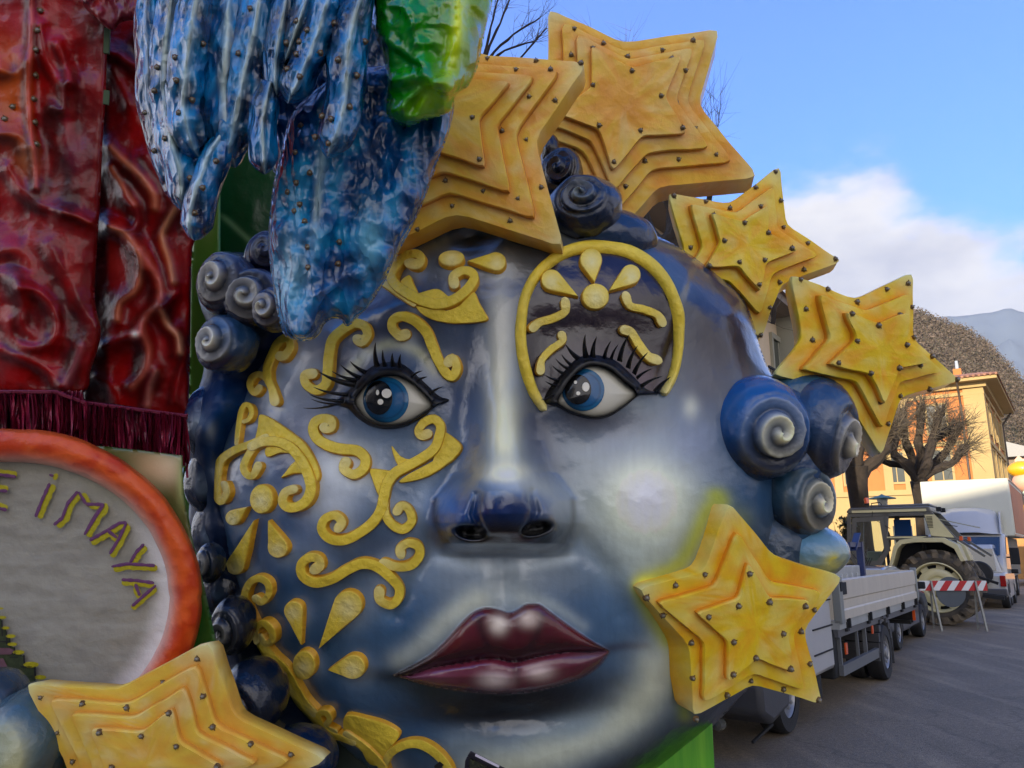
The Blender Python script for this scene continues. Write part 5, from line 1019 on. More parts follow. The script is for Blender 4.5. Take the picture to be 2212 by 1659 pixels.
board('board', 'dark bottle green board seen through the gap in the blue wing', [(462, 300), (700, 300), (700, 640), (462, 640)], 5.62, lambda x, y: mixc(np.tile(lin((10, 62, 30)), x.shape + (1,)), .45 * np.exp(-((x - 485 - (y - 470) * 1.1) / 9) ** 2) * sstep(455, 475, y), (130, 170, 120)), M_BOARD)
# curls of another figure at the lower left
oc = thing('curl_cluster', 'dark blue curls with pale yellow hearts at the bottom left corner', 'curls', (-2.3, 3.8, .2))
curl(60, 1600, 3.66, 96, 112, .26, -.05, .02, 1.2, .02, c0=(224, 214, 160), c1=(66, 86, 96), c2=(40, 56, 72), rot=2, white=.42, thmax=.85, parent=oc, name='curl')
curl(-20, 1522, 3.75, 70, 74, .22, .1, .0, 1.8, .08, c0=(176, 186, 190), c1=(44, 62, 80), c2=(30, 40, 60), rot=2, white=.3, parent=oc, name='curl')
curl(-40, 1690, 3.6, 110, 90, .2, .1, .5, 1.2, .0, c0=(186, 190, 186), c1=(70, 80, 90), c2=(30, 40, 60), rot=2, white=.3, parent=oc, name='curl')
curl(90, 1500, 3.85, 80, 26, .12, .0, .3, 1.0, 0, c0=(70, 90, 80), c1=(62, 82, 86), c2=(56, 66, 66), parent=oc, name='curl')
# floodlight in front of the chin
fl = thing('floodlight', 'black floodlight with a white sticker poking up in front of the chin', 'floodlight', tuple(float(v) for v in W(1060, 1700, 3.45)))
q = lambda x, y, d: W(1006 + 0 * x + (x) * .09765 - 0, 1567.6 + y * .09765, d)
zq = lambda x, y: (945 + x * .09765, 1566 + y * .09765)
def quad3(mbb, pts, d0, d1, mi=0):
    P = [W(*zq(*p), d0) for p in pts] + [W(*zq(*p), d1) for p in pts]; n = len(pts); mbb.add(P, [tuple(range(n)), tuple(range(2 * n - 1, n - 1, -1))] + [(i, (i + 1) % n, n + (i + 1) % n, n + i) for i in range(n)], mi)
b = MB(); quad3(b, [(735, 565), (1560, 985), (1500, 1100), (655, 690)], 3.34, 3.6); quad3(b, [(655, 690), (1500, 1100), (1400, 1500), (560, 1500), (610, 800)], 3.36, 3.6); b.build('lamp_housing', mat('black_lamp_plastic', L3(26, 24, 34), rough=.35, coat=.3), fl, bevel=.004)
b = MB(); quad3(b, [(845, 632), (1378, 900), (1350, 950), (830, 690)], 3.335, 3.345); b.build('sticker', mat('white_sticker', L3(214, 206, 216), rough=.5), fl)
b = MB(); quad3(b, [(720, 740), (1420, 1080), (1360, 1450), (640, 1450)], 3.352, 3.37); b.build('lamp_glass', mat('dark_lamp_glass', L3(40, 44, 26), rough=.15, coat=.6, var=.6, vscale=60), fl)
b = MB(); quad3(b, [(50, 805), (145, 885), (75, 950), (-60, 1050), (-70, 900)], 3.9, 3.95); b.build('lamp_bracket', M_BLACK, fl)
# float base and the frame that carries everything
base = thing('float_base', 'light green skirt board of the carnival float below the chin', 'float base', (-1.2, 5.2, 0))
pB = W(1541, 1600, 4.95); xr = float(pB[0]); yb = float(pB[1]); zt = float(W(1541, 1552, 4.95)[2])
xl = float(W(1180, 1659, 4.95)[0]); b = MB(); b.box((-3.9, yb, .02), (xl, yb + .05, zt)); b.build('skirt_board', mat('dark_green_board', L3(12, 34, 20), rough=.5), base)
b = MB(); b.box((xl + .002, yb, .02), (xr, yb + .05, zt)); b.build('skirt_board', mat('lime_streaked_paint', L3(118, 190, 44), rough=.35, coat=.3, c2=L3(60, 150, 30), vscale=3, streak=(5, 1, .25), bump=.2, bscale=4), base, bevel=.006)
b = MB(); b.box((-3.9, yb + .052, .3), (xr - .02, yb + 2.4, zt - .02)); b.build('platform', mat('grey_deck', L3(70, 72, 70), rough=.8, var=.2), base)
ms = mat('dark_steel_frame', L3(40, 42, 44), rough=.5, metal=.6)
for p, q_ in (((-2.9, 5.75, zt), (-2.9, 5.75, 3.4)), ((-1.6, 5.85, zt), (-1.6, 5.85, 4.1)), ((-.2, 5.85, zt), (-.2, 5.85, 4.2)), ((.7, 5.8, zt), (.7, 5.8, 4.0)), ((-2.9, 5.75, 3.3), (.7, 5.8, 3.3)), ((.7, 5.8, 2.9), (1.75, 5.65, 2.95)), ((-1.6, 5.85, 4.05), (-1.3, 4.0, 4.0)), ((.3, 5.8, 3.3), (1.0, 5.7, 3.7)), ((-2.6, 4.3, .02), (-2.6, 4.3, .7)), ((-1.9, 3.8, .02), (-1.9, 3.8, .5)), ((-2.6, 4.3, .5), (-2.6, 5.4, .5)), ((-1.9, 3.8, .4), (-1.9, 5.2, .4)), ((.15, 3.6, .02), (-.05, 3.7, .2))):
    b = MB(); b.bar(p, q_, .06); b.build('support_bar', ms, base)
# ================================================================== STREET AND BACKGROUND
HD = rad(36); U = np.array([math.sin(HD), math.cos(HD)]); NR = np.array([math.cos(HD), -math.sin(HD)])
ZR = math.pi / 2 - HD   # local +x runs away along the street, local +y to its left
def proj(p):
    v = np.array(p, float) - CAM; d = v @ FW; return CX + FOC * (v @ RT) / d, CY - FOC * (v @ UP) / d
def w2(o, s, t, z=0): return np.array([o[0] + U[0] * s - NR[0] * t, o[1] + U[1] * s - NR[1] * t, z])
def solve_s(px, o, t, z, lo=-6, hi=12):
    for _ in range(50):
        m = (lo + hi) / 2
        if proj(w2(o, m, t, z))[0] < px: lo = m
        else: hi = m
    return lo
# ground
gm = mat('asphalt', L3(120, 106, 86), rough=.72, var=.2, vscale=.6, bump=.6, bscale=60)
t_ = gm.node_tree; K_ = t_.links.new; bs_ = t_.nodes['Principled BSDF']; oldc = bs_.inputs['Base Color'].links[0].from_socket
ncrd = t_.nodes.new('ShaderNodeTexCoord'); nf = t_.nodes.new('ShaderNodeTexNoise'); nf.inputs['Scale'].default_value = 90; nf.inputs['Detail'].default_value = 5; K_(ncrd.outputs['Object'], nf.inputs[0])
mpn = t_.nodes.new('ShaderNodeMapping'); mpn.inputs['Rotation'].default_value = (0, 0, HD); mpn.inputs['Scale'].default_value = (3.2, .45, 1); K_(ncrd.outputs['Object'], mpn.inputs[0])
ns = t_.nodes.new('ShaderNodeTexNoise'); ns.inputs['Scale'].default_value = .8; ns.inputs['Detail'].default_value = 6; K_(mpn.outputs[0], ns.inputs[0])
r1 = t_.nodes.new('ShaderNodeMapRange'); K_(nf.outputs[0], r1.inputs[0]); r1.inputs[1].default_value = .3; r1.inputs[2].default_value = .7; r1.inputs[3].default_value = .6; r1.inputs[4].default_value = 1.45
r2 = t_.nodes.new('ShaderNodeMapRange'); K_(ns.outputs[0], r2.inputs[0]); r2.inputs[1].default_value = .5; r2.inputs[2].default_value = .75; r2.inputs[3].default_value = 1.0; r2.inputs[4].default_value = 1.6
mu = t_.nodes.new('ShaderNodeMath'); mu.operation = 'MULTIPLY'; K_(r1.outputs[0], mu.inputs[0]); K_(r2.outputs[0], mu.inputs[1])
nd = t_.nodes.new('ShaderNodeTexNoise'); nd.inputs['Scale'].default_value = 2.2; nd.inputs['Detail'].default_value = 4; K_(ncrd.outputs['Object'], nd.inputs[0])
vo = t_.nodes.new('ShaderNodeTexVoronoi'); vo.feature = 'DISTANCE_TO_EDGE'; vo.inputs['Scale'].default_value = .42; av_ = t_.nodes.new('ShaderNodeVectorMath'); av_.operation = 'MULTIPLY_ADD'; K_(nd.outputs['Color'], av_.inputs[0]); av_.inputs[1].default_value = (.9, .9, 0); K_(ncrd.outputs['Object'], av_.inputs[2]); K_(av_.outputs[0], vo.inputs[0])
rc = t_.nodes.new('ShaderNodeMapRange'); K_(vo.outputs[0], rc.inputs[0]); rc.inputs[1].default_value = .0; rc.inputs[2].default_value = .012; rc.inputs[3].default_value = .74; rc.inputs[4].default_value = 1.0
ng = t_.nodes.new('ShaderNodeTexNoise'); ng.inputs['Scale'].default_value = 22; ng.inputs['Detail'].default_value = 6; ng.inputs['Roughness'].default_value = .75; K_(ncrd.outputs['Object'], ng.inputs[0])
rg_ = t_.nodes.new('ShaderNodeMapRange'); K_(ng.outputs[0], rg_.inputs[0]); rg_.inputs[1].default_value = .35; rg_.inputs[2].default_value = .65; rg_.inputs[3].default_value = .72; rg_.inputs[4].default_value = 1.25
m3 = t_.nodes.new('ShaderNodeMath'); m3.operation = 'MULTIPLY'; K_(rc.outputs[0], m3.inputs[0]); K_(mu.outputs[0], m3.inputs[1]); m4 = t_.nodes.new('ShaderNodeMath'); m4.operation = 'MULTIPLY'; K_(m3.outputs[0], m4.inputs[0]); K_(rg_.outputs[0], m4.inputs[1]); mu = m4
vm = t_.nodes.new('ShaderNodeVectorMath'); vm.operation = 'SCALE'; K_(oldc, vm.inputs[0]); K_(mu.outputs[0], vm.inputs['Scale']); K_(vm.outputs[0], bs_.inputs['Base Color'])
b = MB(); b.add([(-400, -200, 0), (500, -200, 0), (500, 700, 0), (-400, 700, 0)], [(0, 1, 2, 3)]); b.build('road', gm)['kind'] = 'structure'
MTY = mat('tyre_rubber', L3(30, 30, 32), rough=.75, bump=.3, bscale=40, var=.15, vscale=12); MRM = mat('steel_rim', L3(150, 150, 150), rough=.4, metal=.5); MDK = mat('dark_underbody', L3(22, 22, 23), rough=.8)
MGL = mat('vehicle_glass', L3(22, 30, 38), rough=.06, coat=1, spec=.8); MWH = mat('white_vehicle_paint', L3(186, 184, 180), rough=.3, coat=.6, var=.03); MRED = mat('red_lamp_plastic', L3(150, 24, 20), rough=.2, coat=.6); MOR = mat('orange_reflector', L3(220, 90, 30), rough=.3, coat=.4)
def wheel(name, parent, x, y, z, r, wdt, side=-1, rim=.6, rmat=None):
    """axis along local y; outer face at y, body towards +y*(-side)"""
    sgn = -side; b = MB(); b.lathe([(r * rim, 0), (r * .93, -.0), (r * .985, .03), (r, .06), (r, wdt - .05), (r * .96, wdt), (r * rim, wdt)], 36, 'y', (0, 0, 0), 0, False)
    b.V = [(v[0], v[1] * sgn, v[2]) for v in b.V]
    for k in range(3): b.lathe([(r * 1.004, .06 + (k + .7) * (wdt - .1) / 4), (r * 1.004, .075 + (k + .7) * (wdt - .1) / 4)], 36, 'y', cap=False)
    o = b.build('wheel' if name is None else name, MTY, parent, smooth=True, sharp=40); o.location = Vector((x, y, z))
    b = MB(); b.lathe([(r * rim, .01), (r * rim * .93, .03), (r * rim * .9, .07), (r * .22, .05), (r * .2, .0), (0.001, -.01)], 28, 'y', cap=False)
    for k in range(8):
        a = k * math.pi / 4; c, s = math.cos(a), math.sin(a); b.lathe([(.018, .03), (.018, .005)], 6, 'y', (c * r * .34, 0, s * r * .34))
    b.V = [(v[0], v[1] * sgn, v[2]) for v in b.V]
    q = b.build('rim', rmat or MRM, None, smooth=True, sharp=35); q.parent = o; return o

# ---- flatbed truck
TO = G(1922, 1469)[:2]; truck = thing('flatbed_truck', 'white flatbed lorry with aluminium drop side bed parked behind the cheek star', 'truck', (TO[0], TO[1], 0), absolute=False, rotz=ZR)
s0 = solve_s(1812, TO, -.02, 1.15); s1 = solve_s(1978, TO, -.02, 1.15)
MAL = mat('pale_drop_side', L3(190, 181, 164), rough=.45, metal=.0, coat=.1, var=.08, vscale=3, streak=(2, 2, .4)); MGR = mat('grey_chassis', L3(84, 84, 86), rough=.6)
b = MB()
P0 = [(0, .90), (.0, 1.0), (.018, 1.015), (.018, 1.12), (0, 1.14), (0, 1.30), (-.01, 1.325)]
prof = [(-.02, .895), (-.02, .99), (-.005, 1.005), (-.005, 1.10), (-.02, 1.115), (-.02, 1.31), (.01, 1.325), (.02, 1.325), (.02, .895)]
b.prism(prof, s0 + .14, s1 - .02, 'yz'); b.build('side_board', MAL, truck)
for a, c in ((s0, s0 + .135), (s1 - .015, s1 + .06)):
    b = MB(); b.box((a, -.035, .86), (c, .05, 1.36)); b.build('corner_post', mat('zinc_post', L3(132, 136, 134), rough=.5, metal=.3), truck, bevel=.008)
b = MB(); b.box((s0 + .02, -.045, 1.20), (s0 + .11, -.036, 1.30)); b.box((s0 + .15, -.032, 1.16), (s0 + .33, -.021, 1.29)); b.build('latch', MDK, truck)
b = MB(); b.box((s0 + .0, .0, .80), (s1, 2.05, .89)); b.build('bed_floor', mat('bed_floor_metal', L3(150, 152, 150), rough=.5, var=.15), truck)
b = MB(); b.box((s0, 2.0, .9), (s1, 2.04, 1.325)); b.build('side_board', MAL, truck)
b = MB(); b.box((s1 - .03, .06, .9), (s1 + .005, 2.0, 1.325)); b.build('tail_board', MAL, truck)
b = MB(); b.box((s0 - .02, .05, .9), (s0 + .01, 2.0, 1.4)); b.build('head_board', MAL, truck)
b = MB(); b.box((s0, .02, .72), (s1, .07, .805)); b.box((s0, 1.98, .72), (s1, 2.03, .805)); b.box((-4.6, .6, .5), (s1 - .1, .72, .72)); b.box((-4.6, 1.3, .5), (s1 - .1, 1.42, .72)); b.build('chassis', MGR, truck)
for i in range(5):
    b = MB(); x = s0 + .35 + i * (s1 - s0 - .5) / 4; b.box((x - .05, -.01, .76), (x + .05, .05, .86)); b.box((x - .02, -.04, .80), (x + .02, 0, .90)); b.build('hinge', MDK, truck)
b = MB(); b.bar((s0 + .05, .03, .38), (-.42, .03, .38), .05, .11); b.bar((s0 + .1, .05, .38), (s0 + .1, .05, .75), .05); b.bar((-.95, .05, .38), (-.95, .05, .75), .04); b.bar((s0 + .95, .05, .38), (s0 + .95, .05, .75), .03); b.build('side_guard', mat('grey_guard', L3(96, 98, 100), rough=.5), truck)
b = MB(); b.box((s0 + .2, .3, .36), (s0 + .75, .8, .7)); b.box((-.9, .5, .4), (-.5, 1.2, .7)); b.box((s0 - .1, .06, .3), (s0 + .12, .5, .78)); b.build('tank', MDK, truck, bevel=.03)
b = MB(); b.box((s0 + .28, .02, .52), (s0 + .36, .035, .64)); b.build('reflector', MOR, truck); b = MB(); b.box((-.62, .02, .62), (-.56, .035, .72)); b.build('reflector', MOR, truck)
for yy in (0.0, .24, 1.55, 1.79): wheel(None, truck, 0, yy, .345, .345, .2)
for yy in (.14, 1.62): wheel(None, truck, -3.75, yy, .345, .345, .21)
b = MB()
for k in range(10):
    a0, a1 = rad(18 * k), rad(18 * k + 18); b.bar((.42 * math.cos(a0), .23, .36 + .42 * math.sin(a0)), (.42 * math.cos(a1), .23, .36 + .42 * math.sin(a1)), .46, .015, up=(0, 1, 0)) if False else b.box((.42 * math.cos(a1) - .01, .0, .36 + .42 * math.sin(min(a0, a1))), (.42 * math.cos(a0) + .01, .46, .375 + .42 * math.sin(max(a0, a1))))
b.box((-.46, 0, .28), (-.43, .46, .40)); b.box((.42, .0, .16), (.44, .46, .62)); b.build('mudguard', mat('grey_mudguard', L3(60, 60, 62), rough=.6), truck)
# cab
cabp = [(-4.78, .55), (-4.80, .80), (-4.62, 1.02), (-4.2, 1.10), (-3.55, 1.98), (-3.2, 2.08), (s0 - .34, 2.08), (s0 - .22, 1.9), (s0 - .14, 1.2), (s0 - .12, .42), (-3.28, .42), (-3.32, .6), (-3.5, .8), (-3.75, .86), (-4.0, .8), (-4.18, .6), (-4.22, .5)]
b = MB(); b.prism(cabp, .04, 1.98, 'xz'); cabo = b.build('cab', MWH, truck, bevel=.05)
b = MB(); 
for zz in (.62, .86, 1.12): b.box((-3.2, .028, zz), (s0 - .16, .042, zz + .014))
b.build('panel_groove', MDK, truck)
b = MB(); b.box((-4.2, .03, 1.15), (-4.18, .04, 1.2)); b.prism([(-4.05, 1.14), (-3.52, 1.88), (-2.9, 1.92), (-2.9, 1.14)], .025, .045, 'xz'); b.build('side_window', MGL, truck)
b = MB(); b.prism([(-4.21, 1.14), (-3.60, 1.94), (-3.56, 1.97), (-4.17, 1.13)], .15, 1.87, 'xz'); b.build('windscreen', MGL, truck)
MBP = mat('grey_bumper_plastic', L3(64, 64, 68), rough=.5, bump=.15, bscale=60); b = MB(); b.prism([(-4.95, .36), (-4.97, .62), (-4.8, .76), (-4.28, .74), (-4.20, .5), (-4.24, .33), (-4.7, .26)], -.02, 2.04, 'xz'); b.build('front_bumper', MBP, truck, bevel=.05)
b = MB(); b.lathe([(.0001, -.04), (.04, -.03), (.05, 0), (.05, .05), (.0001, .06)], 16, 'x', (-4.97, .35, .26)); b.build('fog_lamp', mat('lamp_glass_clear', L3(90, 90, 84), rough=.1, coat=1), truck, smooth=True)
b = MB(); b.bar((-4.4, .1, .2), (-4.9, .1, .15), .02); b.box((-3.1, .06, .2), (-2.95, .3, .42)); b.build('step', MDK, truck)
b = MB(); b.box((s1 - .1, .1, .5), (s1 + .0, 1.9, .56)); b.box((s1 - .02, .08, .52), (s1 + .03, .42, .72)); b.build('rear_bumper', MDK, truck); b = MB(); b.box((s1 + .01, .04, .55), (s1 + .035, .1, .72)); b.build('tail_lamp', MOR, truck)
# load
ld = thing('metal_crate', 'ribbed silver metal crate lying in the truck bed', 'crate', tuple(w2(TO, -.9, 1.2, .9)), absolute=False, rotz=ZR)
b = MB(); b.box((-.75, -.75, 0), (1.9, .7, .52)); b.build('crate_body', mat('dull_aluminium', L3(176, 178, 176), rough=.4, metal=.5, var=.2, vscale=5), ld, bevel=.01)
b = MB(); [b.box((-.75 + .3 * k, -.765, 0), (-.70 + .3 * k, -.75, .42)) for k in range(9)]; b.build('crate_rib', mat('white_rib', L3(200, 200, 196), rough=.5), ld)
bp = thing('hitch_stand', 'dark blue steel stand with angled plate standing in the truck bed', 'stand', tuple(w2(TO, solve_s(1863, TO, .5, 1.3), .5, .9)), absolute=False, rotz=ZR); MBL = mat('dark_blue_steel', L3(24, 40, 84), rough=.4, coat=.3)
pt = solve_s(1930, TO, .4, 1.3) 
b = MB(); b.box((-.04, -.04, 0), (.05, .05, .86)); b.build('post', MBL, bp); b = MB(); b.box((-.75, -.03, .78), (.05, .04, .85)); b.build('arm', MBL, bp); b = MB(); b.bar((-.45, 0, .74), (-.08, 0, .98), .09, .03); b.build('plate', MBL, bp); b = MB(); b.bar((.02, 0, .42), (.4, 0, .02), .04); b.bar((-1.0, 0, .4), (-.7, 0, .02), .05); b.build('brace', mat('dark_brace', L3(30, 34, 44), rough=.5), bp)
wp = thing('wooden_pole', 'long orange brown wooden pole leaning across the truck bed', 'pole', tuple(w2(TO, -.3, .6, .9)), absolute=False, rotz=ZR); b = MB(); b.tube([(-1.2, 0, .72), (1.0, .0, .22)], .018, 6); b.build('pole_shaft', mat('varnished_wood', L3(190, 120, 70), rough=.5, var=.15, vscale=20), wp)

# ---- cars
def car(label, o, body, L_=4.0, wd=1.68, h=1.45, hatch=True, name='parked_car', rot=ZR, group=None, spare=False, boxy=False):
    c = thing(name, label, 'car', (o[0], o[1], 0), absolute=False, rotz=rot, group=group)   # origin: right rear wheel contact, +x forward
    if boxy: pf = [(-.62, .5), (-.66, .9), (-.60, 1.0), (L_ - 1.6, 1.0), (L_ - .85, .92), (L_ - .75, .5)]; gp = [(-.60, .99), (-.46, h - .12), (-.3, h), (1.7, h), (1.95, h - .08), (2.35, .99)]
    else: pf = [(-.70, .42), (-.74, .62), (-.68, .86), (2.4, .90), (3.0, .82), (3.22, .66), (3.25, .40)]; gp = [(-.64, .85), (-.40, 1.22), (-.15, h - .05), (.3, h), (1.1, h), (1.5, h - .08), (2.35, .88)]
    arc = lambda cx: [(cx + .36, .38), (cx + .30, .60), (cx + .12, .70), (cx - .12, .70), (cx - .30, .60), (cx - .36, .38)]
    wb = 2.45; pr = pf + [(wb + .36, .30)] + arc(wb) + [(wb - .38, .26), (.38, .26)] + arc(0) + [(-.4, .3)]
    b = MB(); b.prism(pr, 0, wd, 'xz'); b.build('body', body, c, bevel=.045)
    b = MB(); n = len(gp); V = [(x, .02 + .16 * (z - .85) / .6, z) for x, z in gp] + [(x, wd - .02 - .16 * (z - .85) / .6, z) for x, z in gp]; b.add(V, [tuple(range(n)), tuple(range(2 * n - 1, n - 1, -1))] + [(i, n + i, n + (i + 1) % n, (i + 1) % n) for i in range(n)]); b.build('cabin', body, c, bevel=.03)
    gx = [(x * .88 + .1, z - .05 if z > 1.2 else z + .03) for x, z in gp[0:1] + gp[2:]]
    b = MB()
    sh = lambda z: .02 + .16 * (z - .85) / .6 - .008
    for a0, a1 in ((0.02, .48), (.52, .98)):
        zz0, zz1 = .95 if not boxy else 1.05, h - .10; x0b, x1b = (-.45, 2.1) if not boxy else (-.45, 2.15); x0t, x1t = (-.12, 1.45) if not boxy else (-.32, 1.75)
        q = [(x0b + (x1b - x0b) * a0, zz0), (x0b + (x1b - x0b) * a1, zz0), (x0t + (x1t - x0t) * a1, zz1), (x0t + (x1t - x0t) * a0, zz1)]; b.add([(x, sh(z), z) for x, z in q], [(0, 1, 2, 3)])
    b.build('side_window', MGL, c)
    e0, e1 = gp[0], gp[1] if not boxy else gp[1]; b = MB(); V = [(e0[0] - .015, .2, e0[1] + .06), (e0[0] - .015, wd - .2, e0[1] + .06), (e1[0] - .012, wd - .24, e1[1] + .0), (e1[0] - .012, .24, e1[1] + .0)]; b.add(V, [(0, 1, 2, 3)]); b.build('rear_window', MGL, c)
    e0, e1 = gp[-1], gp[-2]; b = MB(); V = [(e0[0] + .012, .14, e0[1] + .03), (e0[0] + .012, wd - .14, e0[1] + .03), (e1[0] + .015, wd - .24, e1[1] - .03), (e1[0] + .015, .24, e1[1] - .03)]; b.add(V, [(0, 1, 2, 3)]); b.build('windscreen', MGL, c)
    for x, y in ((0, .0), (wb, .0), (0, wd - .2), (wb, wd - .2)): wheel(None, c, x, y, .31, .31, .2)
    for y in (.0, wd - .14):
        b = MB(); b.box((-.76 if not boxy else -.68, y, .62), (-.62, y + .14, .92)); b.build('tail_lamp', MRED, c, bevel=.01)
    for y in (.1, wd - .4):
        b = MB(); b.box((pf[-2][0] - .12, y, .60), (pf[-2][0] + .02, y + .3, .76)); b.build('headlight', mat('lamp_glass_clear'), c, bevel=.02)
    b = MB(); b.box((-.80, -.01, .36), (-.66, wd + .01, .56)); b.build('rear_bumper', MBP, c, bevel=.03)
    b = MB(); b.box((1.85, -.18, .92), (1.97, -.0, 1.05)); b.build('mirror', MDK, c, bevel=.02)
    if spare:
        b = MB(); b.lathe([(.14, 0), (.31, 0), (.34, .04), (.34, .17), (.3, .21), (.0001, .21)], 28, 'x', (-.90, wd * .36, .98)); b.build('spare_wheel', MTY, c, smooth=True, sharp=40)
    return c
MDG = mat('dark_slate_car_paint', L3(58, 60, 66), rough=.3, coat=.8); MBC = mat('deep_blue_car_paint', L3(34, 66, 122), rough=.25, coat=1)
c1 = G(1998, 1376)[:2] - U * 2.45; car('dark grey hatchback tucked behind the truck tail and before the tractor', c1, MDG, h=1.36)
c2 = W(1868, 1222, 14.8)[:2] - U * 1.5 + NR * .5; car('blue car whose roof shows just over the truck bed', c2, MBC, h=float(W(1868, 1222, 14.8)[2]))
c3 = G(2186, 1313)[:2] - U * .2; car('white off road car with a black spare wheel on its back door', c3, MWH, L_=3.9, wd=1.7, h=1.78, boxy=True, spare=True)

# ---- box truck
bt0 = W(2186, 1100, 24.0)[:2]; zt_ = float(W(2177, 1031, 24.0)[2]); zb_ = float(W(2196, 1158, 24.0)[2])
bt = thing('box_truck', 'tall white box lorry facing the camera with a rounded roof fairing', 'box truck', (bt0[0], bt0[1], 0), absolute=False, rotz=ZR)
b = MB(); b.box((0, 0, zb_), (7.0, 2.5, zt_)); b.build('cargo_box', mat('cream_white_panel', L3(206, 205, 188), rough=.5, var=.05, vscale=1), bt, bevel=.03)
b = MB(); b.box((.3, -.012, zb_ + .1), (6.9, -.002, zt_ - .15)); b.build('side_panel', mat('orange_brown_side', L3(196, 120, 78), rough=.6, c2=L3(150, 96, 60), vscale=2, streak=(5, 1, .4)), bt)
b = MB(); b.box((.0, -.02, zt_ - .06), (7, .0, zt_ + .0)); b.box((0.0, -.02, zb_), (7, 0, zb_ + .06)); b.build('box_rail', mat('pale_rail', L3(190, 150, 120), rough=.5), bt)
b = MB(); b.box((.1, .35, .75), (6.8, 2.2, zb_ - .03)); b.build('lower_panel', mat('grey_side_planks', L3(112, 108, 98), rough=.7, var=.25, vscale=4, streak=(4, 1, .3)), bt)
for s_ in (1.9, 5.2):
    for y in (.4, 2.1): wheel(None, bt, s_, y, .48, .48, .25)
zr_ = float(W(2100, 1090, 22.6)[2]); zw1 = float(W(2100, 1160, 22.4)[2]); zw0 = float(W(2100, 1204, 22.4)[2])
b = MB(); b.prism([(-.05, .55), (-.05, zw1 + .15), (-1.1, zw1 + .12), (-1.7, zw0 + .02), (-1.85, zw0 - .25), (-1.88, .55)], .22, 2.28, 'xz'); b.build('cab', MWH, bt, bevel=.08)
b = MB(); V = [(-1.20, .34, zw1 + .02), (-1.20, 2.16, zw1 + .02), (-1.70, 2.14, zw0 + .06), (-1.70, .36, zw0 + .06)]; V = [(v[0] - .035, v[1], v[2]) for v in V]; b.add(V, [(0, 1, 2, 3)]); b.build('windscreen', mat('blue_dark_windscreen', L3(26, 44, 64), rough=.08, coat=1), bt)
b = MB(); yy = [.3, .5, .9, 1.6, 2.0, 2.2]; rows = [(-1.25, zw1 + .16, 1.0), (-1.12, zw1 + .35, .98), (-.75, zr_ - .18, .92), (-.45, zr_, .84), (-.06, zr_ + .02, .84)]; V = []
for x, z, k in rows:
    for y in yy:
        f = (y - 1.25) / .95; V.append((x + .35 * abs(f) ** 4, 1.25 + (y - 1.25) * k, z - .12 * abs(f) ** 3))
b.add(V, [(r * 6 + i, r * 6 + i + 1, r * 6 + 7 + i, r * 6 + 6 + i) for r in range(4) for i in range(5)]); b.add([(-1.25, .3, zw1 + .1), (-1.25, 2.2, zw1 + .1), (-.05, 2.2, zw1 + .1), (-.05, .3, zw1 + .1)], [(0, 1, 2, 3)])
b.prism([(-1.0, zw1 + .12), (-.9, zw1 + .3), (-.65, zr_ - .3), (-.45, zr_ - .15), (-.06, zr_ - .12), (-.06, zw1 + .12)], .30, .34, 'xz'); b.prism([(-1.0, zw1 + .12), (-.9, zw1 + .3), (-.65, zr_ - .3), (-.45, zr_ - .15), (-.06, zr_ - .12), (-.06, zw1 + .12)], 2.16, 2.2, 'xz'); b.build('roof_fairing', MWH, bt, smooth=True, sharp=50)
b = MB(); b.prism([(-1.5, zw0 + .1), (-1.08, zw1), (-.5, zw1), (-.5, zw0 + .1)], .20, .216, 'xz'); b.build('side_window', MGL, bt)
b = MB(); b.box((-1.75, -.12, zw0 - .2), (-1.6, .12, zw0 + .28)); b.bar((-1.6, .1, zw0), (-1.4, .3, zw0), .04); b.build('mirror', MDK, bt, bevel=.03)
b = MB(); b.box((-1.95, .2, .4), (-1.8, 2.3, .8)); b.build('front_bumper', MBP, bt, bevel=.04)
for y in (.34, 2.0): b = MB(); b.box((-1.96, y - .0, .85), (-1.86, y + .28, 1.05)); b.build('headlight', mat('lamp_glass_clear'), bt, bevel=.02)
for y in (.24, 2.02): wheel(None, bt, -1.0, y, .42, .42, .22)

# ---- another float far right
ff = thing('distant_float', 'colourful distant carnival float with a yellow cap and mint striped arm at the right edge', 'carnival float', tuple(float(v) for v in W(2215, 1100, 36)[:2]) + (0,), absolute=False, rotz=ZR)
fz = lambda y: float(W(2210, y, 36)[2])
b = MB(); b.box((-.6, -1.5, .3), (5, .8, fz(1150))); b.build('float_platform', mat('ochre_boards', L3(170, 120, 60), rough=.7, var=.2), ff)
def blob(name, c, r, m, par): b = MB(); n = 14; V = [(c[0] + r[0] * math.sin(t) * math.cos(p), c[1] + r[1] * math.sin(t) * math.sin(p), c[2] + r[2] * math.cos(t)) for t in np.linspace(0.02, math.pi - .02, n) for p in np.linspace(0, 2 * math.pi, 18)[:-1]]; b.add(V, [(i * 17 + k, i * 17 + (k + 1) % 17, (i + 1) * 17 + (k + 1) % 17, (i + 1) * 17 + k) for i in range(n - 1) for k in range(17)]); return b.build(name, m, par, smooth=True, sharp=80)
MYF = mat('float_yellow', L3(216, 160, 10), rough=.4, coat=.4); MMF = mat('float_mint', L3(150, 196, 168), rough=.4, coat=.4); MPF = mat('float_peach', L3(216, 160, 130), rough=.5, coat=.2)
blob('yellow_cap', (0, -.1, fz(1012)), (.4, .62, .4), MYF, ff); blob('peach_head', (.1, -.2, fz(1040)), (.5, .6, .5), MPF, ff)
for k in range(7): blob('mint_band', (0, -.25 - .03 * k, fz(1046 + k * 9)), (.32, .34, .16), MMF if k % 2 else mat('float_pale_green', L3(196, 216, 190), rough=.4), ff)
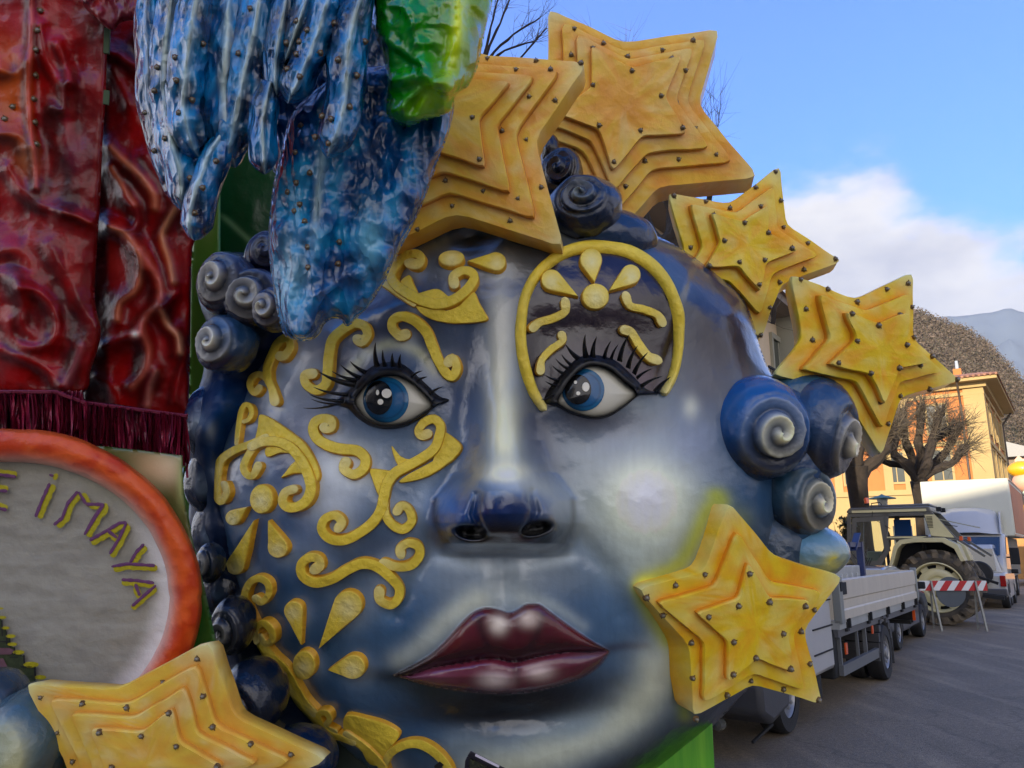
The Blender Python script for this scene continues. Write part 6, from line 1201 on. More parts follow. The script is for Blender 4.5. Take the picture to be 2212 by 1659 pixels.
blob('yellow_body', (.3, -.5, fz(1115)), (.6, .7, .9), MYF, ff)
b = MB(); b.box((1.0, -1.2, fz(1005)), (1.1, .2, fz(985))); [b.prism([(-1.2 + .35 * k, fz(985)), (-1.03 + .35 * k, fz(976)), (-.86 + .35 * k, fz(985))], 1.0, 1.1, 'yz') for k in range(4)]; b.build('pale_crest', MPF, ff)

# ---- tractor
TR = G(2034, 1352)[:2]; fwd = np.array([-.80, .60]); fa = math.atan2(fwd[1], fwd[0])
tr = thing('tractor', 'cream and grey farm tractor with huge lugged rear tyres behind the barrier', 'tractor', (TR[0], TR[1], 0), absolute=False, rotz=fa)
MCR = mat('cream_tractor_paint', L3(206, 196, 150), rough=.35, coat=.4, var=.08, vscale=4); MTG = mat('dark_grey_cab_paint', L3(92, 90, 84), rough=.45, coat=.2, var=.1); MMUD = mat('muddy_tyre', L3(44, 44, 46), rough=.85, c2=L3(96, 86, 68), vscale=3, bump=.6, bscale=20)
def bigwheel(y, side, r=.82, wd=.44):
    b = MB(); b.lathe([(r * .66, .03), (r * .74, -.01), (r * .84, .0), (r * .885, .04), (r * .90, .09), (r * .90, wd - .09), (r * .885, wd - .04), (r * .8, wd + .01), (r * .66, wd - .03)], 48, 'y', cap=False)
    b.V = [(v[0], -v[1] * side, v[2]) for v in b.V]; t = b.build('tyre', MMUD, tr, smooth=True, sharp=45); t.location = (0, y, r)
    for k in range(19):
        for sd in (0, 1):
            a = 2 * math.pi * (k + .5 * sd) / 19; V = []; n = 6
            for fi in range(n):
                f = fi / (n - 1); an = a + .30 * (1 - f); yy = (-.025 + f * wd * .60) if sd == 0 else (wd + .025 - f * wd * .60); top = 1.0 if fi else .95; bot = .78 if fi == 0 else .88; hw2 = .075 - .02 * f
                for dr, da in ((bot, -hw2 - .02), (top, -hw2), (top, hw2), (bot, hw2 + .02)): V.append((r * dr * math.cos(an + da), -yy * side, r * dr * math.sin(an + da)))
            F = [(i * 4 + j, i * 4 + j + 1, i * 4 + 5 + j, i * 4 + 4 + j) for i in range(n - 1) for j in range(3)] + [(0, 1, 2, 3), (n * 4 - 4, n * 4 - 3, n * 4 - 2, n * 4 - 1)]
            m = MB(); m.add(V, F); q = m.build('tyre_lug', MLUG, None); q.parent = t
    fl = lambda b: [(v[0], -v[1] * side, v[2]) for v in b.V]
    b = MB(); b.lathe([(r * .655, .03), (r * .665, .005), (r * .64, .0), (r * .62, .03), (r * .60, .12), (r * .585, .20)], 44, 'y', cap=False); b.V = fl(b); rm = b.build('rim', MCR, tr, smooth=True, sharp=40); rm.location = (0, y, r)
    b = MB(); b.lathe([(r * .59, .20), (.0001, .21)], 40, 'y'); b.V = fl(b); q = b.build('rim_shadow_plate', MDK, None); q.parent = rm
    b = MB(); b.lathe([(r * .505, .17), (r * .50, .13), (r * .46, .11), (r * .34, .09), (r * .30, .10), (r * .26, .13), (r * .22, .06), (r * .12, .04), (.0001, .03)], 40, 'y', cap=False)
    b.V = fl(b); h = b.build('hub_disc', MCR, None, smooth=True, sharp=35); h.parent = rm
    for k in range(8):
        m = MB(); a = k * math.pi / 4 + .2; R_ = Matrix.Rotation(-a, 3, 'Y'); m.box((r * .47, .12, -.085), (r * .59, .18, .085), R=R_); m.V = fl(m); q = m.build('rim_clamp', MCR, None, bevel=.006); q.parent = rm
    for k in range(8): b = MB(); b.lathe([(.02, .0), (.02, -.03), (.0001, -.03)], 6, 'y', (math.cos(k * math.pi / 4) * r * .155, .045, math.sin(k * math.pi / 4) * r * .155)); b.V = fl(b); q = b.build('wheel_nut', MDK, None); q.parent = rm
MLUG = mat('mud_worn_lug', L3(58, 56, 54), rough=.85, c2=L3(128, 112, 86), vscale=5, bump=.5, bscale=20)
bigwheel(0, 1); bigwheel(-1.55, -1)
b = MB(); fp = [(-.52, 1.38), (-.42, 1.66), (-.2, 1.80), (.35, 1.80), (.62, 1.76), (.72, 1.66), (.98, .95), (1.04, .95), (.80, 1.72), (.66, 1.86), (.35, 1.90), (-.25, 1.90), (-.5, 1.74), (-.60, 1.40)]
b.prism(fp, -.50, .02, 'xz'); b.build('fender', MCR, tr, bevel=.01); b = MB(); b.prism(fp, -1.6, -1.12, 'xz'); b.build('fender', MCR, tr, bevel=.01)
b = MB(); b.prism([(-.4, 1.35), (-.35, 1.86), (.7, 1.86), (.95, 1.0), (.7, .9), (-.2, .9)], -1.1, -.52, 'xz'); b.box((-.3, -1.2, .55), (1.9, -.4, 1.0)); b.build('chassis', MDK, tr)
# cab: posts, roof, panels
roof = [(-.05, 2.47), (.0, 2.62), (1.72, 2.62), (1.80, 2.52), (1.74, 2.47)]
b = MB(); b.prism(roof, -1.45, -.10, 'xz'); b.box((-.0, -1.3, 2.621), (1.3, -.25, 2.68)); b.build('cab_roof', MTG, tr, bevel=.03)
b = MB(); b.box((.06, -.105, 2.50), (1.66, -.09, 2.555)); b.build('roof_stripe', MCR, tr)
def posts(y0, y1):
    b = MB(); b.prism([(1.70, 2.48), (1.78, 2.48), (1.86, 1.55), (1.72, 1.25), (1.63, 1.25), (1.76, 1.6)], y0, y1, 'xz'); b.prism([(.86, 2.48), (.98, 2.48), (1.02, 1.92), (.96, 1.6), (.90, 1.6), (.93, 1.92)], y0, y1, 'xz')
    b.prism([(-.05, 2.48), (.14, 2.48), (.02, 1.92), (-.42, 1.86), (-.5, 1.86)], y0, y1, 'xz'); b.prism([(.0, 1.92), (.22, 1.95), (.85, 1.95), (1.0, 1.92), (1.0, 1.86), (-.1, 1.86)], y0, y1, 'xz')
    b.prism([(.1, 2.40), (1.72, 2.40), (1.72, 2.48), (.05, 2.48)], y0, y1, 'xz'); return b
posts(-.17, -.11).build('cab_frame', MTG, tr, bevel=.008); posts(-1.44, -1.38).build('cab_frame', MTG, tr, bevel=.008)
b = MB(); b.prism([(-.10, 2.42), (.11, 2.42), (.02, 1.95), (-.44, 1.90)], -.108, -.098, 'xz'); b.build('rear_quarter_panel', MCR, tr)
for k in range(8): b = MB(); b.box((-.045, -.097, 2.13 + k * .033), (.075, -.09, 2.145 + k * .033)); b.build('vent_slot', MDK, tr)
b = MB(); b.prism([(.1, 1.935), (.22, 1.90), (1.0, 1.90), (1.0, 1.935)], -.10, -.09, 'xz'); b.build('trim_strip', MCR, tr)
b = MB(); dp = [(.98, 2.40), (1.66, 2.38), (1.74, 1.62), (1.58, 1.28), (1.12, 1.28), (.92, 1.60)]; di = [(1.06, 2.30), (1.58, 2.28), (1.64, 1.64), (1.50, 1.38), (1.20, 1.38), (1.02, 1.62)]; n = 6
for i in range(n): j = (i + 1) % n; b.prism([dp[i], dp[j], di[j], di[i]], -.105, -.07, 'xz')
b.build('door_frame', MTG, tr); b = MB(); b.prism(di, -.095, -.09, 'xz'); b.build('door_glass', mat('cab_glass', (.75, .85, .85), rough=.02, trans=1.0, spec=.4), tr)
b = MB(); b.prism([(1.0, 1.27), (1.62, 1.27), (1.66, 1.1), (1.10, 1.1)], -.11, -.06, 'xz'); b.build('step_panel', MCR, tr)
for k in range(5): b = MB(); b.bar((1.60 - k * .05, -.055, 1.24), (1.50 - k * .05, -.055, 1.45), .012, .012); b.build('step_grille', MDK, tr)
b = MB(); b.box((.25, -.95, 1.3), (.75, -.5, 1.45)); b.box((.2, -.95, 1.4), (.32, -.5, 1.98)); b.build('seat', mat('black_seat', L3(30, 30, 32), rough=.8), tr, bevel=.04)
b = MB(); b.bar((1.25, -.72, 1.4), (1.05, -.72, 1.85), .05); b.lathe([(.19, -.012), (.2, 0), (.19, .012)], 20, 'x', (1.03, -.72, 1.88)); b.build('steering_wheel', MDK, tr); b = MB(); b.box((1.2, -1.0, 1.2), (1.5, -.45, 1.6)); b.build('dashboard', mat('green_grey_dash', L3(120, 130, 118), rough=.6), tr, bevel=.03)
b = MB(); b.box((.62, -1.36, 1.95), (1.0, -1.34, 2.36)); b.build('blue_card', mat('blue_card', L3(20, 84, 160), rough=.5), tr)
b = MB(); b.prism([(1.72, 1.30), (3.5, 1.25), (3.5, 1.52), (3.35, 1.60), (1.72, 1.70)], -1.1, -.42, 'xz'); b.build('hood', MCR, tr, bevel=.03); b = MB(); b.prism([(1.72, 1.42), (3.4, 1.36), (3.4, 1.46), (1.72, 1.54)], -.42, -.412, 'xz'); b.build('hood_stripe', MTG, tr)
b = MB(); b.box((1.8, -1.0, .6), (3.5, -.5, 1.26)); b.build('engine', MDK, tr)
for y in (-.05, -1.2):
    wheel('front_wheel', tr, 2.6, y, .5, .5, .28, side=1 if y > -.5 else 1, rmat=MCR)
b = MB(); b.tube([(2.35, -.6, 1.4), (2.35, -.6, 1.72)], .08, 10); b.tube([(2.35, -.6, 1.6), (2.38, -.6, 1.9), (2.40, -.6, 2.38), (2.44, -.6, 2.44)], .035, 8); b.build('exhaust_pipe', mat('rusty_dark_pipe', L3(50, 44, 42), rough=.7), tr, smooth=True, sharp=50)
b = MB(); b.lathe([(.06, 0), (.06, .03), (.05, .05)], 12, 'z', (1.35, -.28, 2.68)); b.build('beacon_base', MDK, tr); b = MB(); b.lathe([(.055, 0), (.057, .10), (.045, .13), (.0001, .135)], 12, 'z', (1.35, -.28, 2.73)); b.build('beacon', mat('amber_beacon', L3(230, 80, 14), rough=.2, coat=1), tr, smooth=True)
b = MB(); b.tube([(1.24, -.25, 2.68), (1.24, -.25, 2.72), (1.05, -.25, 2.74), (1.02, -.25, 2.68)], .012, 6); b.tube([(1.22, -.12, 2.62), (1.2, -.09, 2.5), (1.22, -.1, 2.38), (.98, -.1, 2.2), (.85, -.1, 2.12)], .008, 5); b.build('cable', MDK, tr)
for k in range(2): b = MB(); b.box((-.20 + .0 * k, -.5 - .6 * k, 2.50), (-.10, -.36 - .6 * k, 2.60)); b.build('work_lamp', MDK, tr, bevel=.01)
b = MB(); b.bar((-.02, -.2, 2.35), (-.82, -.25, 2.14), .03, .02); b.bar((-.02, -1.3, 2.35), (-.82, -1.3, 2.14), .03, .02); b.bar((-.82, -.25, 2.14), (-.82, -1.3, 2.14), .03, .02); b.build('rear_window_frame', mat('pale_window_bar', L3(150, 150, 130), rough=.4), tr); b = MB(); b.bar((-.1, -.3, 2.22), (-.5, -.3, 2.15), .016); b.build('gas_strut', MDK, tr)
for y in (-.1, -1.45):
    b = MB(); b.bar((-.48, y, 1.88), (-.98, y, 1.50), .10, .05); b.build('lift_arm', MTG, tr); b = MB(); b.box((-.60, y - .06, 1.84), (-.54, y + .06, 1.93)); b.build('rear_lamp', MOR, tr)
b = MB(); b.bar((-.25, -.6, .7), (-1.2, -.6, .6), .08); b.bar((-.25, -1.0, .7), (-1.2, -1.0, .6), .08); b.bar((-.3, -.8, 1.2), (-1.1, -.8, .9), .06); b.build('linkage', MDK, tr)

# ---- barrier
BR = G(2070, 1362)[:2]; ba = math.atan2(.12, 1)
ba_ = thing('road_barrier', 'red and white striped road barrier on two trestles with a round grey sign behind', 'barrier', (BR[0], BR[1], 0), absolute=False, rotz=-.02)
MRW = mat('barrier_white', L3(214, 212, 210), rough=.5, var=.05, vscale=8); MRR = mat('barrier_red', L3(176, 20, 28), rough=.5, var=.08, vscale=8); MZN = mat('galvanised_tube', L3(140, 140, 134), rough=.5, metal=.3, var=.15, vscale=10)
hw_, z0_, z1_ = .70, .80, 1.0
b = MB(); b.box((-hw_, -.012, z0_), (hw_, .012, z1_)); b.build('beam', MRW, ba_, bevel=.004)
for k in range(5):
    x = -hw_ + .16 + k * .30; pts = [(x - .06, z0_), (x + .09, z0_), (x + .24, z1_), (x + .09, z1_)]
    if x + .24 > hw_: pts = [(x - .06, z0_), (hw_, z0_), (hw_, z1_ - .02)]
    b = MB(); b.prism(pts, -.016, -.0125, 'xz'); b.build('red_stripe', MRR, ba_)
for s_ in (-1, 1):
    x = s_ * .46 - .0
    b = MB(); b.bar((x, -.02, 1.0), (x + .04, -.16, 0), .035); b.build('trestle_leg', MZN, ba_); b = MB(); b.bar((x, .03, 1.0), (x + .12, .30, 0), .035); b.build('trestle_leg', MZN, ba_); b = MB(); b.bar((x + .045, -.14, .12), (x + .11, .26, .12), .018); b.build('trestle_brace', MZN, ba_)
b = MB(); b.lathe([(.31, .03), (.31, .045), (.0001, .046)], 36, 'y', (-.04, .0, .77)); b.lathe([(.0001, .028), (.31, .03)], 36, 'y', (-.04, 0, .77)); b.build('round_sign', mat('grey_sign_back', L3(66, 74, 82), rough=.5, var=.08), ba_, smooth=True, sharp=40)

# ---- buildings
def facade_windows(bd, x0, x1, n, z, h, w_, y, sh, frame, glass, nm='window', flip=1):
    for k in range(n):
        x = x0 + (k + .5) * (x1 - x0) / n; b = MB(); b.box((x - w_ / 2, y - .04 * flip, z), (x + w_ / 2, y + .02 * flip, z + h)); q = b.build(nm, glass, bd)
        b = MB(); b.box((x - w_ / 2 - .12, y - .09 * flip, z - .12), (x + w_ / 2 + .12, y - .0 * flip, z)); b.box((x - w_ / 2 - .12, y - .09 * flip, z + h), (x + w_ / 2 + .12, y, z + h + .14)); b.box((x - w_ / 2 - .12, y - .08 * flip, z), (x - w_ / 2, y, z + h)); b.box((x + w_ / 2, y - .08 * flip, z), (x + w_ / 2 + .12, y, z + h)); b.box((x - .03, y - .06 * flip, z), (x + .03, y - .041 * flip, z + h)); r = b.build('window_frame', frame, None); r.parent = q
def face_windows_x(bd, y0, y1, n, z, h, w_, x, frame, glass):
    for k in range(n):
        yc = y0 + (k + .5) * (y1 - y0) / n; b = MB(); b.box((x - .04, yc - w_ / 2, z), (x + .02, yc + w_ / 2, z + h)); q = b.build('window', glass, bd)
        b = MB(); b.box((x - .09, yc - w_ / 2 - .14, z - .14), (x, yc + w_ / 2 + .14, z)); b.box((x - .09, yc - w_ / 2 - .14, z + h), (x, yc + w_ / 2 + .14, z + h + .14)); b.box((x - .08, yc - w_ / 2 - .14, z), (x, yc - w_ / 2, z + h)); b.box((x - .08, yc + w_ / 2, z), (x, yc + w_ / 2 + .14, z + h)); b.box((x - .06, yc - .03, z), (x - .041, yc + .03, z + h)); r = b.build('window_frame', frame, None); r.parent = q
# local frame of a building: +x away along the street, +y to the left; its street side is y=0, its near front is x=0
MOS = mat('orange_stucco', L3(178, 112, 56), rough=.85, var=.06, vscale=.8); MYS = mat('cream_yellow_plaster', L3(168, 144, 94), rough=.85, var=.05, vscale=.8); MPW = mat('window_dark', L3(60, 66, 62), rough=.2, coat=.4); MTC = mat('terracotta_tiles', L3(150, 108, 86), rough=.8, var=.3, vscale=3, bump=.5, bscale=8)
pc = W(2118, 825, 51.0); HB = float(pc[2]); bl = thing('apartment_building', 'orange and cream palazzo with tiled roof rising behind the pollarded trees', 'building', (float(pc[0]), float(pc[1]), 0), absolute=False, rotz=ZR)
zpx = lambda y: float(W(2112, y, 51.0)[2])
z_b1, z_b2, z_b3 = zpx(1066), zpx(961), zpx(852)
b = MB(); b.box((0, 0, z_b1), (15, 26, HB)); b.build('upper_wall', MOS, bl); b = MB(); b.box((-.06, -.06, 0), (15, 26, z_b1)); b.build('ground_wall', MYS, bl)
for zz, hh, pj in ((z_b1, .35, .18), (z_b2, .3, .12), (z_b3, .22, .12), (HB - .35, .36, .3)):
    b = MB(); b.box((-pj, -pj, zz), (15, 26, zz + hh)); b.build('cornice', MYS, bl)
b = MB(); b.box((-1.0, -1.0, HB), (15.8, 26.5, HB + .22)); b.build('eaves', MYS, bl); b = MB(); b.add([(-1.1, -1.1, HB + .22), (15.9, -1.1, HB + .22), (15.9, 26.6, HB + .22), (-1.1, 26.6, HB + .22), (6.5, 6.5, HB + 2.4), (8.5, 6.5, HB + 2.4), (8.5, 19, HB + 2.4), (6.5, 19, HB + 2.4)], [(0, 1, 5, 4), (1, 2, 6, 5), (2, 3, 7, 6), (3, 0, 4, 7), (4, 5, 6, 7)]); b.build('roof', MTC, bl)
for k in range(26): b = MB(); b.tube([(-1.12, -1.0 + k * .32, HB + .27), (1.2, -1.0 + k * .32 + (1.2 if k < 6 else 0), HB + .82)], .09, 6); b.build('roof_tile_row', MTC, bl)
for yy in [(-.08, 1.1)] + [(k, k + .55) for k in (4.6, 5.9, 9.2, 10.4, 13.7, 15.0, 18.2, 19.5)]:
    b = MB(); b.box((-.11, yy[0], z_b1 + .35), (-.0, yy[1], HB - .4)); b.build('pilaster', MYS, bl)
for xx in ((-.1, .9), (3.9, 4.4), (8.5, 9.0), (13.6, 14.8)):
    b = MB(); b.box((xx[0], -.10, z_b1 + .35), (xx[1], .0, HB - .4)); b.build('pilaster', MYS, bl)
MGS = mat('grey_green_shutter', L3(126, 130, 110), rough=.6, var=.1)
for zz, h in ((z_b1 + .9, 2.0), (z_b2 + .9, 1.9)):
    face_windows_x(bl, 1.4, 24, 8, zz, h, 1.1, 0, MYS, MPW); facade_windows(bl, 1.2, 14, 5, zz, h, 1.1, 0, None, MYS, MGS)
face_windows_x(bl, 1.4, 24, 8, 1.2, 2.0, 1.2, -.06, MYS, MPW); face_windows_x(bl, 2.5, 22, 6, z_b3 + .3, .35, .9, 0, MYS, MPW)
for p in ((2.0, 1.2), (1.2, 2.4)):
    b = MB(); b.box((p[0], p[1], HB + .5), (p[0] + .5, p[1] + .5, HB + 1.5)); q = b.build('chimney', MOS, bl); b = MB(); b.lathe([(.42, HB + 1.5), (.0001, HB + 1.85)], 12, 'z', (p[0] + .25, p[1] + .25, 0)) if p[0] < 1.5 else b.lathe([(.12, HB + 1.5), (.10, HB + 2.1)], 8, 'z', (p[0] + .25, p[1] + .25, 0)); r = b.build('chimney_cap', mat('zinc_cap', L3(170, 176, 180), rough=.4, metal=.4), None); r.parent = q
b = MB(); b.tube([(-.9, 1.3, HB), (-.4, 1.3, HB - .7), (-.16, 1.3, HB - 1.4), (-.16, 1.3, 2)], .07, 6); b.build('downpipe', mat('dark_pipe', L3(70, 60, 52), rough=.6), bl); b = MB(); b.tube([(15.2, -.8, HB), (15.1, -.12, HB - 1), (15.1, -.12, 1)], .08, 6); b.build('downpipe', mat('dark_pipe', L3(70, 60, 52), rough=.6), bl)
# cream house on the left, seen between the stars
pe = W(1692, 653, 19.5); h2 = float(pe[2]); p_end = solve_s(1816, pe[:2], 0, 3.0, -5, 60)
b2 = thing('house', 'pale cream house with a grey balcony seen between the stars', 'house', (float(pe[0]), float(pe[1]), 0), absolute=False, rotz=ZR); MCH = mat('pale_cream_plaster', L3(206, 184, 152), rough=.85, var=.04); MGP = mat('grey_plaster_panel', L3(150, 146, 128), rough=.8)
b = MB(); b.box((-9, .6, 0), (p_end, 10, h2)); b.build('wall', MCH, b2); b = MB(); b.box((-9.6, 0, h2), (p_end + .5, 10.5, h2 + .2)); b.build('eaves', mat('grey_eaves', L3(126, 112, 98), rough=.8), b2); b = MB(); b.prism([(-.1, h2 + .2), (5.3, h2 + 1.9), (10.6, h2 + .2)], -9.6, p_end + .5, 'yz'); b.build('roof', MTC, b2)
b = MB(); b.box((-1.4, .05, h2 - 3.0), (1.2, .6, h2 - 2.85)); b.box((1.3, .0, 2), (1.36, .6, h2)); b.build('balcony_slab', MGP, b2)
b = MB(); [b.box((-1.4 + k * .12, .05, h2 - 2.85), (-1.38 + k * .12, .07, h2 - 1.95)) for k in range(22)]; b.box((-1.4, .04, h2 - 1.97), (1.2, .08, h2 - 1.92)); b.build('balcony_railing', MDK, b2)
facade_windows(b2, p_end - 3.2, p_end - .2, 1, 5.2, 1.8, 1.0, .6, None, MGP, mat('grey_green_shutter2', L3(70, 86, 76), rough=.5)); facade_windows(b2, p_end - 3.2, p_end - .2, 1, 3.2, 1.5, 1.1, .6, None, MGP, MGP); facade_windows(b2, p_end - 3.2, p_end - .1, 1, .2, 2.1, 1.3, .6, None, MGP, MDK)
facade_windows(b2, -3, 2.6, 2, h2 - 2.6, 1.9, 1.0, .6, None, MGP, MPW)
b = MB(); b.box((-1.0, .35, .1), (0, .45, 2)); b.build('downpipe', MGP, b2)
# small far house at the right end of the street
ph = W(2168, 965, 75); fh = thing('house', 'small far house with a pale gable beyond the orange palazzo', 'house', (float(ph[0]), float(ph[1]), 0), absolute=False, rotz=ZR)
b = MB(); b.box((0, -3.4, 0), (9, 4, float(W(2168, 985, 75)[2]))); b.build('wall', mat('grey_brown_wall', L3(128, 112, 96), rough=.9), fh); b = MB(); zz = float(W(2168, 985, 75)[2]); b.prism([(-4.2, zz - .2), (.0, zz + 1.4), (4.4, zz - .2)], -.8, 9.6, 'yz'); b.build('roof', mat('grey_roof', L3(150, 150, 146), rough=.7), fh)
# building behind the camera: its shade falls over the float and the parked vehicles
sb = thing('apartment_building', 'long cream apartment block across the street behind the viewer', 'building', (-36, -32, 0))
sbm = mat('warm_plaster', L3(214, 196, 166), rough=.9, var=.05, vscale=.5)
b = MB(); b.box((-64, -48, 0), (-11, -32, 22.5)); b.build('wall', sbm, sb); b = MB(); b.box((-65, -49, 22.5), (-10, -31.2, 22.9)); b.build('roof', MTC, sb)
for fl_ in range(5):
    for k in range(10): b = MB(); x = -62 + k * 5; b.box((x, -32.02, 1.6 + fl_ * 3.6), (x + 1.2, -31.98, 3.4 + fl_ * 3.6)); b.build('window', MPW, sb)

# ---- hill and mountains
def ridge_mesh(name, pts, dist, depth_, m, seed, amp, bottom=-5, back_drop=.3, nx=160, ny=40):
    pts = sorted(pts); X = np.linspace(pts[0][0], pts[-1][0], nx); Yp = np.interp(X, [p[0] for p in pts], [p[1] for p in pts]) + amp[0] * (fbm(X / amp[1], X * 0 + seed, 4, seed) - .5)
    V = []
    for i, x in enumerate(X):
        top = W(x, Yp[i], dist); g0 = np.array([top[0], top[1]]); dr = g0 / np.linalg.norm(g0); H = top[2]
        for j in range(ny):
            f = j / (ny - 1); r = -depth_ * (1 - f); hh = H * (f ** .85) + amp[2] * H * (float(fbm(np.array(x / 40. + f * 3), np.array(f * 6.), 3, seed + 2)) - .5) * math.sin(math.pi * f); q = g0 + dr * r; V.append((q[0], q[1], max(bottom, hh)))
        for j, f in ((0, .5), (1, 1.0)): q = g0 + dr * depth_ * .6 * (j + 1); V.append((q[0], q[1], H * (1 - .5 * (j + 1)) + bottom * (j == 1)))
    n = ny + 2; F = [(i * n + j, (i + 1) * n + j, (i + 1) * n + j + 1, i * n + j + 1) for i in range(nx - 1) for j in range(n - 1)]; o = mesh(name, V, F, m, smooth=True); o['kind'] = 'structure'; return V, n
MHL = mat('winter_woods', L3(92, 80, 66), rough=1, c2=L3(62, 64, 46), vscale=.05, var=.35, bump=1, bscale=.4, spec=.1)
hv, hn = ridge_mesh('hill', [(900, 700), (1300, 700), (1700, 700), (1900, 680), (1976, 674), (2006, 688), (2039, 701), (2076, 713), (2101, 728), (2134, 748), (2156, 777), (2182, 803), (2212, 838), (2300, 930), (2500, 1040), (2900, 1080), (3600, 1120)], 330, 150, MHL, 3, (6, 16, .12))
MMT = mat('far_mountain_rock', L3(86, 96, 104), rough=1, var=.25, vscale=.002, spec=.1)
ridge_mesh('mountain', [(600, 900), (1200, 800), (1700, 720), (1950, 700), (2040, 686), (2100, 680), (2150, 672), (2178, 664), (2200, 672), (2260, 690), (2500, 720), (3000, 760)], 4200, 1500, MMT, 6, (10, 60, .25))
# woods on the hill: thin winter trees as one mass
hv = np.array(hv); nx = len(hv) // hn; rg = np.random.RandomState(5); N = 20000; KT = 15
ii = rg.uniform(55, nx * .75, N); jj = np.clip(39 - np.abs(rg.normal(0, 13, N)), 2, 39).astype(int); i0 = ii.astype(int); a_ = hv[i0 * hn + jj]; b_ = hv[(i0 + 1) * hn + jj]; P_ = a_ + (b_ - a_) * (ii - i0)[:, None] - np.array([0, 0, .3])
hh_ = rg.uniform(2, 5, N); pal_ = np.array([lin(c) for c in [(104, 92, 80), (96, 85, 74), (90, 80, 68), (108, 95, 84), (84, 80, 68)]])[rg.randint(0, 5, N)]
q0 = P_[:, None] + np.stack([rg.normal(0, 1.2, (N, KT)), rg.normal(0, 1.2, (N, KT)), hh_[:, None] * rg.uniform(.05, .95, (N, KT))], 2)
V_ = (q0[:, :, None] + rg.normal(0, .3, (N, KT, 3, 3))).reshape(-1, 3); C_ = np.repeat((pal_[:, None] * rg.uniform(.92, 1.06, (N, KT, 1))).reshape(-1, 3), 3, 0)
o = mesh('wood', V_, np.arange(len(V_)).reshape(-1, 3), mat('bare_wood_crowns', rough=1, attr=True, spec=.05), None, C_, smooth=False); tag(o, 'brown leafless winter wood covering the hillside', 'wood', kind='stuff')

# ---- trees
MBK = mat('dark_bark', L3(50, 42, 34), rough=.95, var=.35, vscale=6, bump=1, bscale=12); MTW = mat('brown_twigs', L3(88, 78, 62), rough=.9)
def twig(mb_, p, d, ln, r, seg=3, curve=.25, up=.2):
    p = np.array(p, float); d = np.array(d, float); d /= np.linalg.norm(d); P = [p]; 
    for k in range(seg): d = d + np.array([random.gauss(0, curve * .4), random.gauss(0, curve * .4), up * .3 + random.gauss(0, curve * .2)]); d /= np.linalg.norm(d); p = p + d * ln / seg; P.append(p)
    mb_.tube(P, [r * (1 - .75 * k / seg) for k in range(seg + 1)], 3, cap=False); return P
def pollard(label, base, trunk, limbs, tw, name='pollarded_tree', group=None, seed=1, knob=.16, rt=.25):
    random.seed(seed); t = thing(name, label, 'tree', tuple(float(v) for v in base), group); b = MB(); b.tube(trunk[0], trunk[1], 12); b.build('trunk', MBK, t, smooth=True)
    m = MB()
    for li, (P, r0, r1) in enumerate(limbs):
        P = [np.array(p, float) for p in P]; b = MB(); Q = catmull(np.array(P), 4); n = len(Q); Q = Q + np.array([[random.gauss(0, min(.02, r0 * .12)) for _ in range(3)] for _ in range(n)]); b.tube([tuple(q) for q in Q], [r0 + (r1 - r0) * k / (n - 1) + .1 * r0 * math.sin(k * 2.1) + (knob * .35 if k > n - 3 else 0) for k in range(n)], 9); [b.add([tuple(Q[-1 - kk * 2] + np.array([math.sin(u_) * math.cos(v_), math.sin(u_) * math.sin(v_), math.cos(u_)]) * (r1 * (1.5 - .2 * kk) if knob > .1 else 0.001)) for u_ in (.01, .8, 1.57, 2.3, 3.1) for v_ in (0, 1.05, 2.1, 3.14, 4.2, 5.2)], [(a_ * 6 + c_, a_ * 6 + (c_ + 1) % 6, a_ * 6 + 6 + (c_ + 1) % 6, a_ * 6 + 6 + c_) for a_ in range(4) for c_ in range(6)]) for kk in (0, 1, 2)]; b.build('limb', MBK, t, smooth=True)
        nt_, ln, spread, r, up = tw
        for _ in range(nt_):
            f = random.choice([1, 1, .9, .8, random.uniform(.5, 1)]); q = Q[int(f * (n - 1))]; d = Q[-1] - Q[-3]; d = d / np.linalg.norm(d) * .6 + np.array([random.gauss(0, spread), random.gauss(0, spread), random.gauss(up, spread * .8)])
            P2 = twig(m, q, d, ln * random.uniform(.4, 1.2), r, 4, .3, up * .5)
            for _k in range(3): e = P2[random.choice([1, 2, 3])]; twig(m, e, P2[-1] - P2[0] + np.array([random.gauss(0, .5) * ln, random.gauss(0, .5) * ln, random.gauss(0, .4) * ln]), ln * random.uniform(.25, .6), r * .6, 2, .3, up * .4)
    o = m.build('twigs', MTW, t); o['kind'] = 'stuff'; return t
def wp_(x, y, d): return W(x, y, d)
d1 = 25.; B = G(1875, 1253); B = W(1876, 1250, d1); gz = lambda x, d: np.array([W(x, 1200, d)[0], W(x, 1200, d)[1], 0])
pollard('nearer pollarded tree with a thick dark forked trunk left of the other tree', gz(1874, d1), ([gz(1876, d1), W(1868, 1180, d1), W(1858, 1100, d1), W(1852, 1050, d1), W(1850, 1005, d1)], [.34, .28, .29, .32, .36]),
        [([W(1850, 1020, d1), W(1826, 985, d1), W(1815, 950, d1), W(1800, 910, d1)], .22, .14), ([W(1856, 1025, d1), W(1890, 995, d1), W(1918, 960, d1), W(1925, 925, d1)], .24, .13), ([W(1850, 1005, d1), W(1856, 960, d1), W(1870, 905, d1 + .5)], .22, .13), ([W(1850, 1010, d1), W(1835, 960, d1 + 1), W(1845, 900, d1 + 1)], .18, .12)], (90, 1.2, .6, .014, .2), seed=2)
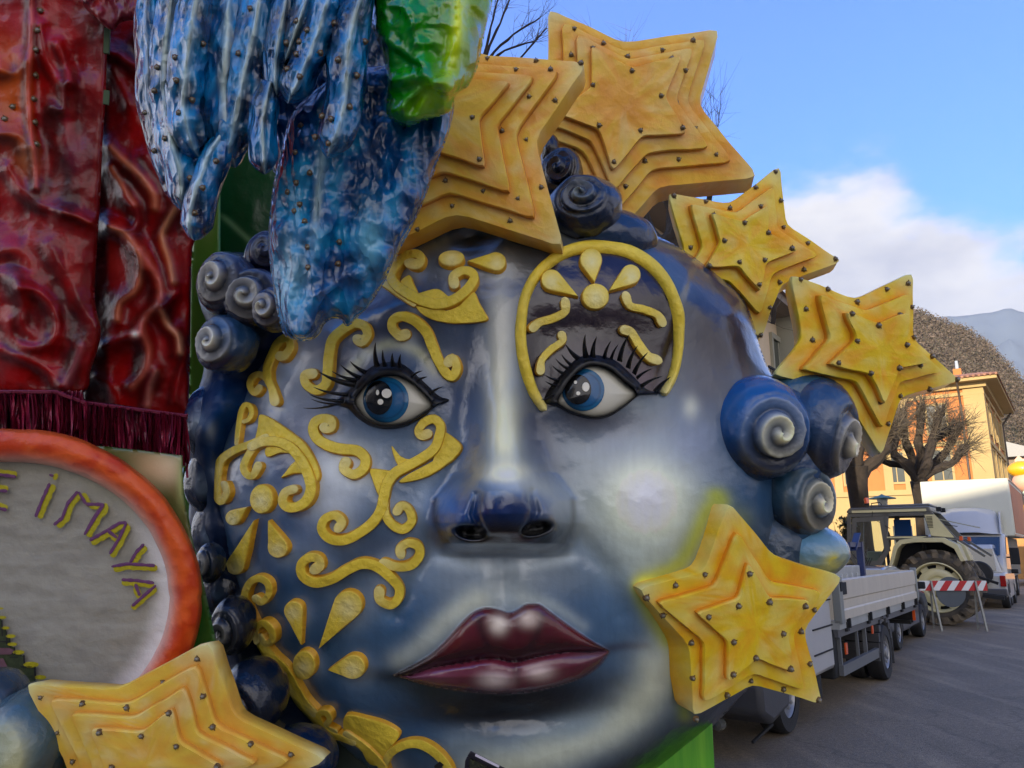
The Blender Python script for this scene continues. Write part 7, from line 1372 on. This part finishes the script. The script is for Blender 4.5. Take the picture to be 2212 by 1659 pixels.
d2 = 28.; pollard('further pollarded tree with a knobbly fan of limbs before the orange building', gz(1990, d2), ([gz(1998, d2), W(1994, 1130, d2), W(1990, 1080, d2), W(1986, 1040, d2)], [.30, .25, .26, .32]),
        [([W(1986, 1045, d2)] + [W(*p, d2 + dz) for p in P], r, .11) for P, dz, r in (([(1955, 1000), (1930, 975), (1938, 930)], 0, .2), ([(1975, 1000), (1955, 950), (1950, 890)], .6, .2), ([(1988, 995), (1985, 940), (1992, 880)], 0, .2), ([(2005, 1000), (2015, 945), (2030, 890)], -.5, .2), ([(2010, 1010), (2045, 975), (2070, 920)], .4, .2), ([(2012, 1020), (2055, 1000), (2085, 965)], -.3, .17), ([(1998, 1000), (2010, 960), (2050, 930)], 1, .16), ([(1962, 1010), (1915, 1000), (1895, 985)], .5, .13))], (95, 1.0, .7, .013, .15), seed=3)
d3 = 10.5; pollard('bare rough barked tree whose twigs fan out behind the high stars', gz(1450, d3), ([gz(1430, d3), W(1428, 900, d3), W(1432, 640, d3), W(1440, 520, d3)], [.24, .2, .19, .18]),
        [([W(1440, 525, d3)] + [W(*p, d3 + dz) for p in P], r, .03) for P, dz, r in (([(1465, 490), (1478, 440), (1490, 380), (1500, 300)], 0, .12), ([(1450, 470), (1430, 380), (1420, 250)], .5, .08), ([(1410, 520), (1400, 500), (1380, 400)], -.2, .07), ([(1520, 480), (1540, 360), (1545, 300)], .3, .05), ([(1560, 620), (1660, 640), (1670, 700)], 1.2, .05), ([(1400, 480), (1360, 300), (1350, 150)], .4, .07))], (16, 1.1, .24, .0042, .9), name='bare_tree', seed=4, knob=.02)
d4 = 9.5; pollard('bare tree with slim twigs against the blue sky beside the green plume', gz(1010, d4), ([gz(1000, d4), W(1000, 700, d4), W(1010, 300, d4), W(1020, 180, d4)], [.2, .17, .12, .08]),
        [([W(1015, 240, d4)] + [W(*p, d4 + dz) for p in P], .026, .008) for P, dz in (([(1050, 120), (1080, 50), (1105, -10)], 0), ([(1055, 130), (1110, 75), (1165, 40)], .2), ([(1040, 160), (1090, 110), (1150, 90)], -.2), ([(1040, 140), (1060, 60), (1075, 0)], .1), ([(1060, 200), (1120, 130), (1180, 60)], .2))], (8, .5, .3, .0042, .5), name='bare_tree', seed=6, knob=.005)
# shrub beside the near tree
random.seed(9); hb = thing('shrub', 'dark evergreen shrub at the foot of the nearer pollarded tree', 'shrub', tuple(float(v) for v in gz(1832, 21.))); lm = MB(); cs = []
for _ in range(2600):
    f = random.random(); cpx = 1832 + random.gauss(0, 15 * (1.1 - .5 * f)); p = W(cpx, 1246 - 128 * f ** 1.2, 21 + random.gauss(0, .5)); s_ = random.uniform(.03, .08); a = np.array([random.gauss(0, 1) for _ in range(3)]); a /= np.linalg.norm(a); e = np.cross(a, [0.3, .2, 1]); e /= np.linalg.norm(e); lm.add([p - a * s_, p + e * s_ * .4, p + a * s_, p - e * s_ * .4], [(0, 1, 2, 3)]); cs.extend([np.array(lin(random.choice([(44, 50, 30), (60, 62, 36), (84, 80, 46), (30, 38, 22)])))] * 4)
o = mesh('foliage', lm.V, lm.F, mat('shrub_leaves', rough=.6, attr=True), hb, np.array(cs), smooth=False); o['kind'] = 'stuff'
sm = MB(); [twig(sm, W(1832 + random.gauss(0, 9), 1246 - random.random() * 60, 21 + random.gauss(0, .3)), (random.gauss(0, .25), 0, 1), random.uniform(.5, 1.1), .012) for _ in range(60)]; o = sm.build('stems', MTW, hb); o['kind'] = 'stuff'
lpz = thing('street_lamp', 'small green mushroom topped lamp behind the tractor roof', 'lamp', tuple(float(v) for v in gz(1918, 30.)), absolute=False)
zl = float(W(1918, 1076, 30)[2]); b = MB(); b.tube([(0, 0, 0), (0, 0, zl)], .06, 8); b.build('lamp_post', MDK, lpz); b = MB(); b.lathe([(.52, zl), (.5, zl + .03), (.1, zl + .14), (.0001, zl + .2)], 20); b.build('lamp_cap', mat('verdigris_cap', L3(90, 124, 104), rough=.5), lpz, smooth=True, sharp=40); b = MB(); b.lathe([(.16, zl - .35), (.2, zl - .02)], 12); b.build('lamp_globe', mat('milky_globe', L3(200, 200, 190), rough=.3), lpz, smooth=True)

# ================================================================== AIR
hz = MB(); hz.box((-5000, -80, -6), (9000, 8000, 1750)); hm = bpy.data.materials.new('thin_haze'); hm.use_nodes = True; t_ = hm.node_tree; t_.nodes.clear(); oo = t_.nodes.new('ShaderNodeOutputMaterial'); pv = t_.nodes.new('ShaderNodeVolumePrincipled'); pv.inputs['Color'].default_value = (.75, .86, 1, 1); pv.inputs['Density'].default_value = .00011; pv.inputs['Anisotropy'].default_value = .1; t_.links.new(pv.outputs[0], oo.inputs['Volume'])
o = hz.build('haze', hm); o['kind'] = 'stuff'
